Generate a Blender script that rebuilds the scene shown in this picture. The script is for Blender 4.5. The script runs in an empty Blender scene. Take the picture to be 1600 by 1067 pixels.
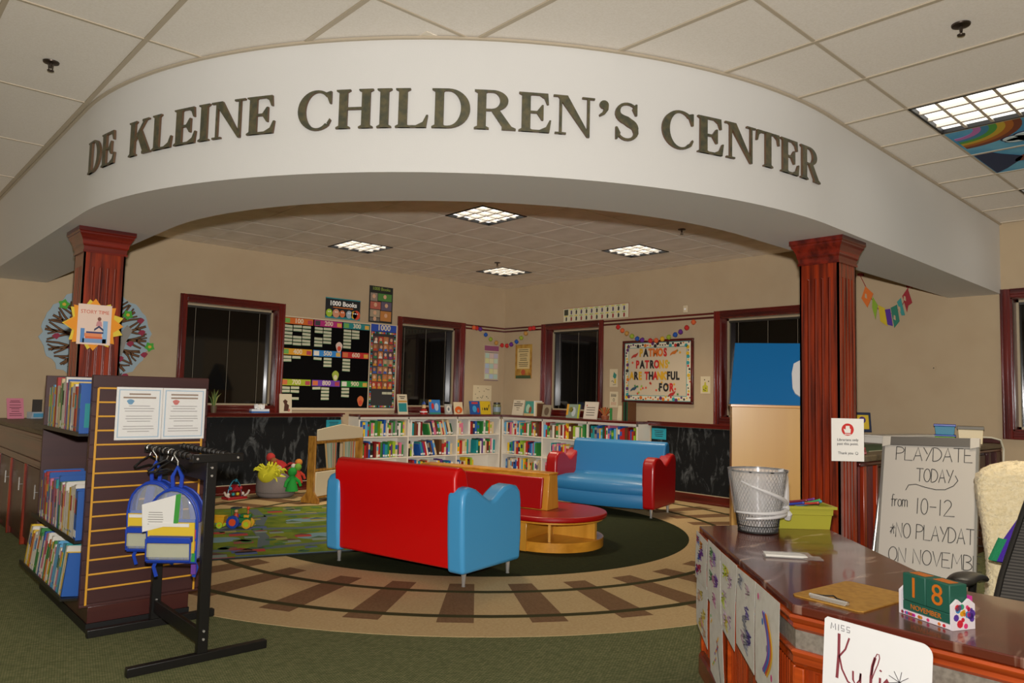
import bpy, bmesh, math, random
from mathutils import Matrix, Vector
C = bpy.context.scene.collection
PI = math.pi
R = math.radians
rnd = random.Random(7)

# ---------------------------------------------------------------- camera, world, lamps, exposure
scene = bpy.context.scene
EYE = 1.356
cam_d = bpy.data.cameras.new('camera')
cam_d.sensor_width = 36.0
cam_d.lens = 1166.0 / 1600.0 * 36.0
cam_d.clip_start = 0.05
cam = bpy.data.objects.new('camera', cam_d)
C.objects.link(cam)
cam.matrix_world = Matrix((
    (0.73633132, -0.06612544, -0.67338221, 0.0),
    (-0.67620273, -0.03692213, -0.73578979, 0.0),
    (0.02379172, 0.99712797, -0.07190112, EYE),
    (0, 0, 0, 1)))
scene.camera = cam

w = bpy.data.worlds.new('world')
scene.world = w
w.use_nodes = True
bgn = w.node_tree.nodes['Background']
bgn.inputs[0].default_value = (1.0, 0.80, 0.56, 1)
bgn.inputs[1].default_value = 0.2

def lamp(name, kind, loc, energy, color, size=0.1, rot=(0, 0, 0), size_y=None, falloff=None):
    d = bpy.data.lights.new(name, kind)
    d.energy = energy
    d.color = color
    if kind == 'AREA':
        d.spread = R(100)
        d.size = size
        if size_y:
            d.shape = 'RECTANGLE'; d.size_y = size_y
    elif kind == 'POINT':
        d.shadow_soft_size = size
    if falloff:
        d.use_nodes = True
        nt = d.node_tree
        em = nt.nodes['Emission']
        fo = nt.nodes.new('ShaderNodeLightFalloff')
        fo.inputs['Strength'].default_value = 1.0
        # a mild fall-off with distance
        fo2 = nt.nodes.new('ShaderNodeLightFalloff'); fo2.inputs['Strength'].default_value = falloff[1]
        fo.inputs['Strength'].default_value = falloff[0]
        ad = nt.nodes.new('ShaderNodeMath')
        nt.links.new(fo.outputs['Constant'], ad.inputs[0]); nt.links.new(fo2.outputs['Linear'], ad.inputs[1])
        nt.links.new(ad.outputs[0], em.inputs['Strength'])
    o = bpy.data.objects.new(name, d)
    o.location = loc
    o.rotation_euler = rot
    C.objects.link(o)
    return o

# the photographer's flash, on top of the camera
lamp('flash', 'POINT', (0.0, 0.0, EYE + 0.17), 22.0, (1.0, 0.975, 0.955), 0.03, falloff=(.62, 1.8))
# the fluorescent ceiling lights (lamps under their louvres), lastly fills added out of view
for (lx, ly, sx, sy, e) in ((4.86, 8.17, .5, .5, 14), (4.86, 5.75, .5, .5, 14), (7.27, 5.75, .5, .5, 14), (7.27, 8.17, .5, .5, 14),
                            (5.11, .9, .5, 1.0, 14), (7.57, .9, .5, .8, 8), (2.6, -1.6, .5, 1.1, 26), (-1.6, 1.2, .5, 1.1, 26), (-1.6, 5.2, .5, 1.1, 9)):
    lamp('ceiling_or_fill_lamp', 'AREA', (lx, ly, 3.09), e, (1.0, 0.84, 0.62), sx, (0, 0, 0), sy)

vs = scene.view_settings
scene.display_settings.display_device = 'sRGB'
vs.view_transform = 'Standard'
vs.look = 'None'
vs.gamma = 1.0
vs.use_curve_mapping = False
vs.exposure = 0.22
scene.cycles.use_denoising = True
scene.cycles.max_bounces = 6
scene.cycles.diffuse_bounces = 3
scene.cycles.glossy_bounces = 3
scene.cycles.transparent_max_bounces = 12
scene.cycles.caustics_reflective = False
scene.cycles.caustics_refractive = False
scene.cycles.sample_clamp_indirect = 6

# ---------------------------------------------------------------- materials
def lin(c):
    if isinstance(c, str):
        c = [int(c[i:i + 2], 16) / 255 for i in (0, 2, 4)]
    return tuple((x / 12.92 if x <= 0.04045 else ((x + 0.055) / 1.055) ** 2.4) for x in c) + (1,)

_m = {}
def mat(name, col, rough=0.5, metal=0.0, spec=0.5, noise=None, bump=None, coat=0.0, alpha=1.0, emit=0.0, trans=0.0, sheen=0.0):
    """noise=(colour2, scale, detail, lo, hi, (sx,sy,sz)); bump=(scale, strength)"""
    if name in _m:
        return _m[name]
    m = bpy.data.materials.new(name)
    m.use_nodes = True
    nt = m.node_tree
    b = nt.nodes['Principled BSDF']
    b.inputs['Base Color'].default_value = lin(col)
    b.inputs['Roughness'].default_value = rough
    b.inputs['Metallic'].default_value = metal
    b.inputs['Specular IOR Level'].default_value = spec
    b.inputs['Coat Weight'].default_value = coat
    b.inputs['Coat Roughness'].default_value = 0.15
    b.inputs['Alpha'].default_value = alpha
    b.inputs['Transmission Weight'].default_value = trans
    b.inputs['Sheen Weight'].default_value = sheen
    if emit:
        b.inputs['Emission Color'].default_value = lin(col)
        b.inputs['Emission Strength'].default_value = emit
    tc = None
    if noise or bump:
        tc = nt.nodes.new('ShaderNodeTexCoord')
    if noise:
        c2, sc, det, lo, hi, st = noise
        mp = nt.nodes.new('ShaderNodeMapping')
        mp.inputs['Scale'].default_value = st
        nt.links.new(tc.outputs['Object'], mp.inputs[0])
        n = nt.nodes.new('ShaderNodeTexNoise')
        n.inputs['Scale'].default_value = sc
        n.inputs['Detail'].default_value = det
        nt.links.new(mp.outputs[0], n.inputs['Vector'])
        r = nt.nodes.new('ShaderNodeValToRGB')
        r.color_ramp.elements[0].position = lo
        r.color_ramp.elements[1].position = hi
        r.color_ramp.elements[0].color = lin(col)
        r.color_ramp.elements[1].color = lin(c2)
        nt.links.new(n.outputs[0], r.inputs[0])
        nt.links.new(r.outputs[0], b.inputs['Base Color'])
    if bump:
        n2 = nt.nodes.new('ShaderNodeTexNoise')
        n2.inputs['Scale'].default_value = bump[0]
        n2.inputs['Detail'].default_value = 3
        nt.links.new(tc.outputs['Object'], n2.inputs['Vector'])
        bp = nt.nodes.new('ShaderNodeBump')
        bp.inputs['Strength'].default_value = bump[1]
        bp.inputs['Distance'].default_value = 0.01
        nt.links.new(n2.outputs[0], bp.inputs['Height'])
        nt.links.new(bp.outputs[0], b.inputs['Normal'])
    _m[name] = m
    return m

def wood(name, c1, c2, rough=0.3, axis='z', scale=14, coat=0.3):
    st = {'x': (.06, 1, 1), 'y': (1, .06, 1), 'z': (1, 1, .06)}[axis]
    return mat(name, c1, rough, noise=(c2, scale, 6, .35, .68, st), coat=coat)

M_wall = mat('wall_paint', 'aa9576', .85, noise=('a69071', 3, 3, .4, .7, (1, 1, 1)), bump=(220, .05))
M_beam = mat('beam_paint', 'dcdad6', .85, bump=(160, .05))
M_tile = mat('ceiling_tile_fibre', 'f0e8de', .95, noise=('e8dfd3', 90, 4, .35, .75, (1, 1, 1)), bump=(300, .12))
M_tile_old = mat('inner_tile_fibre', 'eee4d4', .95, noise=('d6cab6', 2.2, 5, .4, .7, (1, 1, 1)), bump=(300, .12))
M_grid = mat('ceiling_grid_metal', 'bcae98', .6)
M_cherry = wood('cherry_wood', '6a170c', '39090a', .28, 'z', 16)
M_cherry_orange = wood('cherry_column_wood', '98300e', '45120a', .26, 'z', 30)  # brighter, more orange cherry for column shafts and cabinet stiles
M_cherry_x = wood('cherry_wood_rail', '5c140c', '340a0a', .28, 'x', 16)
M_cherry_y = wood('cherry_wood_rail_y', '5c140c', '340a0a', .28, 'y', 16)
M_dark = wood('dark_walnut', '47170e', '2a0c08', .35, 'z', 12)
M_dark.node_tree.nodes['Principled BSDF'].inputs['Coat Weight'].default_value = .04
M_white = mat('white_laminate', 'd8d0c0', .5)
M_black = mat('black_metal', '141210', .38, spec=.5, bump=(200, .04))
M_paper = mat('white_paper', 'e9e6e0', .8)
M_ink = mat('black_ink', '16140f', .7)
M_chrome = mat('chrome', 'd4d0c8', .22, metal=.65)
M_brass = mat('brass', 'b98a3a', .3, metal=1.0)
def col(hexs, rough=.55, **k):
    return mat('paint_' + hexs + ('' if rough == .55 else '_%d' % int(rough * 100)), hexs, rough, **k)

# ---------------------------------------------------------------- mesh builder
class MB:
    def __init__(s):
        s.v = []; s.f = []; s.mi = []; s.m = 0; s.T = None
    def add(s, vs, fs):
        o = len(s.v)
        if s.T is not None:
            vs = [s.T @ Vector(p) for p in vs]
        s.v += [tuple(p) for p in vs]
        for f in fs:
            s.f.append(tuple(i + o for i in f)); s.mi.append(s.m)
        return s
    def box(s, x0, x1, y0, y1, z0, z1):
        v = [(x0, y0, z0), (x1, y0, z0), (x1, y1, z0), (x0, y1, z0), (x0, y0, z1), (x1, y0, z1), (x1, y1, z1), (x0, y1, z1)]
        return s.add(v, [(3, 2, 1, 0), (4, 5, 6, 7), (0, 1, 5, 4), (1, 2, 6, 5), (2, 3, 7, 6), (3, 0, 4, 7)])
    def loft(s, rings, cap=True, closed=True):
        n = len(rings[0]); v = [p for r in rings for p in r]; f = []
        for k in range(len(rings) - 1):
            for i in range(n if closed else n - 1):
                j = (i + 1) % n
                f.append((k * n + i, k * n + j, (k + 1) * n + j, (k + 1) * n + i))
        if cap:
            f.append(tuple(range(n - 1, -1, -1))); f.append(tuple((len(rings) - 1) * n + i for i in range(n)))
        return s.add(v, f)
    def prism(s, poly, a, b, plane='xy'):
        def P(p, h):
            return {'xy': (p[0], p[1], h), 'xz': (p[0], h, p[1]), 'yz': (h, p[0], p[1])}[plane]
        return s.loft([[P(p, a) for p in poly], [P(p, b) for p in poly]])
    def bar(s, p0, p1, w, h=None, up=(0, 0, 1)):
        p0, p1 = Vector(p0), Vector(p1); d = (p1 - p0).normalized(); h = h or w
        u = Vector(up)
        if abs(d.dot(u)) > .98: u = Vector((1, 0, 0))
        a = d.cross(u).normalized(); b = a.cross(d)
        r = [(a * x * w / 2 + b * y * h / 2) for x, y in ((-1, -1), (1, -1), (1, 1), (-1, 1))]
        return s.loft([[p0 + q for q in r], [p1 + q for q in r]])
    def cyl(s, p0, p1, r0, r1=None, n=16, cap=True):
        r1 = r0 if r1 is None else r1
        p0, p1 = Vector(p0), Vector(p1); d = (p1 - p0).normalized()
        u = Vector((0, 0, 1)) if abs(d.z) < .95 else Vector((1, 0, 0))
        a = d.cross(u).normalized(); b = d.cross(a)
        c = [(math.cos(2 * PI * i / n), math.sin(2 * PI * i / n)) for i in range(n)]
        return s.loft([[p0 + a * x * r0 + b * y * r0 for x, y in c], [p1 + a * x * r1 + b * y * r1 for x, y in c]], cap)
    def tube(s, pts, r, n=8, closed=False):
        pts = [Vector(p) for p in pts]; rings = []; prev = None
        for i, p in enumerate(pts):
            if closed:
                d = pts[(i + 1) % len(pts)] - pts[i - 1]
            else:
                d = pts[min(i + 1, len(pts) - 1)] - pts[max(i - 1, 0)]
            d.normalize()
            if prev is None:
                u = Vector((0, 0, 1)) if abs(d.z) < .9 else Vector((1, 0, 0))
                a = d.cross(u).normalized()
            else:
                a = (prev - d * prev.dot(d))
                a = a.normalized() if a.length > 1e-6 else d.orthogonal().normalized()
            prev = a; b = d.cross(a)
            rr = r[i] if isinstance(r, (list, tuple)) else r
            rings.append([p + a * math.cos(2 * PI * k / n) * rr + b * math.sin(2 * PI * k / n) * rr for k in range(n)])
        if closed:
            rings.append(rings[0]); return s.loft(rings, cap=False)
        return s.loft(rings)
    def ribbon(s, pts, w, a, b, plane='xz'):
        """flat stroke of width w along a 2D polyline, as a thin raised strip between depths a and b"""
        L = []; Rr = []
        for i, p in enumerate(pts):
            q0 = pts[max(i - 1, 0)]; q1 = pts[min(i + 1, len(pts) - 1)]
            dx, dy = q1[0] - q0[0], q1[1] - q0[1]; l = math.hypot(dx, dy) or 1
            ww = w[i] if isinstance(w, (list, tuple)) else w
            nx, ny = -dy / l * ww / 2, dx / l * ww / 2
            L.append((p[0] + nx, p[1] + ny)); Rr.append((p[0] - nx, p[1] - ny))
        def P(p, h):
            return (p[0], h, p[1]) if plane == 'xz' else (p[0], p[1], h)
        n = len(pts)
        rings = [[P(L[i], a), P(Rr[i], a), P(Rr[i], b), P(L[i], b)] for i in range(n)]
        return s.loft(rings)
    def ball(s, c, r, nu=14, nv=8, sx=1, sy=1, sz=1):
        rings = []
        for k in range(nv + 1):
            t = PI * k / nv; q = max(math.sin(t), 1e-3) * r; z = -math.cos(t) * r
            rings.append([(c[0] + q * math.cos(2 * PI * i / nu) * sx, c[1] + q * math.sin(2 * PI * i / nu) * sy, c[2] + z * sz) for i in range(nu)])
        return s.loft(rings)
    def lathe(s, prof, c=(0, 0, 0), n=24, cap=True):
        return s.loft([[(c[0] + r * math.cos(2 * PI * i / n), c[1] + r * math.sin(2 * PI * i / n), c[2] + z) for i in range(n)] for r, z in prof], cap)
    def mesh(s, name, mats, smooth=35):
        me = bpy.data.meshes.new(name)
        me.from_pydata(s.v, [], s.f)
        for m in (mats if isinstance(mats, (list, tuple)) else [mats]):
            me.materials.append(m)
        if s.mi:
            me.polygons.foreach_set('material_index', s.mi)
        bm = bmesh.new(); bm.from_mesh(me)
        bmesh.ops.recalc_face_normals(bm, faces=bm.faces)
        bm.to_mesh(me); bm.free()
        if smooth:
            me.polygons.foreach_set('use_smooth', [True] * len(me.polygons))
            me.set_sharp_from_angle(angle=R(smooth))
        me.update()
        return me
    def build(s, name, mats, parent=None, bev=0, seg=2, smooth=35, sub=0, **k):
        return obj(name, s.mesh(name, mats, smooth), parent, bev, seg, sub, **k)

def obj(name, me, parent=None, bev=0, seg=2, sub=0, loc=None, rot=None, scale=None):
    o = bpy.data.objects.new(name, me)
    C.objects.link(o)
    if parent is not None: o.parent = parent
    if loc is not None: o.location = loc
    if rot is not None: o.rotation_euler = rot
    if scale is not None: o.scale = scale
    if bev:
        b = o.modifiers.new('bevel', 'BEVEL'); b.width = bev; b.segments = seg; b.limit_method = 'ANGLE'; b.angle_limit = R(40)
        o.modifiers.new('wn', 'WEIGHTED_NORMAL') if False else None
    if sub:
        q = o.modifiers.new('sub', 'SUBSURF'); q.levels = sub; q.render_levels = sub
    return o

def tag(o, label, cat, group=None):
    o['label'] = label; o['category'] = cat
    if group: o['group'] = group
    return o
def thing(name, label, cat, loc=(0, 0, 0), rz=0, group=None, rot=None):
    o = bpy.data.objects.new(name, None)
    o.empty_display_size = .05
    C.objects.link(o)
    o.location = loc
    o.rotation_euler = rot if rot else (0, 0, rz)
    return tag(o, label, cat, group)
def structure(o):
    o['kind'] = 'structure'; return o
def sempty(name, loc=(0, 0, 0), rz=0):
    o = bpy.data.objects.new(name, None); C.objects.link(o); o.location = loc; o.rotation_euler = (0, 0, rz)
    return structure(o)
def dup(root, loc, rz, label=None, group=None):
    r = root.copy(); C.objects.link(r); r.location = loc; r.rotation_euler = (0, 0, rz)
    if label: r['label'] = label
    if group: r['group'] = group
    for ch in list(root.children):
        c = ch.copy(); C.objects.link(c); c.parent = r
        for g in ch.children:
            d = g.copy(); C.objects.link(d); d.parent = c
    return r

_txt = {}
def text_mesh(s, size, m, depth=.0006, sx=1.0, bold=0):
    key = (s, size, m.name, depth, sx, bold)
    if key in _txt: return _txt[key]
    cu = bpy.data.curves.new('txt', 'FONT')
    cu.body = s; cu.size = size; cu.align_x = 'CENTER'; cu.align_y = 'CENTER'; cu.extrude = depth; cu.resolution_u = 3; cu.offset = bold
    ob = bpy.data.objects.new('txt', cu)
    me = bpy.data.meshes.new_from_object(ob)
    bpy.data.objects.remove(ob)
    me.transform(Matrix.Rotation(PI / 2, 4, 'X') @ Matrix.Scale(sx, 4, (1, 0, 0)))
    me.materials.clear(); me.materials.append(m)
    me.name = 'lettering'
    _txt[key] = me
    return me
def text(s, size, m, parent, x, z, y=-.002, sx=1.0, name='lettering', rot=0, depth=.0006, bold=0):
    return obj(name, text_mesh(s, size, m, depth, sx, bold), parent, loc=(x, y, z), rot=(0, rot, 0))

# single-stroke capitals for handwriting (unit box 0..0.7 x 0..1)
def arc(cx, cy, rx, ry, a0, a1, n=10):
    return [(cx + rx * math.cos(R(a0 + (a1 - a0) * i / n)), cy + ry * math.sin(R(a0 + (a1 - a0) * i / n))) for i in range(n + 1)]
STROKE = {
    'P': [[(0, 0), (0, 1)], [(0, 1)] + arc(.15, .75, .4, .25, 90, -90) + [(0, .5)]], 'L': [[(0, 1), (0, 0), (.55, 0)]],
    'A': [[(0, 0), (.3, 1), (.6, 0)], [(.12, .35), (.5, .38)]], 'Y': [[(0, 1), (.28, .5)], [(.6, 1), (.2, 0)]],
    'D': [[(0, 0), (0, 1)], [(0, 1)] + arc(.1, .5, .48, .5, 90, -90) + [(0, 0)]], 'T': [[(0, 1), (.66, 1)], [(.33, 1), (.33, 0)]],
    'E': [[(.5, 1), (0, 1), (0, 0), (.52, 0)], [(0, .52), (.4, .52)]], 'O': [arc(.3, .5, .3, .5, 90, 450, 16)],
    'N': [[(0, 0), (0, 1), (.5, 0), (.5, 1)]], 'V': [[(0, 1), (.28, 0), (.56, 1)]], 'M': [[(0, 0), (.06, 1), (.33, .35), (.6, 1), (.66, 0)]],
    'B': [[(0, 0), (0, 1)], [(0, 1)] + arc(.15, .77, .32, .23, 90, -90) + arc(.15, .27, .38, .27, 90, -90) + [(0, 0)]],
    '1': [[(.1, 1), (.1, 0)]], '0': [arc(.25, .5, .24, .5, 90, 450, 16)], '2': [arc(.26, .74, .25, .26, 160, -35) + [(.02, 0), (.75, .02)]],
    '-': [[(0, .5), (.45, .5)]], '*': [[(.1, .2), (.22, .9), (.34, .2)], [(.0, .62), (.44, .62)], [(.02, .3), (.36, .75)]],
    'f': [[(.3, .95), (.18, 1), (.12, .85), (.12, -.05)], [(0, .55), (.3, .58)]], 'r': [[(0, .6), (.02, 0)], [(.02, .4), (.12, .6), (.26, .58)]],
    'o': [arc(.18, .3, .17, .3, 90, 450, 12)], 'm': [[(0, .6), (0, 0)], [(0, .45)] + arc(.12, .42, .11, .17, 150, 0, 5) + [(.23, 0)], [(.23, .45)] + arc(.35, .42, .11, .17, 150, 0, 5) + [(.47, 0)]],
    ' ': []}
SW = {'P': .62, 'L': .62, 'A': .68, 'Y': .66, 'D': .68, 'T': .72, 'E': .62, 'O': .68, 'N': .62, 'V': .62, 'M': .74, 'B': .6, '1': .34, '0': .62, '2': .8, '-': .62, '*': .52, 'f': .34, 'r': .3, 'o': .42, 'm': .55, ' ': .4}
def handwrite(mb, s, x, z, h, w, y0, y1, sx=1.0):
    for i, ch in enumerate(s):
        for st in STROKE[ch]:
            mb.ribbon([(x + p[0] * h * sx, z + p[1] * h) for p in st], w, y0, y1)
        x += SW[ch] * h * sx
    return x
# ---------------------------------------------------------------- the room
XC, YC, ZC, ZB = 8.526, 9.512, 3.178, 2.4724
BX, BY, BRO, BRI = 4.529, 5.451, 3.372, 2.811

# floor: green woven carpet with a round inlaid railway
def carpet(name, c1, c2, scale, rough=.95, rot=0):
    m = bpy.data.materials.new(name); m.use_nodes = True; nt = m.node_tree; b = nt.nodes['Principled BSDF']
    b.inputs['Roughness'].default_value = rough; b.inputs['Specular IOR Level'].default_value = .1
    tc = nt.nodes.new('ShaderNodeTexCoord'); mp = nt.nodes.new('ShaderNodeMapping')
    mp.inputs['Rotation'].default_value = (0, 0, rot)
    nt.links.new(tc.outputs['Object'], mp.inputs[0])
    bt = nt.nodes.new('ShaderNodeTexBrick')
    bt.inputs['Scale'].default_value = scale; bt.inputs['Mortar Size'].default_value = .03
    bt.inputs['Mortar Smooth'].default_value = .6
    bt.inputs['Color1'].default_value = lin(c1); bt.inputs['Color2'].default_value = lin(c2)
    bt.inputs['Mortar'].default_value = lin('2e3320'); bt.inputs['Row Height'].default_value = .22
    nt.links.new(mp.outputs[0], bt.inputs['Vector'])
    n = nt.nodes.new('ShaderNodeTexNoise'); n.inputs['Scale'].default_value = 350
    nt.links.new(tc.outputs['Object'], n.inputs['Vector'])
    mx = nt.nodes.new('ShaderNodeMix'); mx.data_type = 'RGBA'; mx.blend_type = 'MULTIPLY'; mx.inputs[0].default_value = .55
    nt.links.new(bt.outputs['Color'], mx.inputs[6]); nt.links.new(n.outputs[0], mx.inputs[7])
    nt.links.new(mx.outputs[2], b.inputs['Base Color'])
    bp = nt.nodes.new('ShaderNodeBump'); bp.inputs['Strength'].default_value = .6; bp.inputs['Distance'].default_value = .004
    nt.links.new(bt.outputs['Fac'], bp.inputs['Height']); bp.invert = True
    nt.links.new(bp.outputs[0], b.inputs['Normal'])
    return m
M_carpet = carpet('green_woven_carpet', '9a9a6c', '7c8258', 22, rot=R(12))
M_disk = mat('green_ribbed_carpet', '33371f', .95, spec=.1, noise=('262a18', 120, 3, .3, .7, (1, .2, 1)), bump=(350, .3))
M_tan = mat('tan_carpet', 'c6ac80', .95, spec=.1, noise=('b99d70', 60, 4, .3, .7, (1, 1, 1)), bump=(400, .25))
M_tie = mat('brown_carpet', '86674a', .95, spec=.1, noise=('765a40', 60, 4, .3, .7, (1, 1, 1)), bump=(400, .25))
M_rail = mat('dark_olive_carpet', '454128', .95, spec=.1, bump=(400, .25))
fl = structure(MB().box(-5, XC + .2, -4, YC + .2, -.1, 0).build('floor', M_carpet))
TX, TY = 5.03, 6.03       # centre of the inlay
def ring(r0, r1, z0, z1, n=96, clip=None):
    b = MB()
    a = [2 * PI * i / n for i in range(n)]
    def P(r, t, z):
        x, y = TX + r * math.cos(t), TY + r * math.sin(t)
        return (min(x, XC - .002), min(y, YC - .002), z)
    rings = []
    b.loft([[P(r1, t, z0) for t in a], [P(r1, t, z1) for t in a], [P(r0, t, z1) for t in a], [P(r0, t, z0) for t in a]], cap=False)
    return b
D2 = .904
ring(2.17, 3.564, .0, .003).build('track_bed', M_tan, fl)
b = MB(); pts = [(min(TX + 3.55 * math.cos(R(t)), XC - .002), min(TY + 3.55 * math.sin(R(t)), YC - .002)) for t in range(0, 91, 5)]
b.loft([[(x, y, z) for x, y in pts] + [(TX + .1, YC - .002, z), (XC - .002, YC - .002, z), (XC - .002, TY + .1, z)] for z in (0, .0025)])
b.build('corner_carpet', M_tan, fl)
b = MB(); b.lathe([(2.18, 0), (2.18, .0035), (.001, .0035)], (TX, TY, 0), 96); b.build('centre_circle', M_disk, fl)
tm = MB().prism([(2.40, -.088), (3.31, -.112), (3.31, .112), (2.40, .088)], .0, .0042).mesh('track_tie', M_tie)
for k in range(36):
    t = 208.7 + 9.95 * k
    x_, y_ = TX + 3.31 * math.cos(R(t)), TY + 3.31 * math.sin(R(t))
    if x_ > XC - .02 or y_ > YC - .02: continue
    obj('track_tie', tm, fl, loc=(TX, TY, .0), rot=(0, 0, R(t)))
ring(2.59, 2.645, 0, .0052).build('track_rail', M_rail, fl)
ring(3.155, 3.21, 0, .0052).build('track_rail', M_rail, fl)

# walls with window openings
def wall(name, fixed, axis, a0, a1, openings, front, depth, material):
    b = MB()
    def bx(p, q, z0, z1):
        if q - p < 1e-4 or z1 - z0 < 1e-4: return
        if axis == 'x': b.box(p, q, front, front + depth, z0, z1)
        else: b.box(front, front + depth, p, q, z0, z1)
    cur = a0
    for (p, q, z0, z1) in sorted(openings):
        bx(cur, p, 0, ZC + .1); bx(p, q, 0, z0); bx(p, q, z1, ZC + .1); cur = q
    bx(cur, a1, 0, ZC + .1)
    return structure(b.build(name, material, smooth=0))
WL = [(3.23, 4.43, 1.13, 2.43), (6.42, 7.56, 1.13, 2.43)]
WR = [(7.37, 8.50, 1.13, 2.43), (4.15, 5.30, 1.13, 2.43), (.9, 2.07, 1.13, 2.43)]
wall('wall_left', YC, 'x', -5, XC + .3, WL, YC, .3, M_wall)
wall('wall_right', XC, 'y', -4, YC, WR, XC, .3, M_wall)

M_glass = mat('night_glass', '0d0b08', .04, spec=.5, coat=.3)
M_sash = mat('almond_sash', 'a08f72', .5)
M_cord = mat('blind_cord', '8a8270', .6)
M_slat = mat('blind_slat', '2a261e', .5)
def window(n, x0, x1, z0, z1, loc, rz):
    """local: x to the viewer's right, -y to the room; opening x0..x1"""
    w_ = sempty('window_%d' % n, loc, rz)
    c = .085
    for (nm, a, b_, p, q) in (('casing', x0 - c, x0, z0 - c, z1 + c), ('casing', x1, x1 + c, z0 - c, z1 + c), ('head_casing', x0, x1, z1, z1 + c), ('sill_casing', x0, x1, z0 - c, z0)):
        m = MB()
        m.box(a, b_, -.022, .0, p, q)
        if nm == 'casing':
            xc = (a + b_) / 2
            m.box(xc - .014, xc + .014, -.03, -.02, p, q)
            m.box((a if a < x0 else b_ - .014), (a + .014 if a < x0 else b_), -.036, -.02, p, q)
        else:
            zc = (p + q) / 2
            m.box(a, b_, -.03, -.02, zc - .014, zc + .014)
            m.box(a, b_, -.036, -.02, (q - .014 if nm == 'head_casing' else p), (q if nm == 'head_casing' else p + .014))
        m.build(nm, M_cherry if nm == 'casing' else M_cherry_x, w_, bev=.004)
    d = .17
    j = MB()
    j.box(x0 - .001, x0 + .012, 0, d, z0, z1); j.box(x1 - .012, x1 + .001, 0, d, z0, z1)
    j.box(x0, x1, 0, d, z1 - .012, z1); j.box(x0, x1, 0, d, z0, z0 + .012)
    j.build('jamb', M_cherry, w_)
    s_ = MB()
    f_ = .022
    for (a, b_, p, q) in ((x0 + .012, x0 + .012 + f_, z0, z1), (x1 - .012 - f_, x1 - .012, z0, z1), (x0, x1, z1 - .012 - f_, z1 - .012), (x0, x1, z0 + .012, z0 + .012 + f_)):
        s_.box(a, b_, d - .03, d + .02, p, q)
    s_.build('sash', M_sash, w_)
    MB().box(x0 + .01, x1 - .01, d, d + .012, z0 + .01, z1 - .01).build('pane', M_glass, w_)
    hz = MB(); hz.box(x0 + .036, x1 - .036, d - .03, d - .005, z1 - .06, z1 - .034); hz.build('blind_headrail', M_slat, w_)
    for t in (.14, .5, .84):
        xx = x0 + (x1 - x0) * t
        MB().cyl((xx, d - .012, z0 + .03), (xx, d - .012, z1 - .05), .0022, n=5).build('blind_cord', M_cord, w_)
    return w_
for i, (p, q, z0, z1) in enumerate(WL):
    window(i + 1, p, q, z0, z1, (0, YC, 0), 0)
for i, (p, q, z0, z1) in enumerate(WR):
    window(i + 3, -q, -p, z0, z1, (XC, 0, 0), -PI / 2)

# picture rails (two thin dark strips) between the windows
k = 0
def trim(b, m, **kw):
    global k
    k += 1
    return structure(b.build('trim_%d' % k, m, **kw))
for zz in (2.425, 2.476):
    trim(MB().box(7.65, XC, YC - .014, YC, zz, zz + .026), M_cherry_x)
    trim(MB().box(XC - .014, XC, 8.59, YC - .014, zz, zz + .026), M_cherry_y)
    trim(MB().box(XC - .014, XC, 5.39, 7.28, zz, zz + .026), M_cherry_y)
# chair rails
trim(MB().box(1.95, 5.44, YC - .05, YC, .995, 1.042).box(1.95, 5.44, YC - .062, YC, 1.03, 1.048), M_cherry_x, bev=.004)
trim(MB().box(XC - .05, XC, 3.6, 6.42, .985, 1.04).box(XC - .062, XC, 3.6, 6.42, 1.028, 1.046), M_cherry_y, bev=.004)
structure(MB().box(1.95, 5.44, YC - .022, YC, 0.003, .12).box(1.95, 5.44, YC - .03, YC, 0.003, .03).build('baseboard_left', M_cherry_x, bev=.004))
structure(MB().box(XC - .022, XC, 2.7, 6.42, 0.003, .12).box(XC - .03, XC, 2.7, 6.42, 0.003, .03).build('baseboard_right', M_cherry_y, bev=.004))

# bulkhead over the opening: a beam with a rounded corner
def beam_path(r, xo, yo, yend):
    p = [(xo, YC)]
    n = 40
    for i in range(n + 1):
        t = R(180 + 90 * i / n)
        p.append((BX + r * math.cos(t), BY + r * math.sin(t)))
    p.append((XC, yend))
    return p
outer = beam_path(BRO, BX - BRO, BY - BRO, 2.15)
inner = beam_path(BRI, BX - BRI, BY - BRI, 2.62)
b = MB()
rings = [[(o[0], o[1], ZB), (o[0], o[1], ZC), (i[0], i[1], ZC), (i[0], i[1], ZB)] for o, i in zip(outer, inner)]
b.loft(rings)
structure(b.build('wall_front', M_beam, smooth=20))
# small wall-angle moulding where the bulkhead meets the ceiling
b = MB()
off = [(-.02 if j == 0 else 0, 0) for j in range(len(outer))]
mo = beam_path(BRO + .018, BX - BRO - .018, BY - BRO - .018, 2.132)
b.loft([[(o[0], o[1], ZC - .012), (o[0], o[1], ZC), (i[0], i[1], ZC), (i[0], i[1], ZC - .012)] for o, i in zip(mo, outer)])
trim(b, M_grid, smooth=20)

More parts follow.
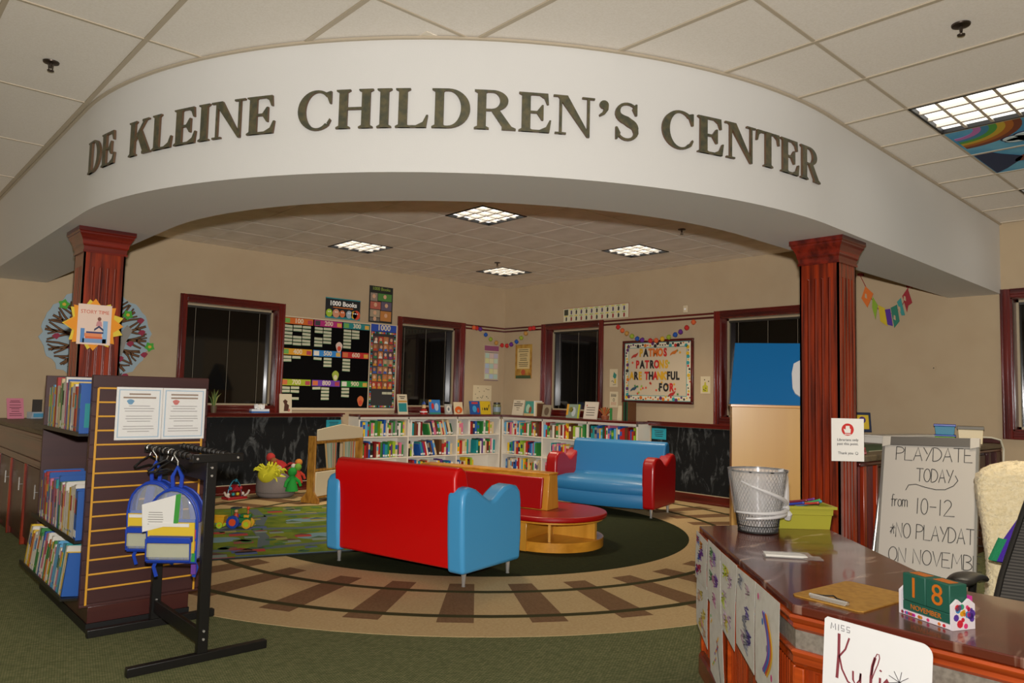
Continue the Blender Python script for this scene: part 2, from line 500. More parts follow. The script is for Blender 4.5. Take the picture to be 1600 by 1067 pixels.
# ceiling: lay-in panels hung in a metal grid
ce = structure(MB().box(-5, XC + .3, -4, YC + .3, ZC + .03, ZC + .13).build('ceiling', M_tile))
GX0, GS = 1.737, .6135
GY0, GL = 1.69, 1.226
tl = MB().box(.013, GS - .013, .008, GL - .008, ZC + .003, ZC + .02).mesh('ceiling_tile', M_tile)
ti = MB().box(.0035, .6065, .0035, .6065, ZC - .001, ZC + .016).mesh('ceiling_tile', M_tile_old)
def outside(x, y):      # on the camera's side of the bulkhead's outer face
    if y > BY: return x < BX - BRO
    if x > BX: return y < BY - BRO
    return (x - BX) ** 2 + (y - BY) ** 2 > BRO ** 2
LIGHTS_OUT = {(5, -1), (9, -1)}
MURALS = {(6, -1), (7, -1)}
for i in range(-5, 12):
    for j in range(-2, 7):
        x0, y0 = GX0 + i * GS, GY0 + j * GL
        if x0 + GS > XC or y0 + GL > YC + .6: continue
        cs = [(x0 + u * GS / 6, y0 + v * GL / 10) for u in range(7) for v in range(11)]
        if not any(outside(*c_) for c_ in cs): continue
        if y0 < -1.2 and x0 < -.3: continue
        if (i, j) in LIGHTS_OUT or (i, j) in MURALS: continue
        obj('ceiling_tile', tl, ce, loc=(x0, y0, 0))
b = MB()
for i in range(-5, 12):
    x = GX0 + i * GS
    ymax = YC if x < BX - BRO else (BY - math.sqrt(max(BRO ** 2 - (x - BX) ** 2, 0)) if x < BX else BY - BRO + .05)
    b.box(x - .012, x + .012, -2, ymax, ZC - .004, ZC + .004)
for j in range(-2, 7):
    y = GY0 + j * GL
    xmax = XC if y < BY - BRO else (BX - math.sqrt(max(BRO ** 2 - (y - BY) ** 2, 0)) if y < BY else BX - BRO)
    b.box(-2, xmax, y - .009, y + .009, ZC - .002, ZC + .004)
b.build('ceiling_grid', M_grid, ce, smooth=0)
IX0, IY0, IS = 4.555, 5.445, .61
ILIGHT = {(0, 0), (4, 0), (0, 4), (4, 4)}
def inside(x, y):
    if x < BX - BRI - .3 or y < BY - BRI - .3: return False
    if x < BX and y < BY: return (x - BX) ** 2 + (y - BY) ** 2 < (BRI + .3) ** 2
    return True
for i in range(-5, 7):
    for j in range(-5, 7):
        x0, y0 = IX0 + i * IS, IY0 + j * IS
        if x0 > XC or y0 > YC or (i, j) in ILIGHT: continue
        if not inside(x0 + IS / 2, y0 + IS / 2): continue
        o = obj('ceiling_tile', ti, ce, loc=(x0, y0, 0))
        if x0 + IS > XC: o.scale.x = (XC - x0) / IS
        if y0 + IS > YC: o.scale.y = (YC - y0) / IS
# ---------------------------------------------------------------- ceiling fixtures
M_lampw = mat('fluorescent_glow', 'fffcf6', .5, emit=1.35)
M_louv = mat('louvre_aluminium', 'd8cfc0', .3, metal=.6)
M_blackf = mat('black_trim', '0c0a08', .5)
def troffer(name, label, x0, y0, sx, sy, nx, ny, e=1):
    t = thing(name, label, 'ceiling light', (x0 + sx / 2, y0 + sy / 2, ZC))
    hx, hy = sx / 2 - .004, sy / 2 - .004
    f = MB()
    for (a, b_, p, q) in ((-hx, hx, -hy, -hy + .016), (-hx, hx, hy - .016, hy), (-hx, -hx + .016, -hy, hy), (hx - .016, hx, -hy, hy)):
        f.box(a, b_, p, q, -.006, .02)
    f.build('frame', M_blackf, t)
    MB().box(-hx + .016, hx - .016, -hy + .016, hy - .016, .022, .026).build('diffuser', M_lampw, t)
    for i in range(1, nx):
        x = -hx + 2 * hx * i / nx
        MB().loft([[(x - .012, y, -.004), (x + .012, y, -.004), (x + .002, y, .021), (x - .002, y, .021)] for y in (-hy + .016, hy - .016)]).build('louver', M_louv, t)
    for j in range(1, ny):
        y = -hy + 2 * hy * j / ny
        MB().loft([[(x, y - .009, -.003), (x, y + .009, -.003), (x, y + .002, .02), (x, y - .002, .02)] for x in (-hx + .016, hx - .016)]).build('louver', M_louv, t)
    return t
for (i, j), lb in zip(((0, 0), (4, 0), (0, 4), (4, 4)), (
        'square louvred ceiling light with an amber near half, closest to the curved beam', 'square louvred ceiling light at the right, over the blue sofa',
        'square louvred ceiling light at the left, above the poster boards', 'square louvred ceiling light deepest in the corner, behind a sprinkler')):
    troffer('ceiling_light', lb, IX0 + i * IS, IY0 + j * IS, .6, .6, 4, 4)
troffer('ceiling_light', 'long louvred ceiling light beside the painted rainbow tiles', GX0 + 5 * GS, GY0 - GL, GS, GL, 4, 8)
troffer('ceiling_light', 'long louvred ceiling light past the painted tiles, cut by the right edge', GX0 + 9 * GS, GY0 - GL, GS, GL, 4, 8)

# two ceiling tiles painted by children
def disc(b, cx, cy, rx, ry, z, n=20, a0=0, a1=360):
    return [(cx + rx * math.cos(R(a0 + (a1 - a0) * i / n)), cy + ry * math.sin(R(a0 + (a1 - a0) * i / n))) for i in range(n if a1 - a0 == 360 else n + 1)]
def mural(i, label, kind):
    t = thing('painted_tile', label, 'ceiling tile', (GX0 + i * GS, GY0 - GL, ZC))
    MB().box(.012, GS - .012, .008, GL - .008, .0, .02).build('panel', mat('mural_sky', '3f93c4', .7, noise=('6fb8d8', 3, 3, .4, .65, (1, 1, 1))), t)
    def flat(name, poly, c, z):
        MB().prism(poly, -.001 - z, .001, 'xy').build(name, col(c, .7), t)
    # seen from below; y runs away from the beam
    if kind == 0:
        for k_, c_ in enumerate(('7a3a20', 'b0641c', 'c9a62c', '4d9a3e', '3e84a8', 'b96fb0')):
            r0 = .42 - k_ * .045
            b_ = MB(); o_ = disc(b_, .02, 1.2, r0, r0, 0, 20, 180, 360); n_ = disc(b_, .02, 1.2, r0 - .045, r0 - .045, 0, 20, 180, 360)
            o_ = [(max(.014, min(GS - .014, p[0])), min(GL - .01, p[1])) for p in o_]; n_ = [(max(.014, min(GS - .014, p[0])), min(GL - .01, p[1])) for p in n_]
            b_.loft([[(p[0], p[1], .001), (p[0], p[1], -.002), (q[0], q[1], -.002), (q[0], q[1], .001)] for p, q in zip(o_, n_)])
            b_.build('rainbow_band', col(c_, .7), t)
        for (rr, c_, z_) in ((.0, '1d2a4a', .002), (-.014, 'd0e0e4', .004)):
            for (u, v) in ((.40, .90), (.45, .82), (.40, .74), (.36, .82), (.44, .76), (.44, .89)):
                flat('cloud', disc(None, u, v, .066 + rr, .085 + rr, 0), c_, z_)
        for (u, v) in ((.2, .5), (.25, .44), (.3, .5), (.24, .56)): flat('flower', disc(None, u, v, .04, .03, 0, 10), 'd98aa6', .002)
        for q in range(7): flat('leaf_mark', disc(None, .12 + .03 * (q % 2), .25 + .1 * q * .6, .02, .03, 0, 8), ('5aa04a', '8fc6d0')[q % 2], .002)
    else:
        flat('mountain', [(.02, 1.21), (.59, 1.21), (.5, 1.12), (.34, 1.0), (.25, .96), (.1, 1.06), (.02, 1.1)], '1f2f52', .002)
        for k_, c_ in enumerate(('7a3a20', 'b0641c', 'c9a62c', '6a9a4e')):
            r0 = .26 - k_ * .045
            o_ = disc(None, .36, .72, r0 * .8, r0 * 1.2, 0, 20, 90, 270); n_ = disc(None, .36, .72, r0 * .8 - .036, r0 * 1.2 - .05, 0, 20, 90, 270)
            MB().loft([[(p[0], p[1], .001), (p[0], p[1], -.003), (q[0], q[1], -.003), (q[0], q[1], .001)] for p, q in zip(o_, n_)]).build('rainbow_band', col(c_, .7), t)
        for (u, v) in ((.42, .9), (.47, .86), (.43, .8)): flat('cloud', disc(None, u, v, .05, .05, 0), 'a9c3cc', .004)
        for q in range(6): flat('blossom', disc(None, .07, .15 + .13 * q, .02, .03, 0, 8), ('3a3e8a', 'd07aa0')[q % 2], .002)
mural(6, 'ceiling tile painted with a rainbow and a white cloud, next to the long light', 0)
mural(7, 'ceiling tile painted with a dark mountain and a rainbow', 1)

# sprinkler heads
def sprinkler(x, y, label, z=ZC):
    t = thing('sprinkler', label, 'sprinkler', (x, y, z))
    MB().lathe([(.001, 0), (.042, 0), (.04, -.007), (.022, -.012), (.001, -.012)], n=20).build('escutcheon', mat('sprinkler_bronze', '4a4038', .35, metal=.8), t)
    MB().cyl((0, 0, -.01), (0, 0, -.035), .009, .007, 10).cyl((-.012, 0, -.02), (-.008, 0, -.052), .003, n=6).cyl((.012, 0, -.02), (.008, 0, -.052), .003, n=6).build('head', mat('sprinkler_bronze', '4a4038'), t)
    MB().cyl((0, 0, -.05), (0, 0, -.054), .018, .016, 12).build('deflector', mat('sprinkler_bronze', '4a4038'), t)
sprinkler(.82, 4.82, 'bronze sprinkler head in the ceiling left of the curved beam')
sprinkler(3.89, 1.12, 'bronze sprinkler head in the ceiling at the upper right')
sprinkler(6.71, 7.67, 'small sprinkler head by the ceiling light deepest in the corner', ZC - .001)
sprinkler(6.66, 4.62, 'small sprinkler head just inside the beam, right of the lights', ZC - .001)

# ---------------------------------------------------------------- letters on the bulkhead
def serif_glyph(ch):
    """polygons in a box one unit high; returns (polys, width)"""
    T = .055
    def rect(x0, x1, y0, y1): return [(x0, y0), (x1, y0), (x1, y1), (x0, y1)]
    def stem(x, wd=.2, ov=.07, top=True, bot=True):
        o = [rect(x, x + wd, 0, 1)]
        for on, y, s_ in ((bot, 0, 1), (top, 1, -1)):
            if on:
                o.append([(x - ov, y), (x + wd + ov, y), (x + wd + ov, y + s_ * .035), (x + wd, y + s_ * .075), (x, y + s_ * .075), (x - ov, y + s_ * .035)])
        return o
    def cres(cx, cy, rx, ry, ix, iy, sh, a0, a1, n=18):
        o = [(cx + rx * math.cos(R(a0 + (a1 - a0) * i / n)), cy + ry * math.sin(R(a0 + (a1 - a0) * i / n))) for i in range(n + 1)]
        q = [(cx + sh + ix * math.cos(R(a0 + (a1 - a0) * i / n)), cy + iy * math.sin(R(a0 + (a1 - a0) * i / n))) for i in range(n + 1)]
        return [[o[i], o[i + 1], q[i + 1], q[i]] for i in range(n)]
    if ch == 'I': return stem(.1), .4
    if ch in 'EL':
        o = stem(.1)
        o += [rect(.1, .72, 0, T), [(.5, 0), (.74, 0), (.78, .32), (.74, .32), (.66, .14), (.5, .05)]]
        if ch == 'E':
            o += [rect(.1, .7, 1 - T, 1), [(.5, 1), (.7, 1), (.72, .72), (.68, .72), (.62, .87), (.5, .95)], rect(.3, .55, .48, .535),
                  [(.45, .48), (.56, .31), (.6, .31), (.6, .7), (.56, .7), (.45, .535)]]
        return o, .8
    if ch == 'H':
        return stem(.1) + stem(.64) + [rect(.3, .64, .48, .54)], .94
    if ch == 'D':
        return stem(.1) + [rect(.3, .42, 1 - T, 1), rect(.3, .42, 0, T)] + cres(.4, .5, .5, .5, .29, .445, 0, 90, -90), .93
    if ch == 'R':
        return stem(.1) + [rect(.3, .45, 1 - T, 1), rect(.3, .45, .47, .52)] + cres(.44, .735, .36, .265, .17, .21, 0, 90, -90) + \
            [[(.4, .5), (.6, .5), (.9, .06), (.68, .06)], [(.66, 0), (.98, 0), (.98, .045), (.88, .09), (.66, .09)]], .98
    if ch == 'C':
        return cres(.5, .5, .47, .52, .3, .465, .02, 48, 312, 28) + [[(.82, .98), (.86, .98), (.86, .66), (.82, .66), (.76, .82), (.68, .93)], [(.8, .1), (.86, .24), (.83, .28), (.76, .16)]], .92
    if ch == 'K':
        return stem(.1) + [[(.3, .42), (.3, .5), (.68, .96), (.78, .96)], [(.42, .55), (.58, .7), (.94, .06), (.68, .06)],
                           [(.62, 1), (.9, 1), (.9, .96), (.62, .94)], [(.64, 0), (1.0, 0), (1.0, .045), (.64, .08)]], 1.0
    if ch == 'N':
        return [rect(.14, .2, 0, 1), rect(.8, .86, 0, 1), [(.08, 1), (.33, 1), (.86, .03), (.86, -.03), (.8, -.03)],
                rect(.04, .3, 0, .045), rect(.0, .3, .955, 1), rect(.68, .98, .955, 1)], .98
    if ch == 'T':
        return stem(.32, top=False) + [rect(.02, .82, 1 - T, 1), [(.02, 1), (.2, 1), (.2, .95), (.08, .86), (.04, .7), (0, .7)], [(.82, 1), (.64, 1), (.64, .95), (.76, .86), (.8, .7), (.84, .7)]], .84
    if ch == 'S':
        pts = arc(.4, .74, .25, .23, 40, 180, 8) + arc(.47, .72, .32, .2, 190, 250, 4) + arc(.3, .3, .3, .2, 60, 0, 5) + arc(.38, .26, .24, .23, -10, -150, 8)
        n = len(pts); ws = [.05 + .17 * math.exp(-((i / (n - 1) - .5) / .22) ** 2) for i in range(n)]
        o = []
        L_, R_ = [], []
        for i, p in enumerate(pts):
            q0, q1 = pts[max(i - 1, 0)], pts[min(i + 1, n - 1)]
            dx, dy = q1[0] - q0[0], q1[1] - q0[1]; l = math.hypot(dx, dy)
            L_.append((p[0] - dy / l * ws[i] / 2, p[1] + dx / l * ws[i] / 2)); R_.append((p[0] + dy / l * ws[i] / 2, p[1] - dx / l * ws[i] / 2))
        o = [[L_[i], L_[i + 1], R_[i + 1], R_[i]] for i in range(n - 1)]
        return o + [[(.6, .98), (.64, .98), (.64, .68), (.6, .68), (.52, .84)], [(.1, .02), (.14, .02), (.22, .18), (.14, .34), (.1, .34)]], .72
    if ch == "'":
        return [[(.2 + .11 * math.cos(R(a)), .87 + .11 * math.sin(R(a))) for a in range(0, 360, 24)], [(.31, .87), (.3, .74), (.22, .62), (.1, .55), (.08, .6), (.17, .68), (.2, .78)]], .36
M_let = mat('bronze_green_letter', '6a6248', .45, metal=.25, noise=('4e5042', 30, 5, .35, .65, (1, 1, 1)))
M_letedge = mat('letter_edge', '5e4630', .5)
sg = thing('letter_sign', 'raised serif letters reading DE KLEINE CHILDREN\'S CENTER along the curved white beam', 'sign', (BX, BY, 0))
LZ, LH = 2.699, .2045
for word, a0, a1 in (('DE', 182.1, 189.6), ('KLEINE', 192.3, 211.6), ("CHILDREN'S", 213.7, 244.5), ('CENTER', 246.6, 268.5)):
    gl = [serif_glyph(c_) for c_ in word]
    gap = .03
    tot = sum(g[1] for g in gl) + gap * (len(gl) - 1)
    k_ = (a1 - a0) / tot
    u = 0
    for ch, (polys, wd) in zip(word, gl):
        for part_, (r0, r1, mm, grow) in enumerate(((.006, .024, M_letedge, 0), (.0241, .0262, M_let, 0))):
            pass
        b_ = MB()
        for poly in polys:
            rr = []
            for (r_, m_) in ((.002, 0), (.016, 0)):
                rr.append([((BRO + r_) * math.cos(R(a0 + (u + p[0]) * k_)), (BRO + r_) * math.sin(R(a0 + (u + p[0]) * k_)), LZ + p[1] * LH) for p in poly])
            n_ = len(poly)
            o_ = len(b_.v)
            b_.m = 0; b_.loft(rr, cap=False)
            b_.m = 1; b_.add(rr[1], [tuple(range(n_))])
            b_.m = 0; b_.add(rr[0], [tuple(range(n_))])
        b_.build('letter', [M_letedge, M_let], sg, smooth=0)
        u += wd + gap

# ---------------------------------------------------------------- columns
M_flute = mat('flute_lacquer', '7a2a18', .12, coat=.9, spec=.8)
def column(name, label, cx, cy):
    t = thing(name, label, 'column', (cx, cy, 0))
    h = .135
    s_ = MB()
    s_.box(-h + .012, h - .012, -h + .012, h - .012, 0, ZB - .1)
    # four fluted faces: corner posts and reeds between the flutes
    z0, z1 = .32, ZB - .27
    for (ax, sg_) in (('x', -1), ('x', 1), ('y', -1), ('y', 1)):
        def bx(u0, u1, p, q):
            if ax == 'x': s_.box(*(sorted((sg_ * h, sg_ * (h - .0121)))), u0, u1, p, q)
            else: s_.box(u0, u1, *(sorted((sg_ * h, sg_ * (h - .0121)))), p, q)
        bx(-h, h, 0, z0); bx(-h, h, z1, ZB - .1)
        cs = [-.072, -.024, .024, .072]; hw = .0095
        ed = [-h] + [v for c_ in cs for v in (c_ - hw, c_ + hw)] + [h]
        for i in range(0, len(ed), 2): bx(ed[i], ed[i + 1], z0, z1)
    s_.build('shaft', M_cherry_orange, t, smooth=0)
    for (ax, sg_) in (('x', -1), ('x', 1), ('y', -1), ('y', 1)):
        for c_ in (-.072, -.024, .024, .072):
            q = sg_ * (h - .0115)
            p = (q, c_) if ax == 'x' else (c_, q)
            MB().cyl((p[0], p[1], z0 + .004), (p[0], p[1], z1 - .004), .0085, n=10).build('flute', M_flute, t)
    c = MB()
    for (r, za, zb) in ((.145, ZB - .175, ZB - .16),):
        c.box(-r, r, -r, r, za, zb)
    prof = [(.139, -.165), (.142, -.13), (.15, -.118), (.15, -.108), (.156, -.085), (.168, -.06), (.178, -.045), (.178, -.035), (.187, -.028), (.187, 0)]
    c.loft([[(-r, -r, ZB + z - .001), (r, -r, ZB + z - .001), (r, r, ZB + z - .001), (-r, r, ZB + z - .001)] for r, z in prof])
    c.build('capital', wood('cherry_capital', '7c1f10', '430c09', .26, 'x', 18), t, smooth=0)
    MB().loft([[(-r, -r, z), (r, -r, z), (r, r, z), (-r, r, z)] for r, z in ((.16, 0), (.16, .1), (.15, .115), (.14, .125))]).build('base', M_cherry_x, t, smooth=0)
    return t
column('column', 'fluted cherry column behind the picture book shelves, carrying the story time poster', 1.42, 6.04)
column('column', 'fluted cherry column beside the blue-roofed cabinet, carrying a red hand notice', 5.075, 2.315)
# ---------------------------------------------------------------- books
PALETTE = {'red': 'a81f1c', 'dark red': '6e1416', 'orange': 'd0691c', 'yellow': 'd8b21e', 'green': '2f7d3a', 'dark green': '1f4a30', 'lime': '8fae2c', 'teal': '1f8a8c',
           'light blue': '5a9fc8', 'blue': '1f55a0', 'navy': '18264f', 'purple': '5a3078', 'white': 'd6d0c4', 'cream': 'c9b48c', 'brown': '5e3a20', 'black': '1a1715', 'pink': 'c86a86', 'grey': '84807a'}
M_pages = mat('book_pages', 'c9b894', .85)
M_spinelab = mat('spine_label', 'd8d4ca', .7)
_bm = {}
def book_mesh(c, band=None, lab=False, flat=False):
    key = (c, band, lab)
    if key in _bm: return _bm[key]
    b = MB()
    b.m = 0
    b.add([(0, 0, 0), (1, 0, 0), (1, 1, 0), (.9, 1, 0), (.9, .05, 0), (.1, .05, 0), (.1, 1, 0), (0, 1, 0),
           (0, 0, 1), (1, 0, 1), (1, 1, 1), (.9, 1, 1), (.9, .05, 1), (.1, .05, 1), (.1, 1, 1), (0, 1, 1)],
          [(0, 1, 9, 8), (1, 2, 10, 9), (2, 3, 11, 10), (3, 4, 12, 11), (4, 5, 13, 12), (5, 6, 14, 13), (6, 7, 15, 14), (7, 0, 8, 15),
           (8, 9, 12, 13), (9, 10, 11, 12), (8, 13, 14, 15), (1, 0, 5, 4), (2, 1, 4, 3), (0, 7, 6, 5)])
    b.m = 1
    b.box(.1, .9, .05, .97, .015, .985)
    if band:
        b.m = 2; b.box(.06, .94, -.004, .02, .52, .82)
    if lab:
        b.m = 3; b.box(.08, .92, -.005, .02, .06, .2)
    me = b.mesh('book', [col(PALETTE[c], .45), M_pages, col(PALETTE[band or 'white'], .45), M_spinelab], smooth=0)
    _bm[key] = me
    return me
ORD = ['first', 'second', 'third', 'fourth', 'fifth', 'sixth', 'seventh', 'eighth', 'ninth', 'tenth', 'eleventh', 'twelfth', 'thirteenth', 'fourteenth', 'fifteenth', 'sixteenth', 'seventeenth', 'eighteenth', 'nineteenth']
TENS = ['', '', 'twenty', 'thirty', 'forty', 'fifty', 'sixty', 'seventy', 'eighty', 'ninety']
TENTH = ['', '', 'twentieth', 'thirtieth', 'fortieth', 'fiftieth', 'sixtieth', 'seventieth', 'eightieth', 'ninetieth']
def ordinal(i):
    if i < 20: return ORD[i - 1]
    return TENTH[i // 10] if i % 10 == 0 else TENS[i // 10] + '-' + ORD[i % 10 - 1]
W_COL = ['red', 'red', 'dark red', 'orange', 'yellow', 'yellow', 'green', 'green', 'dark green', 'lime', 'teal', 'teal', 'light blue', 'blue', 'blue', 'navy', 'purple', 'white', 'white', 'white', 'cream', 'cream', 'cream', 'white', 'cream', 'cream', 'brown', 'brown', 'black', 'pink', 'grey']
def book(c, band, lab, th, dp, ht, P, tilt, label, group):
    o = obj('book', book_mesh(c, band, lab), scale=(th, dp, ht))
    o.matrix_world = P @ Matrix.Rotation(tilt, 4, 'Y') @ Matrix.Diagonal((th, dp, ht, 1))
    return tag(o, label, 'book', group)
def book_row(P0, spans, seed, where, group, thick=(.019, .046), high=(.17, .235), depth=(.14, .19), lean=0, wts=W_COL, front=.0):
    """P0: matrix of the shelf; local x runs to the viewer's right, -y faces the viewer"""
    r = random.Random(seed)
    cnt = 0
    for sp in spans:
        u0, u1 = sp[0], sp[1]
        mode = sp[2] if len(sp) > 2 else ''
        u = u0
        tl_ = 0
        if mode == 'lean': tl_ = -R(16)
        while True:
            th = r.uniform(*thick)
            if mode == 'thin': th *= .7
            ht = r.uniform(*high); dp = r.uniform(*depth)
            t_ = tl_ + (R(r.uniform(-1.5, 1.5)) if tl_ else 0)
            adv = th / math.cos(t_) + .0015
            if u + adv + (abs(math.tan(t_)) * ht if t_ < 0 and u + 2 * adv > u1 else 0) * 0 > u1: break
            c = r.choice(wts); band = r.choice(list(PALETTE)) if r.random() < .35 else None
            cnt += 1
            size = 'tall ' if ht > high[0] + .72 * (high[1] - high[0]) else ('short ' if ht < high[0] + .25 * (high[1] - high[0]) else '')
            fat = 'thick ' if th > thick[0] + .75 * (thick[1] - thick[0]) else ('slim ' if th < thick[0] + .25 * (thick[1] - thick[0]) else '')
            z = (abs(math.sin(t_)) * th if t_ > 0 else 0)
            z = abs(math.sin(t_)) * th
            Pm = P0 @ Matrix.Translation((u + (0 if t_ <= 0 else 0), front + r.uniform(0, .012), z + .001 if t_ else .001))
            if t_ < 0:
                Pm = P0 @ Matrix.Translation((u, front + r.uniform(0, .012), .001))
                # pivot on the lower left edge, leaning to the left
                book(c, band, r.random() < .5, th, dp, ht, Pm, t_, f'{size}{fat}{c} book, {ordinal(cnt)} from the left, {where}', group)
            else:
                book(c, band, r.random() < .5, th, dp, ht, Pm, 0, f'{size}{fat}{c} book, {ordinal(cnt)} from the left, {where}', group)
            u += adv
    return cnt

# ---------------------------------------------------------------- white bookcases round the corner
def white_case(name, label, loc, rz, length, divs):
    t = thing(name, label, 'bookcase', loc, rz)
    d = .29
    MB().box(0, length, -.012, -.002, .002, 1.0).build('back_panel', M_white, t)
    for x in [0.0] + divs + [length - .02]:
        MB().box(x, x + .02, -d, -.012, .002, 1.0).build('side_panel' if x in (0.0, length - .02) else 'divider', M_white, t, bev=.002)
    xs = [0.0] + divs + [length - .02]
    for z in (.085, .415, .722):
        for a, b_ in zip(xs[:-1], xs[1:]):
            MB().box(a + .021, b_ - .001, -d + .004, -.013, z - .02, z).build('shelf', M_white, t, bev=.002)
    MB().box(.02, length - .02, -d + .03, -d + .045, .002, .065).build('kick_board', M_white, t)
    MB().box(0, length, -d + .0, -d + .018, .965, 1.0).build('top_rail', M_white, t)
    MB().box(-.0, length, -d - .02, -.002, 1.001, 1.036).build('top', M_cherry_x, t, bev=.006)
    return t
white_case('bookcase', 'long white bookcase under the wall with the poster boards, left of the corner', (5.56, YC, 0), 0, 2.67, [.835, 1.755])
white_case('bookcase', 'long white bookcase under the framed bulletin board, right of the corner', (XC, 9.20, 0), -PI / 2, 2.79, [.93, 1.86])
PL = lambda z: Matrix.Translation((0, YC - .275, z))
PR = lambda z: Matrix.Translation((XC - .275, 0, z)) @ Matrix.Rotation(-PI / 2, 4, 'Z')
rows = [
    (PL, .723, [(5.60, 5.90), (5.93, 6.385), (6.42, 6.68), (6.80, 7.29, 'lean'), (7.35, 7.47), (7.56, 7.82), (7.86, 8.10)], 'top shelf, left white bookcase', 'books on the left white bookcase, top shelf', 11),
    (PL, .416, [(5.60, 5.82), (5.84, 6.375), (6.42, 6.52), (6.66, 6.98, 'lean'), (7.0, 7.29), (7.35, 7.62), (7.74, 8.15)], 'middle shelf, left white bookcase', 'books on the left white bookcase, middle shelf', 12),
    (PL, .086, [(6.44, 6.85), (6.95, 7.28), (7.36, 7.7)], 'bottom shelf, left white bookcase', 'books on the left white bookcase, bottom shelf', 13),
    (PR, .723, [(-9.165, -8.30), (-8.24, -7.37), (-7.31, -6.45)], 'top shelf, right white bookcase', 'books on the right white bookcase, top shelf', 14),
    (PR, .416, [(-9.07, -8.7), (-8.68, -8.37), (-8.1, -7.62)], 'middle shelf, right white bookcase', 'books on the right white bookcase, middle shelf', 15),
    (PR, .086, [(-9.1, -8.31), (-8.2, -8.05)], 'bottom shelf, right white bookcase', 'books on the right white bookcase, bottom shelf', 16)]
for (Pf, z, sp, wh, gr, sd) in rows:
    sp = [s_ if len(s_) > 2 or k_ % 2 == 0 else s_ for k_, s_ in enumerate(sp)]
    n_ = book_row(Pf(z), sp, sd, wh, gr, high=(.17, .235) if z > .1 else (.2, .28))

# ---------------------------------------------------------------- chalkboards on the lower walls
def chalk_mat():
    m = bpy.data.materials.new('chalkboard_slate'); m.use_nodes = True; nt = m.node_tree; b = nt.nodes['Principled BSDF']
    b.inputs['Roughness'].default_value = .75; b.inputs['Specular IOR Level'].default_value = .25
    tc = nt.nodes.new('ShaderNodeTexCoord'); mp = nt.nodes.new('ShaderNodeMapping'); mp.inputs['Scale'].default_value = (3, 3, 1.3)
    nt.links.new(tc.outputs['Object'], mp.inputs[0])
    n = nt.nodes.new('ShaderNodeTexNoise'); n.inputs['Scale'].default_value = 2.6; n.inputs['Detail'].default_value = 8; n.inputs['Roughness'].default_value = .65; n.inputs['Distortion'].default_value = 1.2
    nt.links.new(mp.outputs[0], n.inputs['Vector'])
    r = nt.nodes.new('ShaderNodeValToRGB'); r.color_ramp.elements[0].position = .54; r.color_ramp.elements[1].position = 1.0
    r.color_ramp.elements[0].color = lin('0c0d0d'); r.color_ramp.elements[1].color = lin('8a8c8a')
    nt.links.new(n.outputs[0], r.inputs[0]); nt.links.new(r.outputs[0], b.inputs['Base Color'])
    return m
M_chalk = chalk_mat()
t = thing('chalkboard', 'low smudged chalkboard along the left wall under the big dark window', 'chalkboard', (3.7, YC, .55))
MB().box(-1.75, 1.73, -.014, -.001, -.43, .44).build('slate', M_chalk, t)
MB().box(-1.75, 1.73, -.02, -.001, -.431, -.42).build('frame', M_sash, t)
t = thing('chalkboard', 'low chalkboard along the right wall behind the blue two-seat sofa', 'chalkboard', (XC, 4.8, .55), -PI / 2)
MB().box(-1.58, 1.2, -.014, -.001, -.43, .43).build('slate', M_chalk, t)
MB().box(-1.58, 1.2, -.02, -.001, -.431, -.42).build('frame', M_sash, t)

# ---------------------------------------------------------------- sofas
def sofa(name, label, loc, rz, c_seat, c_arm):
    """local: width along x, the back at +y, the seat faces -y; origin on the floor under the middle"""
    t = thing(name, label, 'sofa', loc, rz)
    ms, ma = c_seat, c_arm
    W_, D_ = .70, .345
    aw = .15
    # back: leans, rounded top
    prof = [(.12, .12), (.345, .12), (.36, .5), (.375, .76), (.35, .822), (.30, .835), (.24, .80), (.215, .70), (.17, .42), (.12, .40)]
    MB().prism(prof, -W_ + aw * .55, W_ - aw * .55, 'yz').build('back_cushion', ms, t, bev=.02, seg=3)
    # seat: bulging crown and front
    rings = []
    n = 14
    for i in range(n + 1):
        x = -W_ + aw * .9 + (2 * W_ - 1.8 * aw) * i / n
        q = 1 - (2 * i / n - 1) ** 2
        y0 = -D_ - .01 - .075 * q
        rings.append([(x, .2, .1), (x, y0 + .03, .1), (x, y0 + .005, .14), (x, y0, .24), (x, y0 + .012, .255), (x, y0 - .004, .27), (x, y0 + .0, .35), (x, y0 + .05, .392 + .012 * q), (x, -.1, .405 + .02 * q), (x, .2, .395)])
    MB().loft(rings).build('seat_cushion', ms, t, smooth=50)
    # arms with a two-humped top
    for sgn in (-1, 1):
        pr = [(-D_, .1), (.36, .1), (.375, .3), (.385, .55), (.38, .64), (.35, .69), (.29, .70), (.22, .68), (.13, .625), (.055, .588), (.03, .585), (0, .59), (-.06, .63), (-.13, .668), (-.21, .68), (-.29, .665), (-.335, .62), (-.35, .55), (-.36, .3)]
        a, b_ = sgn * (W_ - aw), sgn * W_
        MB().prism(pr, min(a, b_), max(a, b_), 'yz').build('arm', ma, t, bev=.028, seg=4, smooth=50)
    for sx in (-1, 1):
        for sy in (-1, 1):
            x, y = sx * (W_ - .065), sy * .27 + .0
            MB().lathe([(.014, .0), (.016, .004), (.012, .008), (.02, .1)], (x, y, 0), 14).build('leg', M_chrome, t)
    return t
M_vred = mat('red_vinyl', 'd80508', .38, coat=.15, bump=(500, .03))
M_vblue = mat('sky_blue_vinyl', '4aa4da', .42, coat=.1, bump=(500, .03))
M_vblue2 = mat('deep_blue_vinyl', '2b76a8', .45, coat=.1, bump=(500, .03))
M_vred2 = mat('deep_red_vinyl', 'a20608', .38, coat=.15, bump=(500, .03))
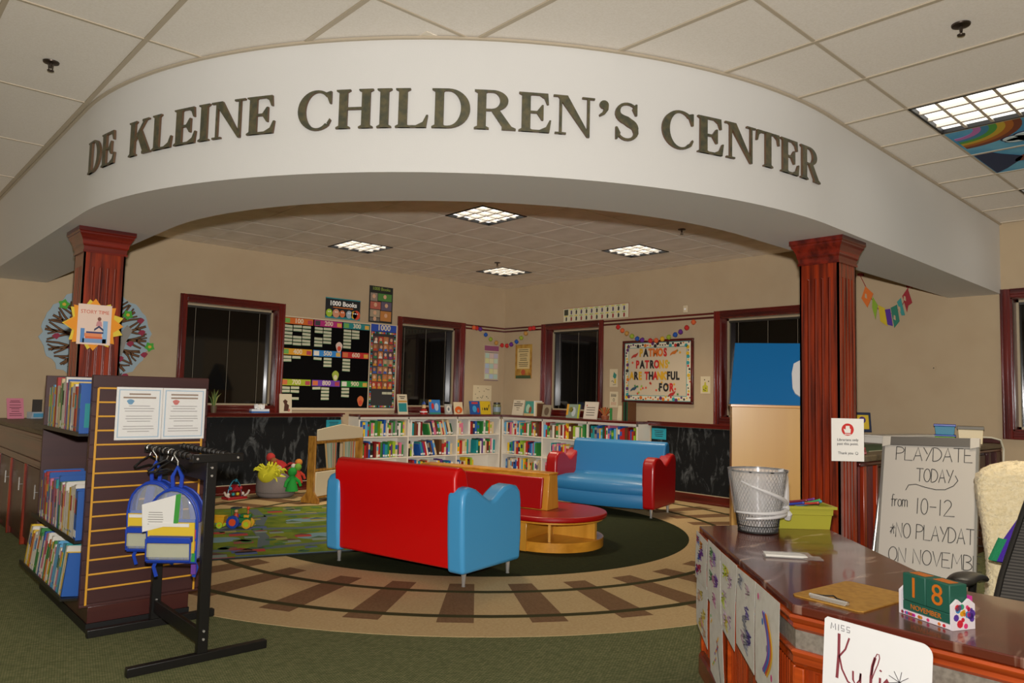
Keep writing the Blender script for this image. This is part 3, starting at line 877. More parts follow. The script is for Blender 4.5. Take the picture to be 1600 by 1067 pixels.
# the sofa seen from behind
d = Vector((-.284, 1.263)).normalized(); ang = math.atan2(d.y, d.x)
f = Vector((d.y, -d.x))          # the way it faces
mid = (Vector((3.403, 4.15)) + Vector((3.119, 5.413))) / 2 + f * .27
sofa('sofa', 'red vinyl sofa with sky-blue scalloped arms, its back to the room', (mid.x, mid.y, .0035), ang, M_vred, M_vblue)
g = Vector((.583, .164)).normalized()
wd = Vector((-g.y, g.x))
mid2 = Vector((6.996, 5.239)) + g * .27 + wd * .635
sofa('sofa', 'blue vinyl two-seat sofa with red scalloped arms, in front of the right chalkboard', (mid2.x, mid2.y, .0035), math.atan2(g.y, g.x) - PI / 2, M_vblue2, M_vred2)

# ---------------------------------------------------------------- island bench with a spine and a round end seat
M_maple = wood('honey_maple', 'd9962f', 'b87820', .3, 'x', 10)
M_maple_z = wood('honey_maple_upright', 'dca03c', 'c08428', .3, 'z', 10)
u = Vector((-.27, .963)).normalized()
t = thing('island_bench', 'honey maple island bench with red cushions, a red-padded spine and a round end seat', 'bench', (5.05, 4.9, .0035), math.atan2(u.y, u.x) - PI / 2)
# local: +y along the spine, away from the round end
r0 = .47
def halfround(r, y1, n=28):
    return [(r * math.cos(R(a)), r * math.sin(R(a))) for a in [180 + 180 * i / n for i in range(n + 1)]] + [(r, y1), (-r, y1)]
LEN = 1.5
MB().prism(halfround(r0, LEN), 0, .085).build('plinth', M_maple, t, bev=.004)
MB().prism(halfround(r0 - .0, LEN), .24, .258).build('seat_board', M_maple, t, bev=.003)
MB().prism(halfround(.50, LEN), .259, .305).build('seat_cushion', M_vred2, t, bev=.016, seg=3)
MB().box(-.02, .02, -r0 + .03, .04, .086, .239).build('divider', M_maple_z, t)
for a in (205, 335):
    MB().bar((.05 * math.cos(R(a)), .05 * math.sin(R(a)), .163), ((r0 - .03) * math.cos(R(a)), (r0 - .03) * math.sin(R(a)), .163), .02, .152).build('divider', M_maple_z, t)
MB().box(-r0 + .02, r0 - .02, .05, .07, .086, .239).build('back_panel', M_maple, t)
for sx in (-1, 1):
    MB().box(sx * r0 - .012, sx * r0 + .012, .0, .09, .0, .24).build('post', M_maple_z, t, bev=.003)
    MB().box(sx * (r0 - .012) - .008, sx * (r0 - .012) + .008, .09, LEN, .0, .239).build('side_panel', M_maple, t)
sp = [(-.11, .306), (.11, .306), (.075, .62), (-.075, .62)]
MB().prism(sp, .0, LEN, 'xz').build('spine', M_maple_z, t, bev=.004)
MB().box(-.09, .09, -.0, LEN, .6205, .64).build('spine_cap', M_maple, t, bev=.004)
for sx in (-1, 1):
    b = MB()
    b.prism([(.05, .315), (LEN - .05, .315), (LEN - .05, .6), (.05, .6)], 0, .028, 'yz')
    a_ = math.atan2(.035, .314)
    b.v = [(sx * (.112 - (z - .306) * .1115 + x), y, z) for x, y, z in b.v]
    b.build('spine_cushion', M_vred2, t, bev=.014, seg=3)
MB().cyl((0, -.5, .29), (0, -.5, .29), .01)
# ---------------------------------------------------------------- counters under the bulkhead
def reeded(b, x0, x1, z0, z1, pitch=.03, y=0.0):
    """vertical tambour reeds on a front at y, facing -y"""
    n = max(1, int(round((x1 - x0) / pitch))); p = (x1 - x0) / n
    for i in range(n):
        xa = x0 + i * p
        b.loft([[(xa + .003, y + .002, z), (xa + .008, y - .006, z), (xa + p - .008, y - .006, z), (xa + p - .003, y + .002, z)] for z in (z0, z1)])
M_laminate = mat('olive_laminate', '6a5c44', .5, noise=('574b38', 40, 4, .4, .65, (1, 1, 1)))
# left one: runs from the column to the wall, doors face left
t = thing('low_cabinet', 'long low cherry cabinet with doors at the far left, running back to the wall', 'cabinet', (1.30, 9.50, 0), -PI / 2)
L_ = 3.28       # local x 0..L_ from the wall towards the camera; -y faces left
MB().box(0, L_, .03, .58, 0, .94).build('carcass', M_dark, t)
MB().box(-.0, L_, -.03, .62, .955, .99).build('worktop', M_laminate, t, bev=.006)
MB().box(0, L_, -.028, .6, .925, .954).box(0, L_, -.016, .03, .90, .925).build('edge_moulding', M_cherry_x, t, bev=.005)
MB().box(0, L_, .0, .03, .74, .90).build('apron', M_cherry_x, t)
MB().box(0, L_, -.014, .0, .70, .74).box(0, L_, -.006, 0.03, .68, .70).build('lower_moulding', M_cherry_x, t, bev=.004)
for i in range(5):
    xa = .05 + i * .65
    dr = MB().box(xa, xa + .6, .008, .03, .07, .67).build('door', M_dark, t, bev=.003)
    MB().box(xa + .61, xa + .64, -.008, .03, .0, .68).build('stile', M_cherry_orange, t, bev=.004)
    for s_ in (.1, .5):
        MB().cyl((xa + .57 - .5 * 0, .008, .50), (xa + .57, -.03, .50), .004, n=8).box(xa + .565, xa + .575, -.034, -.026, .45, .56).build('handle', M_chrome, dr) if s_ == .1 else None
    for zz in (.14, .55):
        MB().cyl((xa + .605, .004, zz), (xa + .605, .004, zz + .06), .006, n=8).build('hinge', M_brass, dr)

# right one: from the column to the right wall, tambour front facing the desk
t = thing('service_counter', 'cherry service counter with a reeded front behind the right column', 'counter', (5.24, 2.2, 0))
L_ = XC - 5.24 - .01
MB().box(0, L_, .03, .35, 0, .94).build('carcass', M_dark, t)
MB().prism([(0, -.04), (L_, -.04), (L_, 1.28), (1.9, 1.28), (.9, .36), (0, .36)], .955, 1.0).build('worktop', M_laminate, t, bev=.008)
MB().box(0, L_, -.03, .35, .925, .954).build('edge_moulding', M_cherry_x, t, bev=.008)
b = MB(); reeded(b, .0, .11, .06, .925, .022, .025); reeded(b, .17, .33, .06, .925, .022, .025); b.build('reeded_panel', M_cherry, t)
for xa in (.115, .335): MB().box(xa, xa + (.045 if xa < .2 else .025), -.004, .03, 0, .925).build('stile', wood('bright_cherry', 'a8350f', '742009', .26, 'z', 18), t, bev=.004)
dr = MB().box(.37, .95, .01, .03, .07, .9).build('door', M_dark, t, bev=.004)
MB().box(.415, .425, -.025, -.017, .55, .68).cyl((.42, -.02, .56), (.42, .012, .56), .004, n=6).cyl((.42, -.02, .67), (.42, .012, .67), .004, n=6).build('handle', M_brass, dr)
MB().box(1.0, 2.9, .012, .03, .07, .9).build('door', M_dark, t, bev=.004)
MB().box(2.96, 3.02, -.004, .03, 0, .925).build('stile', M_dark, t, bev=.004)
MB().box(3.20, L_, -.03, .3, 1.001, 1.045).build('raised_end', M_dark, t, bev=.005)
MB().box(3.10, L_, -.03, .03, .0, .925).build('end_panel', M_dark, t, bev=.004)
t = thing('wall_counter', 'low dark counter along the right wall behind the service counter', 'counter', (XC, 3.56, 0), -PI / 2)
MB().box(0.0, .05, -.55, -.03, 0, 1.02).box(-.2, -.0, -.55, -.03, 0, 1.02).build('carcass', M_dark, t)
MB().box(-.22, .055, -.58, -.025, 1.021, 1.05).build('worktop', M_laminate, t, bev=.006)

# ---------------------------------------------------------------- picture book display case (left foreground)
CB = (1.41, 4.627)
t = thing('display_bookcase', 'dark brown display bookcase with a slatted end panel of yellow strips', 'bookcase', (CB[0], CB[1], 0))
M_esp = wood('espresso_wood', '46231f', '35191a', .45, 'x', 10)
M_esp.node_tree.nodes['Principled BSDF'].inputs['Coat Weight'].default_value = .05
M_yel = mat('yellow_insert', 'd59a2c', .45)
W2 = .318
pan = MB().box(-W2, W2, .012, .034, .14, 1.415).build('end_panel', M_esp, t, bev=.002)
zl = [1.342 - .0787 * i for i in range(16)]
XL, XRR = -.288, .288
for z0, z1 in [(zl[0], 1.414)] + [(zl[i + 1], zl[i]) for i in range(15)] + [(.141, zl[15])]:
    MB().box(-W2 + .001, W2 - .001, .0, .0118, z0 + .003, z1 - .003).build('slat', M_esp, pan, bev=.0015)
for z in zl[:15]:
    MB().box(XL, XRR, -.0035, .0118, z - .005, z + .005).build('insert_strip', M_yel, pan, bev=.002)
for x in (XL, XRR):
    MB().box(x - .006, x + .006, -.005, -.0005, .155, 1.342).build('upright_strip', M_yel, pan, bev=.002)
MB().box(-W2, W2, 1.19, 1.22, .14, 1.415).build('end_panel', M_esp, t, bev=.002)
MB().box(-.015, .015, .034, 1.19, .14, 1.40).build('spine_panel', M_esp, t)
MB().box(-.27, .27, .02, 1.21, .05, .139).build('base', wood('base_cherry', '4a1f17', '3a1512', .4, 'x', 10), t, bev=.002)
MB().box(-.275, .275, .014, 1.216, 0.0, .05).build('kick_board', mat('black_kick', '0d0b0a', .5), t)
def tilt_shelf(z, x_out, slope):
    # shelf on the left side, raised at its outer edge
    MB().loft([[(-.016, y, z), (x_out, y, z + slope), (x_out, y, z + slope - .012), (-.016, y, z - .012)] for y in (.036, 1.188)]).box(x_out - .004, x_out, .036, 1.188, z + slope - .012, z + slope + .012).build('shelf', M_black, t)
tilt_shelf(1.085, -.365, .0)
tilt_shelf(.50, -.35, .0)
tilt_shelf(.17, -.40, .03)
def pic_row(z, far, seed, x_out, hts, tilt, where, group, dep):
    r = random.Random(seed)
    y = far; i = 0     # from the far end (viewer's left) to the near end
    while True:
        th = r.uniform(.02, .042); ht = r.uniform(*hts); dp = r.uniform(*dep)
        y -= th + .003
        if y < .052: break
        i += 1
        c = ('blue' if y < .1 else r.choice(['white', 'white', 'white', 'white', 'white', 'white', 'cream', 'yellow', 'yellow', 'red', 'orange', 'blue', 'light blue', 'light blue', 'teal', 'green', 'pink', 'white']))
        band = r.choice(list(PALETTE)) if r.random() < .6 else None
        P = Matrix.Translation((CB[0] + x_out + .006, CB[1] + y + th, z)) @ Matrix.Rotation(-PI / 2, 4, 'Z') @ Matrix.Rotation(tilt, 4, 'X')
        o = book(c, band, r.random() < .3, th, dp, ht, P, 0, f'{"tall " if ht > hts[1] - .02 else ""}{c} picture book, {ordinal(i)} from the far end, {where}', group)
        if band and r.random() < .5:    # a cover picture on the side that faces the room
            q = MB().box(1.0, 1.02, .12, .9, .12, .62).build('cover_picture', col(PALETTE[band], .4), o)
        if r.random() < .8:
            MB().lathe([(.001, -.012), (.3, -.012), (.3, .004), (.001, .004)], n=10).build('spine_dot', col(PALETTE[r.choice(['blue', 'green', 'lime', 'yellow'])], .4), o, loc=(.5, 0, .12), rot=(PI / 2, 0, 0), scale=(1, .1, .25)).scale = (1.0, .08, .6)
pic_row(1.0865, .86, 31, -.365, (.24, .315), 0, 'top tier, dark bookcase', 'picture books, top tier', (.17, .225))
pic_row(.5015, 1.0, 32, -.35, (.22, .31), 0, 'middle tier, dark bookcase', 'picture books, middle tier', (.18, .235))
pic_row(.2025, 1.12, 33, -.395, (.2, .27), R(-6), 'bottom tier, dark bookcase', 'picture books, bottom tier', (.16, .2))

# two notices in clear holders on the end panel
def lines(b, x0, x1, zs, h, y0, y1, r, ctr=True):
    for z in zs:
        w_ = (x1 - x0) * r.uniform(.6, 1.0); c_ = (x0 + x1) / 2
        b.box(c_ - w_ / 2, c_ + w_ / 2, y0, y1, z, z + h)
M_blueborder = mat('pale_blue_border', '9fbcd0', .7)
def notice(label, x, wd, blob, seed):
    t = thing('notice', label, 'notice', (CB[0] + x, CB[1] - .009, 1.052))
    MB().box(0, wd, 0, .003, 0, .298).build('sheet', M_paper, t)
    MB().box(.012, wd - .012, -.0008, 0, .012, .018).box(.012, wd - .012, -.0008, 0, .28, .286).box(.012, .018, -.0008, 0, .018, .28).box(wd - .018, wd - .012, -.0008, 0, .018, .28).build('border', M_blueborder, t)
    r = random.Random(seed)
    b = MB(); lines(b, .035, wd - .035, [.045 + .0145 * i for i in range(11) if i not in (3, 7)], .0035, -.0008, 0, r); b.build('print_lines', mat('grey_ink', '8b8680', .8), t)
    b = MB(); lines(b, .03, wd - .03, [.255, .235], .009, -.0008, 0, r); b.build('heading', mat('brown_ink', '8a6a4a', .8), t)
    bb = MB(); bb.prism([(.075 + .018 * math.cos(R(a)) * (1 + .2 * math.sin(3 * R(a))), .215 + .015 * math.sin(R(a))) for a in range(0, 360, 20)], -.0014, 0, 'xz'); bb.build('blot', col(blob, .6), t)
    MB().box(0, wd, -.004, -.0025, -.004, .30).build('clear_holder', mat('clear_acrylic', 'ffffff', .08, alpha=.08), t)
notice('white notice with a blue blot, left one of two on the slatted end panel', -.197, .248, '2a86b0', 1)
notice('white notice with a red blot, right one of two on the slatted end panel', .053, .246, 'c8402a', 2)

# ---------------------------------------------------------------- black garment rack with two clear backpacks
RX, RY0, RY1 = 1.465, 3.84, 4.56
t = thing('garment_rack', 'black metal hanging rack on two long feet in front of the display bookcase', 'rack', (RX, RY0, 0))
dy = RY1 - RY0
for y in (0, dy):
    MB().box(-.345, .335, y - .02, y + .02, .0, .042).build('foot', M_black, t, bev=.003)
    MB().box(-.026, .026, y - .018, y + .018, .042, 1.0).build('post', M_black, t, bev=.003)
    MB().box(-.1, .16, y - .022, y + .022, .982, 1.022).build('end_bar', M_black, t, bev=.003)
    for (x, z) in ((-.075, 1.002), (.13, 1.002), (0, .955), (0, .915), (0, .15), (0, .11)):
        MB().cyl((x, y - .024, z), (x, y - .017, z), .006, n=10).build('bolt', M_chrome, t)
MB().box(-.012, .012, .0, dy, .08, .15).build('lower_rail', M_black, t, bev=.002)
MB().box(-.012, .012, .0, dy, .885, .975).build('upper_rail', M_black, t, bev=.002)
for x in (-.095, .10):
    MB().cyl((x, 0, 1.012), (x, dy, 1.012), .014, n=12).build('hanging_rail', mat('gunmetal', '3a3633', .4, metal=.5), t)
    for k in range(11):
        y = .06 + dy * .88 * k / 10
        MB().tube([(x + .017 * math.cos(R(a)), y, 1.012 + .017 * math.sin(R(a))) for a in range(0, 360, 45)], .004, 6, closed=True).build('spacer_ring', M_black, t)
# spare hangers on the left rail
for k in range(3):
    th = thing('hanger', ('black plastic hanger hanging between the two backpacks', 'black plastic hanger behind the front backpack strap', 'black plastic hanger at the far end of the rack')[k], 'hanger', (RX - .095, RY0 + (.3, .38, .66)[k], 1.012), R((8, -12, 15)[k]))
    MB().tube([(.018 * math.cos(R(a)), 0, .018 * math.sin(R(a))) for a in range(200, -60, -20)] + [(0, 0, -.05)], .0028, 6).build('hook', M_chrome, th)
    MB().tube([(0, 0, -.045), (.05, 0, -.07), (.085, 0, -.10), (.08, 0, -.11), (0, 0, -.095), (-.08, 0, -.11), (-.085, 0, -.10), (-.05, 0, -.07), (0, 0, -.045)], .006, 8).build('shoulder', M_black, th)
M_clear = mat('clear_vinyl', 'e8eef6', .12, alpha=.22, spec=.8)
M_royal = mat('royal_blue_webbing', '1640b0', .5)
M_folder = mat('yellow_card', 'e8c433', .6)
M_khaki = mat('booklet_cream', 'b9b58a', .7)
def backpack(label, loc, rz, tag_, fr):
    t = thing('backpack', label, 'backpack', loc, rz, rot=(R(4), 0, rz))
    # local: front faces -y, hangs from z=0 down to -.62
    w_, h_, dp = .122, .37, .10
    top = -.17
    out = [(-w_, top - h_), (w_, top - h_), (w_ + .004, top - .16)] + [(w_ * math.cos(R(a)), top - .145 + .145 * math.sin(R(a))) for a in range(10, 180, 17)] + [(-w_ - .004, top - .16)]
    MB().prism(out, -dp / 2, dp / 2, 'xz').build('body', M_clear, t, bev=.02, seg=3)
    for y in (-dp / 2, dp / 2):
        MB().tube([(x, y, z) for x, z in out], .006, 7, closed=True).build('piping', M_royal, t)
    ar = [(w_ * 1.01 * math.cos(R(a)), top - .145 + .147 * math.sin(R(a))) for a in range(-10, 191, 20)]
    MB().ribbon(ar, .014, -.02, .02).build('zipper_band', M_royal, t)
    pk = [(-w_ * .9, top - h_ + .02), (w_ * .9, top - h_ + .02), (w_ * .9, top - .24), (-w_ * .9, top - .24)]
    MB().prism(pk, -dp / 2 - .045, -dp / 2 - .002, 'xz').build('front_pocket', M_clear, t, bev=.015, seg=3)
    MB().box(-w_ * .9, w_ * .9, -dp / 2 - .049, -dp / 2 - .004, top - .262, top - .232).build('pocket_band', M_royal, t, bev=.004)
    MB().tube([(-w_ * .9, -dp / 2 - .046, top - .24), (-w_ * .9, -dp / 2 - .046, top - h_ + .02), (w_ * .9, -dp / 2 - .046, top - h_ + .02), (w_ * .9, -dp / 2 - .046, top - .24)], .005, 6).build('piping', M_royal, t)
    # straps, webbing tails and hanging loop
    for sx in (-1, 1):
        MB().ribbon([(sx * .05, top - .04), (sx * .07, top - .16), (sx * .075, top - .3), (sx * .07, top - .38)], .045, dp / 2 + .008, dp / 2 + .02).build('shoulder_strap', M_royal, t)
        MB().ribbon([(sx * .09, top - h_ + .01), (sx * .11, top - h_ - .04), (sx * .095, top - h_ - .09)], .018, -.0, .004).build('strap_tail', M_royal, t)
    MB().ribbon([(-.02, top - .0), (-.024, top + .06), (0, top + .11), (.024, top + .06), (.02, top - .0)], .018, -.006, .006).build('carry_loop', M_royal, t)
    MB().tube([(0, .0, top + .105), (0, 0, -.06), (.0, .0, -.03)] + [(.02 * math.cos(R(a)), 0, .012 + .02 * math.sin(R(a)) - .012) for a in range(180, -60, -30)], .0035, 6).build('hook', M_chrome, t)
    # what shows through the clear front
    MB().box(-.12, .12, -.048, -.042, top - h_ + .03, top - .15).build('folder', mat('blue_folder', '1a58b8', .5), t)
    MB().box(-.118, .116, -.06, -.05, top - h_ + .05, top - .165).build('folder_sheet', M_folder, t)
    MB().box(-.11, .09, -.0665, -.062, top - .185, top - .168).build('title_strip', M_paper, t)
    MB().box(-.115, .1, -dp / 2 - .035, -dp / 2 - .03, top - h_ + .035, top - .27).build('booklet', M_khaki, t)
    for i, c_ in enumerate(('c83c6a', 'e0852a', '2f9a4a', '6a3a9a')):
        MB().box(.1, .124, -.05 - .002, -.04, top - .2 - .06 * i - .05, top - .2 - .06 * i).build('booklet_edge', col(c_, .6), t)
    if tag_:
        g = MB().loft([[(-.15, y, top - .075), (.045, y, top - .015), (.035, y, top - .165), (-.145, y, top - .215)] for y in (-dp / 2 - .012, -dp / 2 - .009)]).build('hang_tag', M_paper, t)
        MB().loft([[(.02, y, top - .022), (.045, y, top - .015), (.035, y, top - .165), (.01, y, top - .172)] for y in (-dp / 2 - .0135, -dp / 2 - .012)]).build('green_edge', col('3f9a3a', .6), g)
        b = MB(); lines(b, -.12, -.04, [top - .115 - .012 * i for i in range(6)], .003, -dp / 2 - .0128, -dp / 2 - .012, random.Random(5)); b.build('print_lines', mat('grey_ink', '8b8680', .8), g)
backpack('clear backpack with blue trim and a white hang tag, nearest on the rack', (RX - .095, RY0 + .2, 1.005), R(-40), True, 0)
backpack('clear backpack with blue trim behind the tagged one', (RX - .095, RY0 + .54, 1.005), R(-40), False, 1)

# ---------------------------------------------------------------- play rug
def rug_mat():
    m = mat('rug_green', '7f8a2e', .95, spec=.1, noise=('4f6a2a', 4, 4, .35, .7, (1, 1, 1)), bump=(300, .3))
    return m
A_ = Vector((2.30, 5.985)); u_ = Vector((3.217 - 2.32, 5.673 - 5.971)).normalized(); v_ = Vector((-u_.y, u_.x))
if v_.y < 0: v_ = -v_
t = thing('play_rug', 'green play rug printed with roads, houses and cars, under the toy tractor', 'rug', (A_.x, A_.y, .0055), math.atan2(u_.y, u_.x))
RW, RD = 1.55, 2.62
MB().box(-.32, RW, 0, RD, 0, .007).build('pile', rug_mat(), t, bev=.003)
MB().box(-.32, RW, -.006, .012, 0, .008).box(-.32, RW, RD - .012, RD + .006, 0, .008).build('binding', mat('rug_binding', '1a1c14', .9), t)
MB().box(-.32, RW, .014, .045, .007, .0076).build('blue_border', col('4a6a8a', .95), t)
MB().box(-.3, .2, .02, .05, .0076, .008).build('red_border', col('9a3a2a', .95), t)
r = random.Random(3)
M_road = mat('rug_road', '5f6b70', .95, spec=.1)
for pts in ([(-.3, .35), (.3, .3), (1.0, .42), (1.54, .36)], [(-.3, 1.25), (.1, 1.3), (.9, 1.2), (1.54, 1.28)], [(.45, .35), (.5, .8), (.48, 1.25), (.6, 1.9), (.55, 2.5)], [(1.4, .4), (1.45, 1.2), (1.4, 2.5)], [(-.3, 2.05), (.6, 2.0), (1.54, 2.08)]):
    MB().ribbon(pts, .1, .0071, .0076, 'xy').build('road', M_road, t)
def pond(cx, cy, rx, ry): MB().prism(disc(None, cx, cy, rx, ry, 0, 18), .0071, .0079, 'xy').build('pond', col('6f8f9a', .95), t)
pond(1.0, .75, .22, .15); pond(1.05, 1.65, .25, .12); pond(.0, 1.7, .2, .1); pond(.1, .8, .2, .12)
for i in range(40):
    cx, cy = r.uniform(-.2, 1.45), r.uniform(.1, 2.5); s_ = r.uniform(.05, .09)
    c1, c2 = r.choice(('a83228', '8a4a3a', '8f8a4a', '4a5a8a', '7a8a80')), r.choice(('8a2a22', '24406a', '3a5a3a', '5a3a2a'))
    MB().box(cx - s_, cx + s_, cy - s_ * .8, cy + s_ * .5, .0076, .0082).build('printed_house', col(c1, .95), t)
    MB().prism([(cx - s_ * 1.2, cy + s_ * .5), (cx + s_ * 1.2, cy + s_ * .5), (cx, cy + s_ * 1.6)], .0076, .0083, 'xy').build('printed_roof', col(c2, .95), t)
for i in range(44):
    cx, cy = r.uniform(-.25, 1.48), r.uniform(.08, 2.55)
    MB().prism(disc(None, cx, cy, .05, .05, 0, 10), .0076, .0083, 'xy').build('printed_tree', col(r.choice(('3f6a2a', '5a7a2a', '2f5a3a')), .95), t)
# ---------------------------------------------------------------- front desk (right foreground)
DA, DB, DC = Vector((3.30, 2.17)), Vector((2.29, 1.165)), Vector((3.92, 1.86))
desk = thing('front_desk', 'glossy cherry library desk with an angled front, reeded panels and a grey band', 'desk', (0, 0, 0))
top = [(3.30, 2.17), (2.29, 1.165), (2.29, -.7), (2.95, -.7), (2.95, .905), (3.92, 1.865)]
def desk_top_mat():
    m = wood('polished_mahogany', '6c2a1a', '43170d', .24, 'y', 5)
    nt = m.node_tree; b = nt.nodes['Principled BSDF']
    b.inputs['Coat Weight'].default_value = .4; b.inputs['Coat Roughness'].default_value = .06
    # scuffed patches where the lacquer has worn
    tc = nt.nodes.new('ShaderNodeTexCoord'); mp = nt.nodes.new('ShaderNodeMapping'); mp.inputs['Rotation'].default_value = (0, 0, R(40)); mp.inputs['Scale'].default_value = (6, 22, 1)
    n = nt.nodes.new('ShaderNodeTexNoise'); n.inputs['Scale'].default_value = .8; n.inputs['Detail'].default_value = 5
    r = nt.nodes.new('ShaderNodeValToRGB'); r.color_ramp.elements[0].position = .60; r.color_ramp.elements[1].position = .68
    mx = nt.nodes.new('ShaderNodeMix'); mx.data_type = 'RGBA'
    old = b.inputs['Base Color'].links[0].from_socket
    nt.links.new(tc.outputs['Object'], mp.inputs[0]); nt.links.new(mp.outputs[0], n.inputs['Vector']); nt.links.new(n.outputs[0], r.inputs[0])
    nt.links.new(r.outputs[0], mx.inputs[0]); nt.links.new(old, mx.inputs[6]); mx.inputs[7].default_value = lin('a08070')
    nt.links.new(mx.outputs[2], b.inputs['Base Color'])
    return m
MB().prism(top, .692, .72).build('desktop', desk_top_mat(), desk, bev=.004)
M_dk = wood('desk_cherry', 'a83e12', '6e200a', .25, 'z', 22)
M_dkx = wood('desk_cherry_rail', '8f300e', '5c1a0a', .25, 'x', 22)
M_dky = wood('desk_cherry_rail_y', 'c45018', '86300c', .25, 'y', 22)
def offs(o):        # the outer outline of the desk, pushed out by o
    q = o * math.tan(R(22.5))
    return [(DA.x - o * .7071, DA.y + o * .7071), (DB.x - o, DB.y + q), (DB.x - o, -.7)]
def sweep(prof, name, m):
    b = MB()
    for i in range(len(prof) - 1):
        (o0, z0), (o1, z1) = prof[i], prof[i + 1]
        p, q = offs(o0), offs(o1)
        for k in range(2):
            b.add([(p[k][0], p[k][1], z0), (p[k + 1][0], p[k + 1][1], z0), (q[k + 1][0], q[k + 1][1], z1), (q[k][0], q[k][1], z1)], [(0, 1, 2, 3)])
    return b.build(name, m, desk, smooth=25)
sweep([(-.02, .6915), (.006, .6915), (.012, .684), (.006, .672), (-.004, .664), (-.002, .652), (-.012, .642), (-.02, .642)], 'upper_moulding', M_dky)
sweep([(-.012, .642), (-.012, .585)], 'laminate_band', mat('grey_laminate', '8d8478', .5, noise=('766d62', 60, 5, .4, .65, (1, 1, 1))))
sweep([(-.012, .585), (-.002, .585), (.004, .578), (-.004, .562), (-.002, .545), (-.014, .53), (-.02, .528)], 'lower_moulding', M_dky)
sweep([(-.024, .528), (-.024, .0)], 'front_panel', M_dk)
sweep([(.0, 0), (.0, .085), (-.008, .1), (-.02, .112)], 'base_moulding', M_dkx)
T45 = Matrix.Translation((DA.x, DA.y, 0)) @ Matrix.Rotation(R(-135), 4, 'Z')
TFR = Matrix.Translation((DB.x, DB.y, 0)) @ Matrix.Rotation(R(-90), 4, 'Z')
for T_, segs in ((T45, ((.03, .10), (.12, .30), (.32, .50), (.58, .82), (.9, 1.12), (1.18, 1.36))), (TFR, ((.06, .2), (.26, .5), (.56, .9), (.96, 1.3), (1.36, 1.7)))):
    for a, b_ in segs:
        m = MB(); m.T = T_; reeded(m, a, b_, .12, .52, .024, .022); m.build('reeded_panel', M_dk, desk)
for T_, xs in ((T45, (.0, .53, 1.37)), (TFR, (.0, .225, .525, .925))):
    for x in xs:
        m = MB(); m.T = T_; m.box(x, x + .035, .006, .03, .115, .528); m.build('stile', M_dky, desk, bev=.004)
inner = [(3.28, 2.10), (2.33, 1.15), (2.33, -.68), (2.36, -.68), (2.36, 1.14), (3.31, 2.09)]
MB().prism(inner, .02, .69).build('carcass', M_dark, desk)
MB().prism([(3.33, 2.12), (3.30, 2.09), (3.86, 1.80), (3.88, 1.83)], .02, .69).build('end_panel', M_dk, desk)

# drawings taped to the angled front
M_pap2 = mat('drawing_paper', 'd9d5cc', .85, noise=('cfcac0', 20, 3, .4, .7, (1, 1, 1)))
CRAY = ['c2417a', '7a4aa0', 'd0a020', '3a6ab0', '4a9a4a', 'c0502a', '8a8a94', 'd88aa0', '5a4a70']
def drawing(T_, label, corners, seed, cols, group=None, yoff=-.016, kind='scribble'):
    """corners: (x, z) top-left, top-right, bottom-right, bottom-left on the desk front"""
    t = thing('drawing', label, 'drawing', group=group); t.matrix_world = T_ @ Matrix.Translation((corners[0][0], yoff, corners[0][1]))
    cs = [(c_[0] - corners[0][0], c_[1] - corners[0][1]) for c_ in corners]
    n = 5; r = random.Random(seed)
    b = MB(); rings = []
    for i in range(n + 1):
        f = i / n
        l = (cs[0][0] + (cs[3][0] - cs[0][0]) * f, cs[0][1] + (cs[3][1] - cs[0][1]) * f); rr = (cs[1][0] + (cs[2][0] - cs[1][0]) * f, cs[1][1] + (cs[2][1] - cs[1][1]) * f)
        y = -.004 * math.sin(f * PI * .8)
        rings.append([(l[0], y, l[1]), (rr[0], y - .002 * f, rr[1]), (rr[0], y - .002 * f + .001, rr[1]), (l[0], y + .001, l[1])])
    b.loft(rings).build('sheet', M_pap2, t)
    def P(u_, v_):
        tx = cs[0][0] + (cs[1][0] - cs[0][0]) * u_; tz = cs[0][1] + (cs[1][1] - cs[0][1]) * u_
        bx_ = cs[3][0] + (cs[2][0] - cs[3][0]) * u_; bz = cs[3][1] + (cs[2][1] - cs[3][1]) * u_
        return (tx + (bx_ - tx) * v_, tz + (bz - tz) * v_)
    if kind == 'scribble':
        for k_ in range(9):
            cu, cv = r.uniform(.2, .8), r.uniform(.12, .88); pts = []
            for q in range(12):
                pts.append(P(min(.95, max(.05, cu + .13 * math.sin(q * 2.2 + k_))), min(.95, max(.05, cv + .012 * q - .07 + .03 * math.cos(q * 1.7)))))
            MB().ribbon(pts, .0035 if k_ % 2 else .006, -.0078, -.0068).build('crayon_line', col(r.choice(cols), .8), t)
    elif kind == 'arc':
        for k_, c_ in enumerate(('d0a020', 'c0502a', '3a6ab0', '7a4aa0')):
            pts = [P(.55 + .22 * math.sin(R(a)) - .05 * k_, .2 + .55 * (a / 180)) for a in range(0, 181, 15)]
            MB().ribbon(pts, .012, -.0078 - .0003 * k_, -.0068).build('crayon_line', col(c_, .8), t)
        for k_ in range(4): MB().prism([(P(.2 + .18 * k_, .1 + .2 * k_)[0] + .008 * math.cos(R(a)), P(.2 + .18 * k_, .1 + .2 * k_)[1] + .012 * math.sin(R(a))) for a in range(0, 360, 40)], -.0075, -.0068, 'xz').build('crayon_spot', col(CRAY[(k_ * 3) % 9], .8), t)
    elif kind == 'dots':
        for k_ in range(16):
            p = P(.2 + .6 * ((k_ * 37) % 10) / 10, .15 + .7 * ((k_ * 53) % 16) / 16)
            MB().prism([(p[0] + .007 * math.cos(R(a)), p[1] + .007 * math.sin(R(a))) for a in range(0, 360, 45)], -.0075, -.0068, 'xz').build('crayon_spot', col(r.choice(cols), .8), t)
        MB().ribbon([P(.62, .35), P(.7, .6), P(.82, .95)], .004, -.0078, -.0068).build('crayon_line', M_ink, t)
    return t
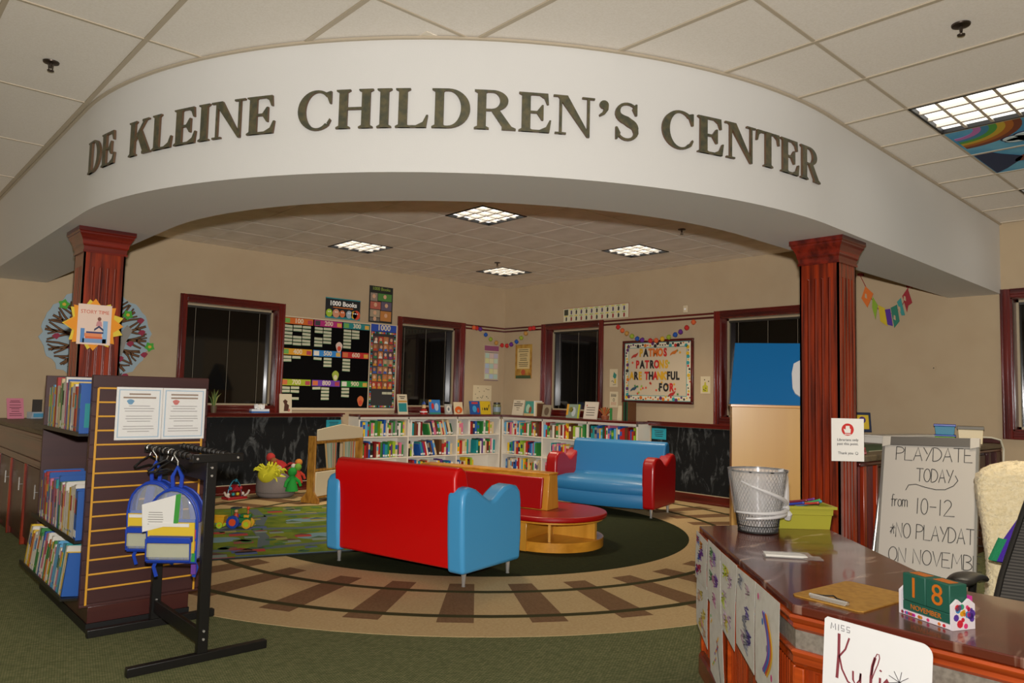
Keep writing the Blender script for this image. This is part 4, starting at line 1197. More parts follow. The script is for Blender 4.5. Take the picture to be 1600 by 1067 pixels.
drawing(T45, 'brightly coloured drawing at the far end of the desk front', [(.01, .70), (.26, .69), (.27, .47), (.0, .47)], 1, ['b02a4a', '6a2a8a', 'd0801a', '1a4ab0', 'c03a1a'])
drawing(T45, 'pale yellow and pink drawing hanging below the brightest one', [(.0, .475), (.25, .475), (.27, .20), (.01, .25)], 2, ['c8a080', 'd0b850', 'c88a8a'], yoff=-.011)
drawing(T45, 'purple crayon drawing, second from the far end of the desk front', [(.275, .705), (.52, .70), (.56, .40), (.28, .44)], 3, ['7a4aa0', '9a7ab0', '5a8a5a', 'c080a0'])
drawing(T45, 'drawing with a yellow crescent in the middle of the desk front', [(.53, .70), (.80, .70), (.78, .36), (.55, .39)], 4, ['c8b82a', '9a9aa4', 'c8a8c0', 'b8c82a'])
drawing(T45, 'faint pencil drawing with a purple blob, beside the rainbow one', [(.805, .695), (1.06, .70), (1.06, .37), (.80, .40)], 5, ['8a8a94', '5a4a8a', '8a8a94', 'b090a0'])
drawing(T45, 'rainbow arch drawing at the near corner of the angled front', [(1.065, .70), (1.34, .70), (1.345, .31), (1.07, .36)], 6, CRAY, kind='arc')
drawing(T45, 'drawing of coloured dots with a black line, lowest on the desk front', [(.30, .43), (.54, .40), (.62, .09), (.33, .13)], 7, ['d0a020', 'c0502a', '4a9a4a', '7a4aa0'], yoff=-.012, kind='dots')

# name card taped over the front edge
t = thing('name_card', 'white card with a handwritten name and a dandelion, hung on the desk front', 'sign'); t.matrix_world = TFR @ Matrix.Translation((.115, -.02, .715)) @ Matrix.Rotation(R(2.5), 4, 'Y')
cw, chh, cr = .30, .40, .03
card = [(0, -chh), (cw, -chh)] + [(cw - cr + cr * math.cos(R(a)), -cr + cr * math.sin(R(a))) for a in range(0, 91, 15)] + [(.008, 0), (0, -.008)]
MB().prism(card, -.002, .0, 'xz').build('card', mat('bright_card', 'f2f0f0', .6), t)
M_maroon = mat('maroon_ink', '8a3a44', .6)
def script(name, strokes, x, z, s_, w_, m):
    for st in strokes:
        MB().ribbon([(x + p[0] * s_, z + p[1] * s_) for p in st], w_, -.0032, -.0018).build(name, m, t)
script('letter_stroke', [[(0, 1), (.01, .4), (-.02, -.3)]], .045, -.14, .1, .008, M_maroon)
script('letter_stroke', [[(.3, .95), (.2, .6), (.03, .35)], [(.03, .35), (.12, .0), (.3, -.3), (.42, -.35)]], .045, -.14, .1, .005, M_maroon)
script('letter_stroke', [[(.44, .05), (.45, -.2), (.53, -.32), (.64, -.15), (.66, .05)], [(.66, .05), (.66, -.4), (.58, -.8), (.46, -.75)]], .045, -.14, .1, .005, M_maroon)
script('letter_stroke', [[(.96, .1), (1.0, .4), (1.05, .62), (1.1, .74), (1.15, .74), (1.17, .64), (1.13, .46), (1.04, .2), (.98, .0)]], .045, -.14, .1, .0026, M_maroon)
script('letter_stroke', [[(1.05, .62), (.98, .35), (.95, .05), (.95, -.2), (.98, -.29), (1.05, -.31)]], .045, -.14, .1, .0075, M_maroon)
script('letter_stroke', [[(1.2, .1), (1.2, -.28)], [(1.2, .28), (1.22, .32)], [(1.32, -.1), (1.42, .05), (1.4, .12), (1.32, .0), (1.34, -.25), (1.45, -.3)]], .045, -.14, .1, .006, M_maroon)
M_graph = mat('graphite_ink', '5a5458', .7)
script('dandelion_line', [[(1.55, -.6), (1.7, -.2), (1.72, .15)]] + [[(1.72, .15), (1.72 + .3 * math.cos(R(a)), .15 + .3 * math.sin(R(a)))] for a in range(0, 360, 40)], .045, -.14, .1, .0016, M_graph)
script('small_print', [[(0, 0), (.02, .2), (.08, .05), (.14, .2), (.16, 0)], [(.25, 0), (.25, .2)], [(.34, .03), (.44, .03), (.44, .1), (.34, .1), (.34, .2), (.44, .2)], [(.52, .03), (.62, .03), (.62, .1), (.52, .1), (.52, .2), (.62, .2)]], .02, -.032, .09, .0014, M_graph)

# calendar blocks in a flowered tray
t = thing('calendar_blocks', 'green wooden calendar blocks showing 18 in a flowered tray', 'calendar', (2.468, .905, .7205), math.atan2(-.158, -.071))
M_flow = mat('flowered_paper', 'e9e2e6', .5)
M_dg = mat('block_green', '1f5a4a', .5)
M_or = mat('block_orange', 'd0701a', .5)
LX, LY = .172, .085
MB().box(0, LX, 0, LY, 0, .014).build('tray_base', M_flow, t, bev=.001)
for (a, b_) in ((-.008, 0), (LX, LX + .008)):
    MB().prism([(0, 0), (LY, 0), (LY, .07), (LY * .75, .085), (LY * .5, .07), (LY * .25, .085), (0, .07)], a, b_, 'yz').build('tray_end', M_flow, t)
MB().box(0, LX, LY - .008, LY, .014, .09).build('tray_back', mat('tray_pink', 'd23a9a', .5), t)
MB().box(.003, LX - .003, .004, .07, .0145, .042).build('month_block', M_dg, t, bev=.002)
for i, ch in enumerate('18'):
    MB().box(.003 + i * .0835, .0855 + i * .0835, .004, .07, .0425, .124).build('number_block', M_dg, t, bev=.003)
    text(ch, .085, M_or, t, .044 + i * .083, .083, y=.003, name='numeral')
    MB().box(.015 + i * .084, .07 + i * .084, .02, .055, .1241, .125).build('numeral_top', M_or, t)
text('NOVEMBER', .021, M_or, t, LX / 2, .028, y=.003)
r = random.Random(9)
for k_ in range(46):
    c_ = r.choice(('e0417a', 'd02a3a', '3a8ac0', 'e0a020', '5a3a9a', '3aa070', 'e07a2a', 'd23a9a'))
    s_ = r.uniform(.005, .012)
    if k_ < 18:
        x, z = r.uniform(.005, LX - .005), .007; s_ = .005
        MB().prism(disc(None, x, z, s_, s_, 0, 8), -.0012, .0, 'xz').build('printed_flower', col(c_, .5), t)
    else:
        y, z = r.uniform(.01, LY - .01), r.uniform(.01, .065)
        sd = LX + .008 if k_ % 4 else -.0085
        MB().prism([(y + s_ * math.cos(R(a)), z + s_ * math.sin(R(a))) for a in range(0, 360, 45)], sd, sd + .0006, 'yz').build('printed_flower', col(c_, .5), t)

# clipboard
t = thing('clipboard', 'brown hardboard clipboard lying on the desk', 'clipboard', (2.392, 1.22, .7205), math.atan2(1.183 - 1.22, 2.735 - 2.392))
cb = [(.012, 0), (.333, 0), (.345, -.012), (.345, -.228), (.333, -.24), (.012, -.24), (0, -.228), (0, -.012)]
MB().prism(cb, 0, .004).build('board', mat('hardboard', 'b98a3c', .45, noise=('a5762c', 40, 4, .4, .7, (1, 1, 1))), t)
MB().box(.012, .04, -.18, -.06, .0045, .008).build('clip_plate', M_chrome, t, bev=.001)
MB().tube([(.035, -.18, .012), (.035, -.14, .016), (.05, -.12, .018), (.035, -.1, .016), (.035, -.06, .012)], .0025, 6).build('clip_wire', M_black, t)
MB().cyl((.02, -.185, .012), (.02, -.055, .012), .006, n=10).build('clip_roll', M_chrome, t)

# packet of pens
t = thing('pen_packet', 'clear plastic packet of white pens lying on the desk', 'pen packet', (2.96, 1.52, .7205), R(-52))
MB().loft([[(-.10, -.035, z), (.13, -.04, z), (.13, .04, z), (-.10, .035, z)] for z in (.0005, .0015)]).loft([[(-.10, -.033, .0135), (.085, -.038, .014), (.085, .038, .014), (-.10, .033, .0135)], [(-.10, -.033, .0145), (.085, -.038, .015), (.085, .038, .015), (-.10, .033, .0145)]]).build('bag', mat('clear_film', 'f4f4f4', .12, alpha=.25, spec=.8), t)
for k_ in range(5):
    pn = MB().cyl((-.095, -.026 + .013 * k_, .0075), (.05, -.026 + .013 * k_, .0075), .0055, n=8).cyl((.05, -.026 + .013 * k_, .0075), (.07, -.026 + .013 * k_, .0075), .005, .001, 8).build('pen', mat('pen_white', 'e2ddd2', .4), t)
# things cut off by the right edge of the picture
t = thing('sorting_tray', 'pale wooden letter tray at the right edge of the desk', 'tray', (2.60, .52, .7205), R(-100))
for z in (0, .03): MB().box(-.0, .14, -.1, .1, z, z + .012).build('tray_shelf', wood('pale_pine', 'd0a878', 'b88e5c', .5, 'x', 10), t, bev=.002)
MB().box(.0, .14, .09, .1, .012, .045).build('tray_side', wood('pale_pine', 'd0a878', 'b88e5c'), t)
t = thing('tape_dispenser', 'small blue grey tape dispenser on the letter tray', 'dispenser', (2.62, .50, .763), R(-100))
MB().prism([(-.05, 0), (.05, 0), (.05, .02), (.01, .045), (-.03, .04), (-.05, .02)], -.02, .02, 'xz').build('body', col('3a4a5a', .4), t, bev=.004)
MB().lathe([(.012, -.008), (.02, -.008), (.02, .008), (.012, .008)], n=16).build('roll', M_paper, t, loc=(-.01, -.0, .032), rot=(PI / 2, 0, 0))

# wire waste basket with a plastic liner
t = thing('waste_basket', 'black wire mesh waste basket with a white liner, standing on the desk', 'basket', (3.41, 1.91, .7205), R(15))
rb, rt, hb = .092, .138, .297
n = 44; b = MB()
for s_ in (-1, 1):
    for k_ in range(n):
        pts = []
        for q in range(8):
            f_ = q / 7; rr = rb + (rt - rb) * f_; a_ = 2 * PI * k_ / n + s_ * f_ * 1.5
            pts.append((rr * math.cos(a_), rr * math.sin(a_), .002 + hb * f_))
        b.tube(pts, .0011, 3)
o = b.build('wire_mesh', mat('dark_wire', '1c1a18', .5), t, smooth=0); o['kind'] = 'stuff'
for rr, z, w_ in ((rb, .004, .004), (rb + .006, .035, .002), (rt, hb, .005)):
    MB().tube([(rr * math.cos(2 * PI * k_ / 36), rr * math.sin(2 * PI * k_ / 36), z) for k_ in range(36)], w_, 8, closed=True).build('rim' if z > .1 else 'hoop', mat('dark_wire', '2c2a28'), t)
MB().lathe([(.001, .004), (rb - .003, .004)], n=30, cap=False).build('bottom', mat('dark_wire', '2c2a28'), t)
r = random.Random(4)
def bag_r(a, f_): return 1 + .012 * math.sin(9 * a + 7 * f_) + .01 * math.sin(17 * a - 12 * f_ + 1.3)
rings = []
na, nf = 72, 16
for j in range(nf + 1):
    f_ = .30 + .72 * j / nf
    rr = (rb + (rt - rb) * f_) + .006
    rings.append([(rr * bag_r(2 * PI * i / na, f_) * math.cos(2 * PI * i / na), rr * bag_r(2 * PI * i / na, f_) * math.sin(2 * PI * i / na), min(hb * f_ + .01 * math.sin(3 * 2 * PI * i / na) * (1 - j / nf), hb + .006)) for i in range(na)])
rings.append([((rt - .012) * math.cos(2 * PI * i / na), (rt - .012) * math.sin(2 * PI * i / na), hb + .003) for i in range(na)])
for f_ in (.7, .4, .15, .02):
    rr = (rb + (rt - rb) * f_) - .008
    rings.append([(rr * bag_r(2 * PI * i / na, f_) * math.cos(2 * PI * i / na), rr * bag_r(2 * PI * i / na, f_) * math.sin(2 * PI * i / na), max(hb * f_, .008)) for i in range(na)])
M_liner = mat('plastic_liner', 'f0eeec', .22, alpha=.30, spec=.8)
MB().loft(rings, cap=False).build('liner', M_liner, t, smooth=60)
M_knot = mat('plastic_gathered', 'f0eeec', .3, alpha=.6, spec=.7)
for (a0, a1, z0, z1) in ((-55, -215, .11, .10), (-58, -200, .13, .25), (-58, -190, .10, .075), (-50, 40, .12, .15)):
    MB().tube([((.128 + .03 * (z0 + (z1 - z0) * q / 9 - .1)) * math.cos(R(a0 + (a1 - a0) * q / 9)), (.128 + .03 * (z0 + (z1 - z0) * q / 9 - .1)) * math.sin(R(a0 + (a1 - a0) * q / 9)), z0 + (z1 - z0) * q / 9) for q in range(10)], [.013 - .001 * q for q in range(10)], 8).build('liner_fold', M_knot, t)
MB().tube([(.075, -.10, .10), (.08, -.105, .14), (.085, -.105, .2), (.09, -.10, .26), (.085, -.09, .302)], [.022, .026, .024, .026, .014], 10).build('liner_fold', M_knot, t)
MB().ball((.072, -.112, .115), .024, 12, 8).tube([(.072, -.115, .11), (.082, -.125, .085), (.092, -.12, .062)], [.012, .02, .016], 8).build('liner_knot', M_knot, t)

# lime storage bin with craft bits
e_ = (Vector((3.79, 1.69)) - Vector((3.6, 1.864))).normalized()
t = thing('storage_bin', 'lime green plastic bin of craft bits behind the waste basket', 'bin', (3.548, 1.90, .7205), math.atan2(e_.y, e_.x))
M_lime = mat('lime_plastic', 'aba535', .45)
bw, bd, bh = .30, .19, .115
def ringr(x0, x1, y0, y1, z): return [(x0, y0, z), (x1, y0, z), (x1, y1, z), (x0, y1, z)]
MB().loft([ringr(.014, bw - .014, .012, bd - .012, 0), ringr(.006, bw - .006, .005, bd - .005, bh * .6), ringr(.002, bw - .002, .001, bd - .001, bh * .62), ringr(0, bw, 0, bd, bh - .014), ringr(-.014, bw + .014, -.014, bd + .014, bh - .013), ringr(-.014, bw + .014, -.014, bd + .014, bh), ringr(.006, bw - .006, .006, bd - .006, bh), ringr(.014, bw - .014, .014, bd - .014, .012)]).build('tub', M_lime, t, smooth=0)
MB().box(bw - .001, bw + .006, .07, .12, .06, .085).build('handle', col('26201a', .5), t)
r = random.Random(6)
for k_ in range(9):
    x, y = r.uniform(.05, .24), r.uniform(.05, .14); a_ = r.uniform(-.5, .5)
    p0 = Vector((x - .07 * math.cos(a_), y - .03 * math.sin(a_), .105 + .004 * (k_ % 3))); p1 = Vector((x + .07 * math.cos(a_), y + .03 * math.sin(a_), .118 + .006 * (k_ % 4)))
    p0.x = max(.02, min(.28, p0.x)); p1.x = max(.02, min(.28, p1.x))
    tag(MB().cyl(p0, p1, .006, n=8).ball(p1, .008, 8, 5).build('marker', col(('1f8a5a', '2a3a9a', '7a1f2a', '2a9a5a', '18264f', 'b03a2a', '2f7fae', '6a2a7a', '1a1715')[k_], .4), None), ('green', 'blue', 'maroon', 'bright green', 'navy', 'red', 'sky blue', 'violet', 'black')[k_] + ' marker in the lime storage bin', 'marker', 'markers in the lime bin').matrix_world = t.matrix_world if False else Matrix.Translation((3.548, 1.90, .7205)) @ Matrix.Rotation(math.atan2(e_.y, e_.x), 4, 'Z')

# ---------------------------------------------------------------- tall playhouse cabinet with a blue roof
t = thing('playhouse_cabinet', 'tall pale wood cabinet with a blue pitched roof, left of the right column', 'cabinet', (5.81, 3.5, .0035), math.atan2(-.835, .55))
M_birch = wood('birch_ply', 'cd9a3c', 'c48f34', .4, 'z', 4)
MB().box(0, .66, 0, .022, 0, 1.30).build('front_panel', M_birch, t, bev=.002)
MB().box(0, .022, .023, .45, 0, 1.30).box(.638, .66, .023, .45, 0, 1.30).build('side_panel', M_birch, t, bev=.002)
MB().box(.023, .637, .43, .45, 0, 1.30).build('back_panel', M_birch, t)
MB().box(-.01, .67, -.012, .46, 1.301, 1.322).build('eave_board', M_maple, t, bev=.002)
M_broof = mat('blue_roof_panel', '0a6aa6', .4, coat=.1)
rf = MB().loft([[(-.02, -.02, 1.3225), (.68, -.02, 1.3225), (.68, .47, 1.3225), (-.02, .47, 1.3225)], [(.035, .2, 1.87), (.625, .2, 1.87), (.625, .25, 1.87), (.035, .25, 1.87)]]).build('roof', M_broof, t, bev=.004)
sl = math.atan2(.22, .5475)
b = MB(); b.prism([(.50, .06), (.50, .2), (.52, .29), (.57, .32), (.635, .32), (.635, -.02), (.56, -.02), (.52, .01)], -.02, -.0, 'xz')
pl = b.build('cloud_panel', mat('white_panel', 'dcd8d4', .5), t); pl.location = (0, .0, 1.41); pl.rotation_euler = (-sl, 0, 0); pl.location.y = .018

# ---------------------------------------------------------------- notice on the right column
t = thing('column_notice', 'white notice with a red hand sign, taped to the right column', 'notice', (4.905, 2.16, .98), math.atan2(-.676, .736))
MB().box(-.06, .152, -.004, -.002, .0, .277).build('sheet', M_paper, t)
cx_, cz_ = .046, .205
b = MB(); b.prism([(cx_ + .04 * math.cos(R(a)), cz_ + .04 * math.sin(R(a))) for a in range(0, 360, 15)], -.0048, -.004, 'xz'); b.build('red_circle', col('c82a26', .6), t)
b = MB(); b.prism([(cx_ - .018, cz_ - .022), (cx_ + .018, cz_ - .022), (cx_ + .02, cz_ + .004), (cx_ + .014, cz_ + .006), (cx_ + .012, cz_ + .024), (cx_ - .012, cz_ + .024), (cx_ - .014, cz_ + .0), (cx_ - .028, cz_ + .006)], -.0054, -.0048, 'xz'); b.build('hand_symbol', M_paper, t)
b = MB(); b.box(cx_ - .02, cx_ + .02, -.0053, -.0048, cz_ - .033, cz_ - .028); b.build('symbol_bar', M_paper, t)
text('Librarians only', .0235, M_ink, t, cx_, .138, y=-.0046)
text('past this point.', .0235, M_ink, t, cx_, .112, y=-.0046)
text('Thank you', .0235, M_ink, t, cx_ - .014, .052, y=-.0046)
b = MB(); b.ribbon(arc(cx_ + .058, .052, .009, .009, 0, 360, 14), .0016, -.0048, -.004); b.ribbon(arc(cx_ + .058, .051, .005, .005, 200, 340, 6), .0014, -.0048, -.004); b.build('smiley', M_ink, t)

# ---------------------------------------------------------------- whiteboard easel
TLp = Vector((5.5, 2.108, 1.125)); BLp = Vector((5.18, 1.86, .10)); wv = Vector((.03, -.563, .018))
xw = wv.normalized(); zw = (TLp - BLp).normalized(); zw = (zw - xw * zw.dot(xw)).normalized(); yw = zw.cross(xw)
t = thing('whiteboard_easel', 'white dry-erase easel with handwritten playdate times behind the desk', 'easel')
t.matrix_world = Matrix(((xw.x, yw.x, zw.x, TLp.x), (xw.y, yw.y, zw.y, TLp.y), (xw.z, yw.z, zw.z, TLp.z), (0, 0, 0, 1)))
W3, H3 = wv.length, 1.09
MB().box(0, W3, 0, .014, -H3, -.0).build('board', mat('whiteboard_face', 'b4aea4', .35), t)
M_alu = mat('aluminium', '98968f', .35, metal=.7)
MB().box(-.012, .004, -.006, .02, -H3, -.02).build('side_rail', M_alu, t); MB().box(W3 - .004, W3 + .012, -.006, .02, -H3, -.02).build('side_rail', M_alu, t)
MB().box(.03, W3 - .03, -.008, .022, -.055, .005).build('header', mat('grey_header', '5f5b55', .4), t, bev=.003)
for x in (-.014, W3 - .04): MB().prism([(x, -.07), (x + .054, -.055), (x + .054, .006), (x, .006)], -.01, .024, 'xz').build('corner_clip', mat('pale_clip', 'b8b2a6', .5), t, bev=.003)
inv = t.matrix_world.inverted()
for x in (.0, W3):
    p0 = Vector((x, .02, -.06)); pw = t.matrix_world @ p0; foot = Vector((5.25, 2.14, .012)) if x == 0 else pw + Vector((-.25, .0, 0)); foot.z = .012
    MB().cyl(p0, inv @ foot, .012, n=10).build('rear_leg', M_alu, t)
b = MB()
px = W3 / 141.0
def wb(s_, x0, x1, yb, h_):
    tot = sum(SW[c_] for c_ in s_) * h_ * px
    b_ = MB(); handwrite(b_, s_, (x0 - 1383) * px, -(yb - 684) * px * .985, h_ * px, .0042, -.0022, -.0005, (x1 - x0) * px / tot)
    b_.build('handwriting', M_ink, t)
wb('PLAYDATE', 1403, 1520, 724, 23); wb('TODAY', 1436, 1492, 760, 22); wb('from', 1399, 1426, 805, 20); wb('10-12', 1438, 1496, 815, 26)
wb('*NO PLAYDATE', 1400, 1536, 857, 24); wb('ON NOVEMBE', 1400, 1536, 897, 23)
b = MB(); b.ribbon([((x - 1383) * px, -(y - 684) * px) for x, y in ((1421, 775), (1425, 766), (1436, 764), (1450, 768), (1466, 771), (1480, 770), (1492, 763), (1498, 754), (1494, 746))], .004, -.0022, -.0005); b.build('flourish', M_ink, t)

# ---------------------------------------------------------------- chairs behind the desk
M_mesh = bpy.data.materials.new('black_knit_mesh'); M_mesh.use_nodes = True
_nt = M_mesh.node_tree; _b = _nt.nodes['Principled BSDF']; _b.inputs['Roughness'].default_value = .7
_tc = _nt.nodes.new('ShaderNodeTexCoord'); _w = _nt.nodes.new('ShaderNodeTexWave'); _w.bands_direction = 'Z'; _w.inputs['Scale'].default_value = 26; _w.inputs['Distortion'].default_value = .3
_r = _nt.nodes.new('ShaderNodeValToRGB'); _r.color_ramp.elements[0].color = lin('121110'); _r.color_ramp.elements[1].color = lin('4a4642')
_nt.links.new(_tc.outputs['Object'], _w.inputs['Vector']); _nt.links.new(_w.outputs[0], _r.inputs[0]); _nt.links.new(_r.outputs[0], _b.inputs['Base Color'])
M_plas = mat('black_plastic', '171513', .45)
t = thing('office_chair', 'black mesh-backed office chair with padded arms, behind the desk', 'chair', (3.53, .74, 0), R(-90))
# local: seat faces -y ... back at +y
MB().lathe([(.03, .05), (.03, .38)], n=14).build('gas_column', M_plas, t)
for k_ in range(5):
    a_ = 2 * PI * k_ / 5
    lg = MB().bar((.03 * math.cos(a_), .03 * math.sin(a_), .085), (.27 * math.cos(a_), .27 * math.sin(a_), .065), .04, .03).build('base_leg', M_plas, t, bev=.005)
    MB().cyl((.27 * math.cos(a_) - .012, .27 * math.sin(a_), .026), (.27 * math.cos(a_) + .012, .27 * math.sin(a_), .026), .025, n=14).build('caster', M_plas, lg)
MB().box(-.24, .24, -.24, .2, .40, .465).build('seat', mat('black_fabric', '1c1a18', .85), t, bev=.03, seg=3)
# back, arms of the office chair
def back_pt(u_, v_):      # u -1..1 across, v 0..1 up
    wd_ = .25 * (1 - .30 * max(0, v_ - .25) ** 1.3) * (1 if v_ > .1 else .9 + v_)
    x = u_ * wd_
    z = .50 + .50 * v_ - .05 * abs(u_) ** 3 * v_
    y = .235 + .36 * v_ + .05 * u_ * u_ * -1 + .03 * math.sin(v_ * PI)
    return (x, y, z)
nu, nv = 16, 20
b = MB()
fr = [[back_pt(-1 + 2 * i / nu, j / nv) for i in range(nu + 1)] for j in range(nv + 1)]
b.loft([[p for p in r_] + [(p[0], p[1] + .006, p[2]) for p in reversed(r_)] for r_ in fr])
b.build('backrest', M_mesh, t, smooth=60)
edge = [fr[j][0] for j in range(nv + 1)] + fr[nv][1:] + [fr[j][nu] for j in range(nv - 1, -1, -1)] + fr[0][-2:0:-1]
MB().tube(edge, .012, 8, closed=True).build('back_frame', M_plas, t)
MB().tube([(0, .1, .42), (0, .28, .44), (0, .31, .6), (0, .36, .8)], [.03, .03, .025, .02], 10).build('back_spine', M_plas, t)
for sx in (-1, 1):
    MB().tube([(sx * .24, .05, .44), (sx * .29, .06, .46), (sx * .3, .07, .56), (sx * .285, .04, .635)], .016, 8).build('arm_post', M_plas, t)
    pr = []
    for j in range(13):
        f_ = j / 12; y = -.17 + .30 * f_; hw = .048 * (1 - (2 * f_ - 1) ** 6) ** .5 + .004; zt = .665 + .012 * math.sin(f_ * PI) - .022 * f_ ** 3
        pr.append([(sx * .285 + hw * math.cos(R(a)), y, zt - .016 + .018 * math.sin(R(a))) for a in range(0, 360, 30)])
    MB().loft(pr).build('armrest', mat('arm_vinyl', '1b1917', .38), t, smooth=60)
# a bright throw caught between the two chairs
t = thing('throw', 'purple and green throw hung behind the mesh chair back', 'blanket', (0, 0, 0))
pts = [(3.95, 1.055, .66), (3.98, 1.02, .76), (4.03, .97, .86), (4.08, .93, .92)]
for nm, o_, c_ in (('purple_fold', 0, '4a26a0'), ('green_fold', .022, '1f8a5a')):
    MB().loft([[(x, y + o_ - .02, z), (x + .02, y + o_, z), (x + .03, y + o_ - .03, z - .01), (x + .02, y - .12, z)] for x, y, z in (pts if o_ == 0 else pts[:2])]).build(nm, mat('knit_' + c_, c_, .9, bump=(150, .5)), t, smooth=60)
# high-backed chair under a fleece
t = thing('fleece_chair', 'high-backed chair draped in a cream fleece beside the easel', 'chair', (4.42, .92, 0), R(-62))
M_fleece = mat('cream_fleece', 'f0dfb8', .95, spec=.1, noise=('e6d2a4', 60, 4, .35, .65, (1, 1, 1)), bump=(90, 1.0), sheen=.3)
r = random.Random(8)
b = MB(); nu, nv = 70, 90
from mathutils import noise as mn
rings = []
for j in range(nv + 1):
    f_ = j / nv; z = .36 + .73 * f_
    top = max(0, (f_ - .80) / .20)
    hw = .30 * (1 - .55 * top ** 3.0) * (1 - .05 * math.sin(f_ * 5))
    dp = .085 * (1 - .75 * top ** 4)
    ring_ = []
    for i in range(nu):
        a = 2 * PI * i / nu
        cx_, sy_ = math.cos(a), math.sin(a)
        x = hw * math.copysign(abs(cx_) ** .5, cx_); y = dp * math.copysign(abs(sy_) ** .6, sy_) + .10 * f_ - .03
        k_ = mn.noise(Vector((x * 95, y * 95, z * 95))) * .011 + mn.noise(Vector((x * 9, y * 9, z * 6))) * .012
        ring_.append((x * (1 + k_ * 1.4), y + k_ * (1 if sy_ > 0 else -1), z + k_ * .5))
    rings.append(ring_)
b.loft(rings).build('fleece', M_fleece, t, smooth=80)
MB().box(-.25, .25, -.45, -.03, .38, .46).build('seat', mat('black_fabric', '1c1a18', .85), t, bev=.03)
for sx in (-1, 1):
    for yy in (-.40, .0):
        MB().cyl((sx * .21, yy, 0), (sx * .21, yy, .40), .016, n=10).build('leg', M_plas, t)

# ---------------------------------------------------------------- on the service counter and wall counter
t = thing('picture_frame', 'dark blue picture frame with a yellow picture of a balloon', 'picture frame', (8.27, 3.50, 1.0515), R(-62), rot=(R(-12), 0, R(-52)))
MB().box(0, .19, 0, .014, 0, .215).build('frame', col('16243f', .4), t, bev=.004)
MB().box(.025, .165, -.001, .001, .03, .185).build('picture', col('d2b01c', .6), t)
MB().prism([(.1 + .035 * math.cos(R(a)), .13 + .038 * math.sin(R(a))) for a in range(0, 360, 20)], -.0018, -.001, 'xz').build('balloon', col('4a2a6a', .6), t)
MB().prism([(.075, .05), (.105, .05), (.1, .095), (.08, .095)], -.0018, -.001, 'xz').build('basket_shape', col('a8442a', .6), t)
MB().prism([(.07, .14), (.09, .0), (.12, .0), (.14, .14)], .05, .06, 'xz').build('easel_back', col('16243f', .4), t)
t = thing('document_tray', 'flat white box lying on the counter behind the easel', 'box', (7.05, 2.72, 1.001), R(-10))
MB().box(0, .95, -.0, .22, .0, .055).build('body', mat('white_card', 'd6d0c4', .6), t, bev=.003)
MB().box(-.004, .954, -.004, .224, .0555, .072).build('lid', mat('white_card', 'd6d0c4', .6), t, bev=.003)
t = thing('writing_mat', 'green writing mat lying on the counter next to the column', 'mat', (5.75, 2.32, 1.001), 0)
MB().box(0, 1.1, 0, .4, 0, .004).build('mat_sheet', mat('green_mat', '3f5a3a', .7), t)
MB().box(0, 1.1, -.004, .0, 0, .005).build('pale_edge', mat('pale_edge', 'b8b296', .6), t)
t = thing('stamp_pad', 'small red stamp pad at the counter edge by the column', 'stamp pad', (5.33, 2.185, 1.001), R(8))
MB().box(0, .07, 0, .09, 0, .03).build('base', col('8a1428', .3), t, bev=.003)
MB().box(.004, .066, .004, .086, .031, .05).build('lid', col('a81830', .3), t, bev=.004)
MB().box(.008, .062, -.001, .0005, .008, .016).build('label_strip', col('d88a94', .5), t)
def lidded(name, label, x, y, z, rz, w_, d_, h_, c_, lidc, n=1):
    t = thing(name, label, 'storage box', (x, y, z), rz)
    MB().loft([ringr(.008, w_ - .008, .008, d_ - .008, 0), ringr(0, w_, 0, d_, h_ * .8)]).build('tub', c_, t, bev=.003)
    MB().box(-.008, w_ + .008, -.008, d_ + .008, h_ * .8 + .0005, h_).build('lid', lidc, t, bev=.004)
M_cloud = mat('cloudy_plastic', 'd8c290', .35)
x0, y0 = 7.9, 2.57
lidded('storage_box', 'green-sided low storage box under the blue one on the counter', x0, y0, 1.002, R(-73), .17, .12, .075, col('6aa022', .4), col('1a3aa0', .4))
lidded('storage_box', 'blue-lidded teal storage box on top of the green one', x0, y0, 1.0775, R(-73), .17, .12, .10, col('1f7f9a', .4), col('1a3aa0', .4))
lidded('storage_box', 'cloudy cream plastic box next to the blue and green ones', x0 + .055, y0 - .185, 1.002, R(-73), .205, .13, .165, M_cloud, mat('grey_lid', '6a6250', .5))
t = thing('power_cord', 'pale cord drooping over the right end of the service counter', 'cord', (0, 0, 0))
MB().tube([(8.27, 2.3, 1.06), (8.3, 2.2, 1.06), (8.33, 2.13, 1.04), (8.38, 2.12, .95), (8.36, 2.12, .8), (8.37, 2.12, .66), (8.34, 2.12, .5)], .009, 8).build('cable', mat('ivory_cord', 'c8c0a8', .5), t)
t = thing('charging_cable', 'thin white cord trailing over the wall counter', 'cord', (0, 0, 0))
MB().tube([(8.1, 3.62, 1.056), (7.98, 3.45, 1.056), (8.02, 3.3, 1.045), (7.9, 3.1, 1.02)], .005, 6).build('cable', mat('ivory_cord', 'c8c0a8', .5), t)
t = thing('wall_switch', 'tiny round screw plate on the bare wall over the storage boxes', 'wall plate', (XC, 2.77, 1.745), -PI / 2)
MB().cyl((0, -.006, 0), (0, -.0005, 0), .024, n=16).build('plate', M_wall, t)
MB().cyl((0, -.009, 0), (0, -.006, 0), .006, n=8).build('screw', M_black, t)
t = thing('door_chime', 'small cream sensor box on the wall over the bulletin board', 'sensor', (XC, 5.83, 2.575), -PI / 2)
MB().box(-.035, .035, -.03, -.001, -.05, .05).build('case', mat('cream_plastic', 'c9b796', .5), t, bev=.006)
MB().cyl((0, -.034, .0), (0, -.03, .0), .015, n=14).build('lens', M_paper, t)

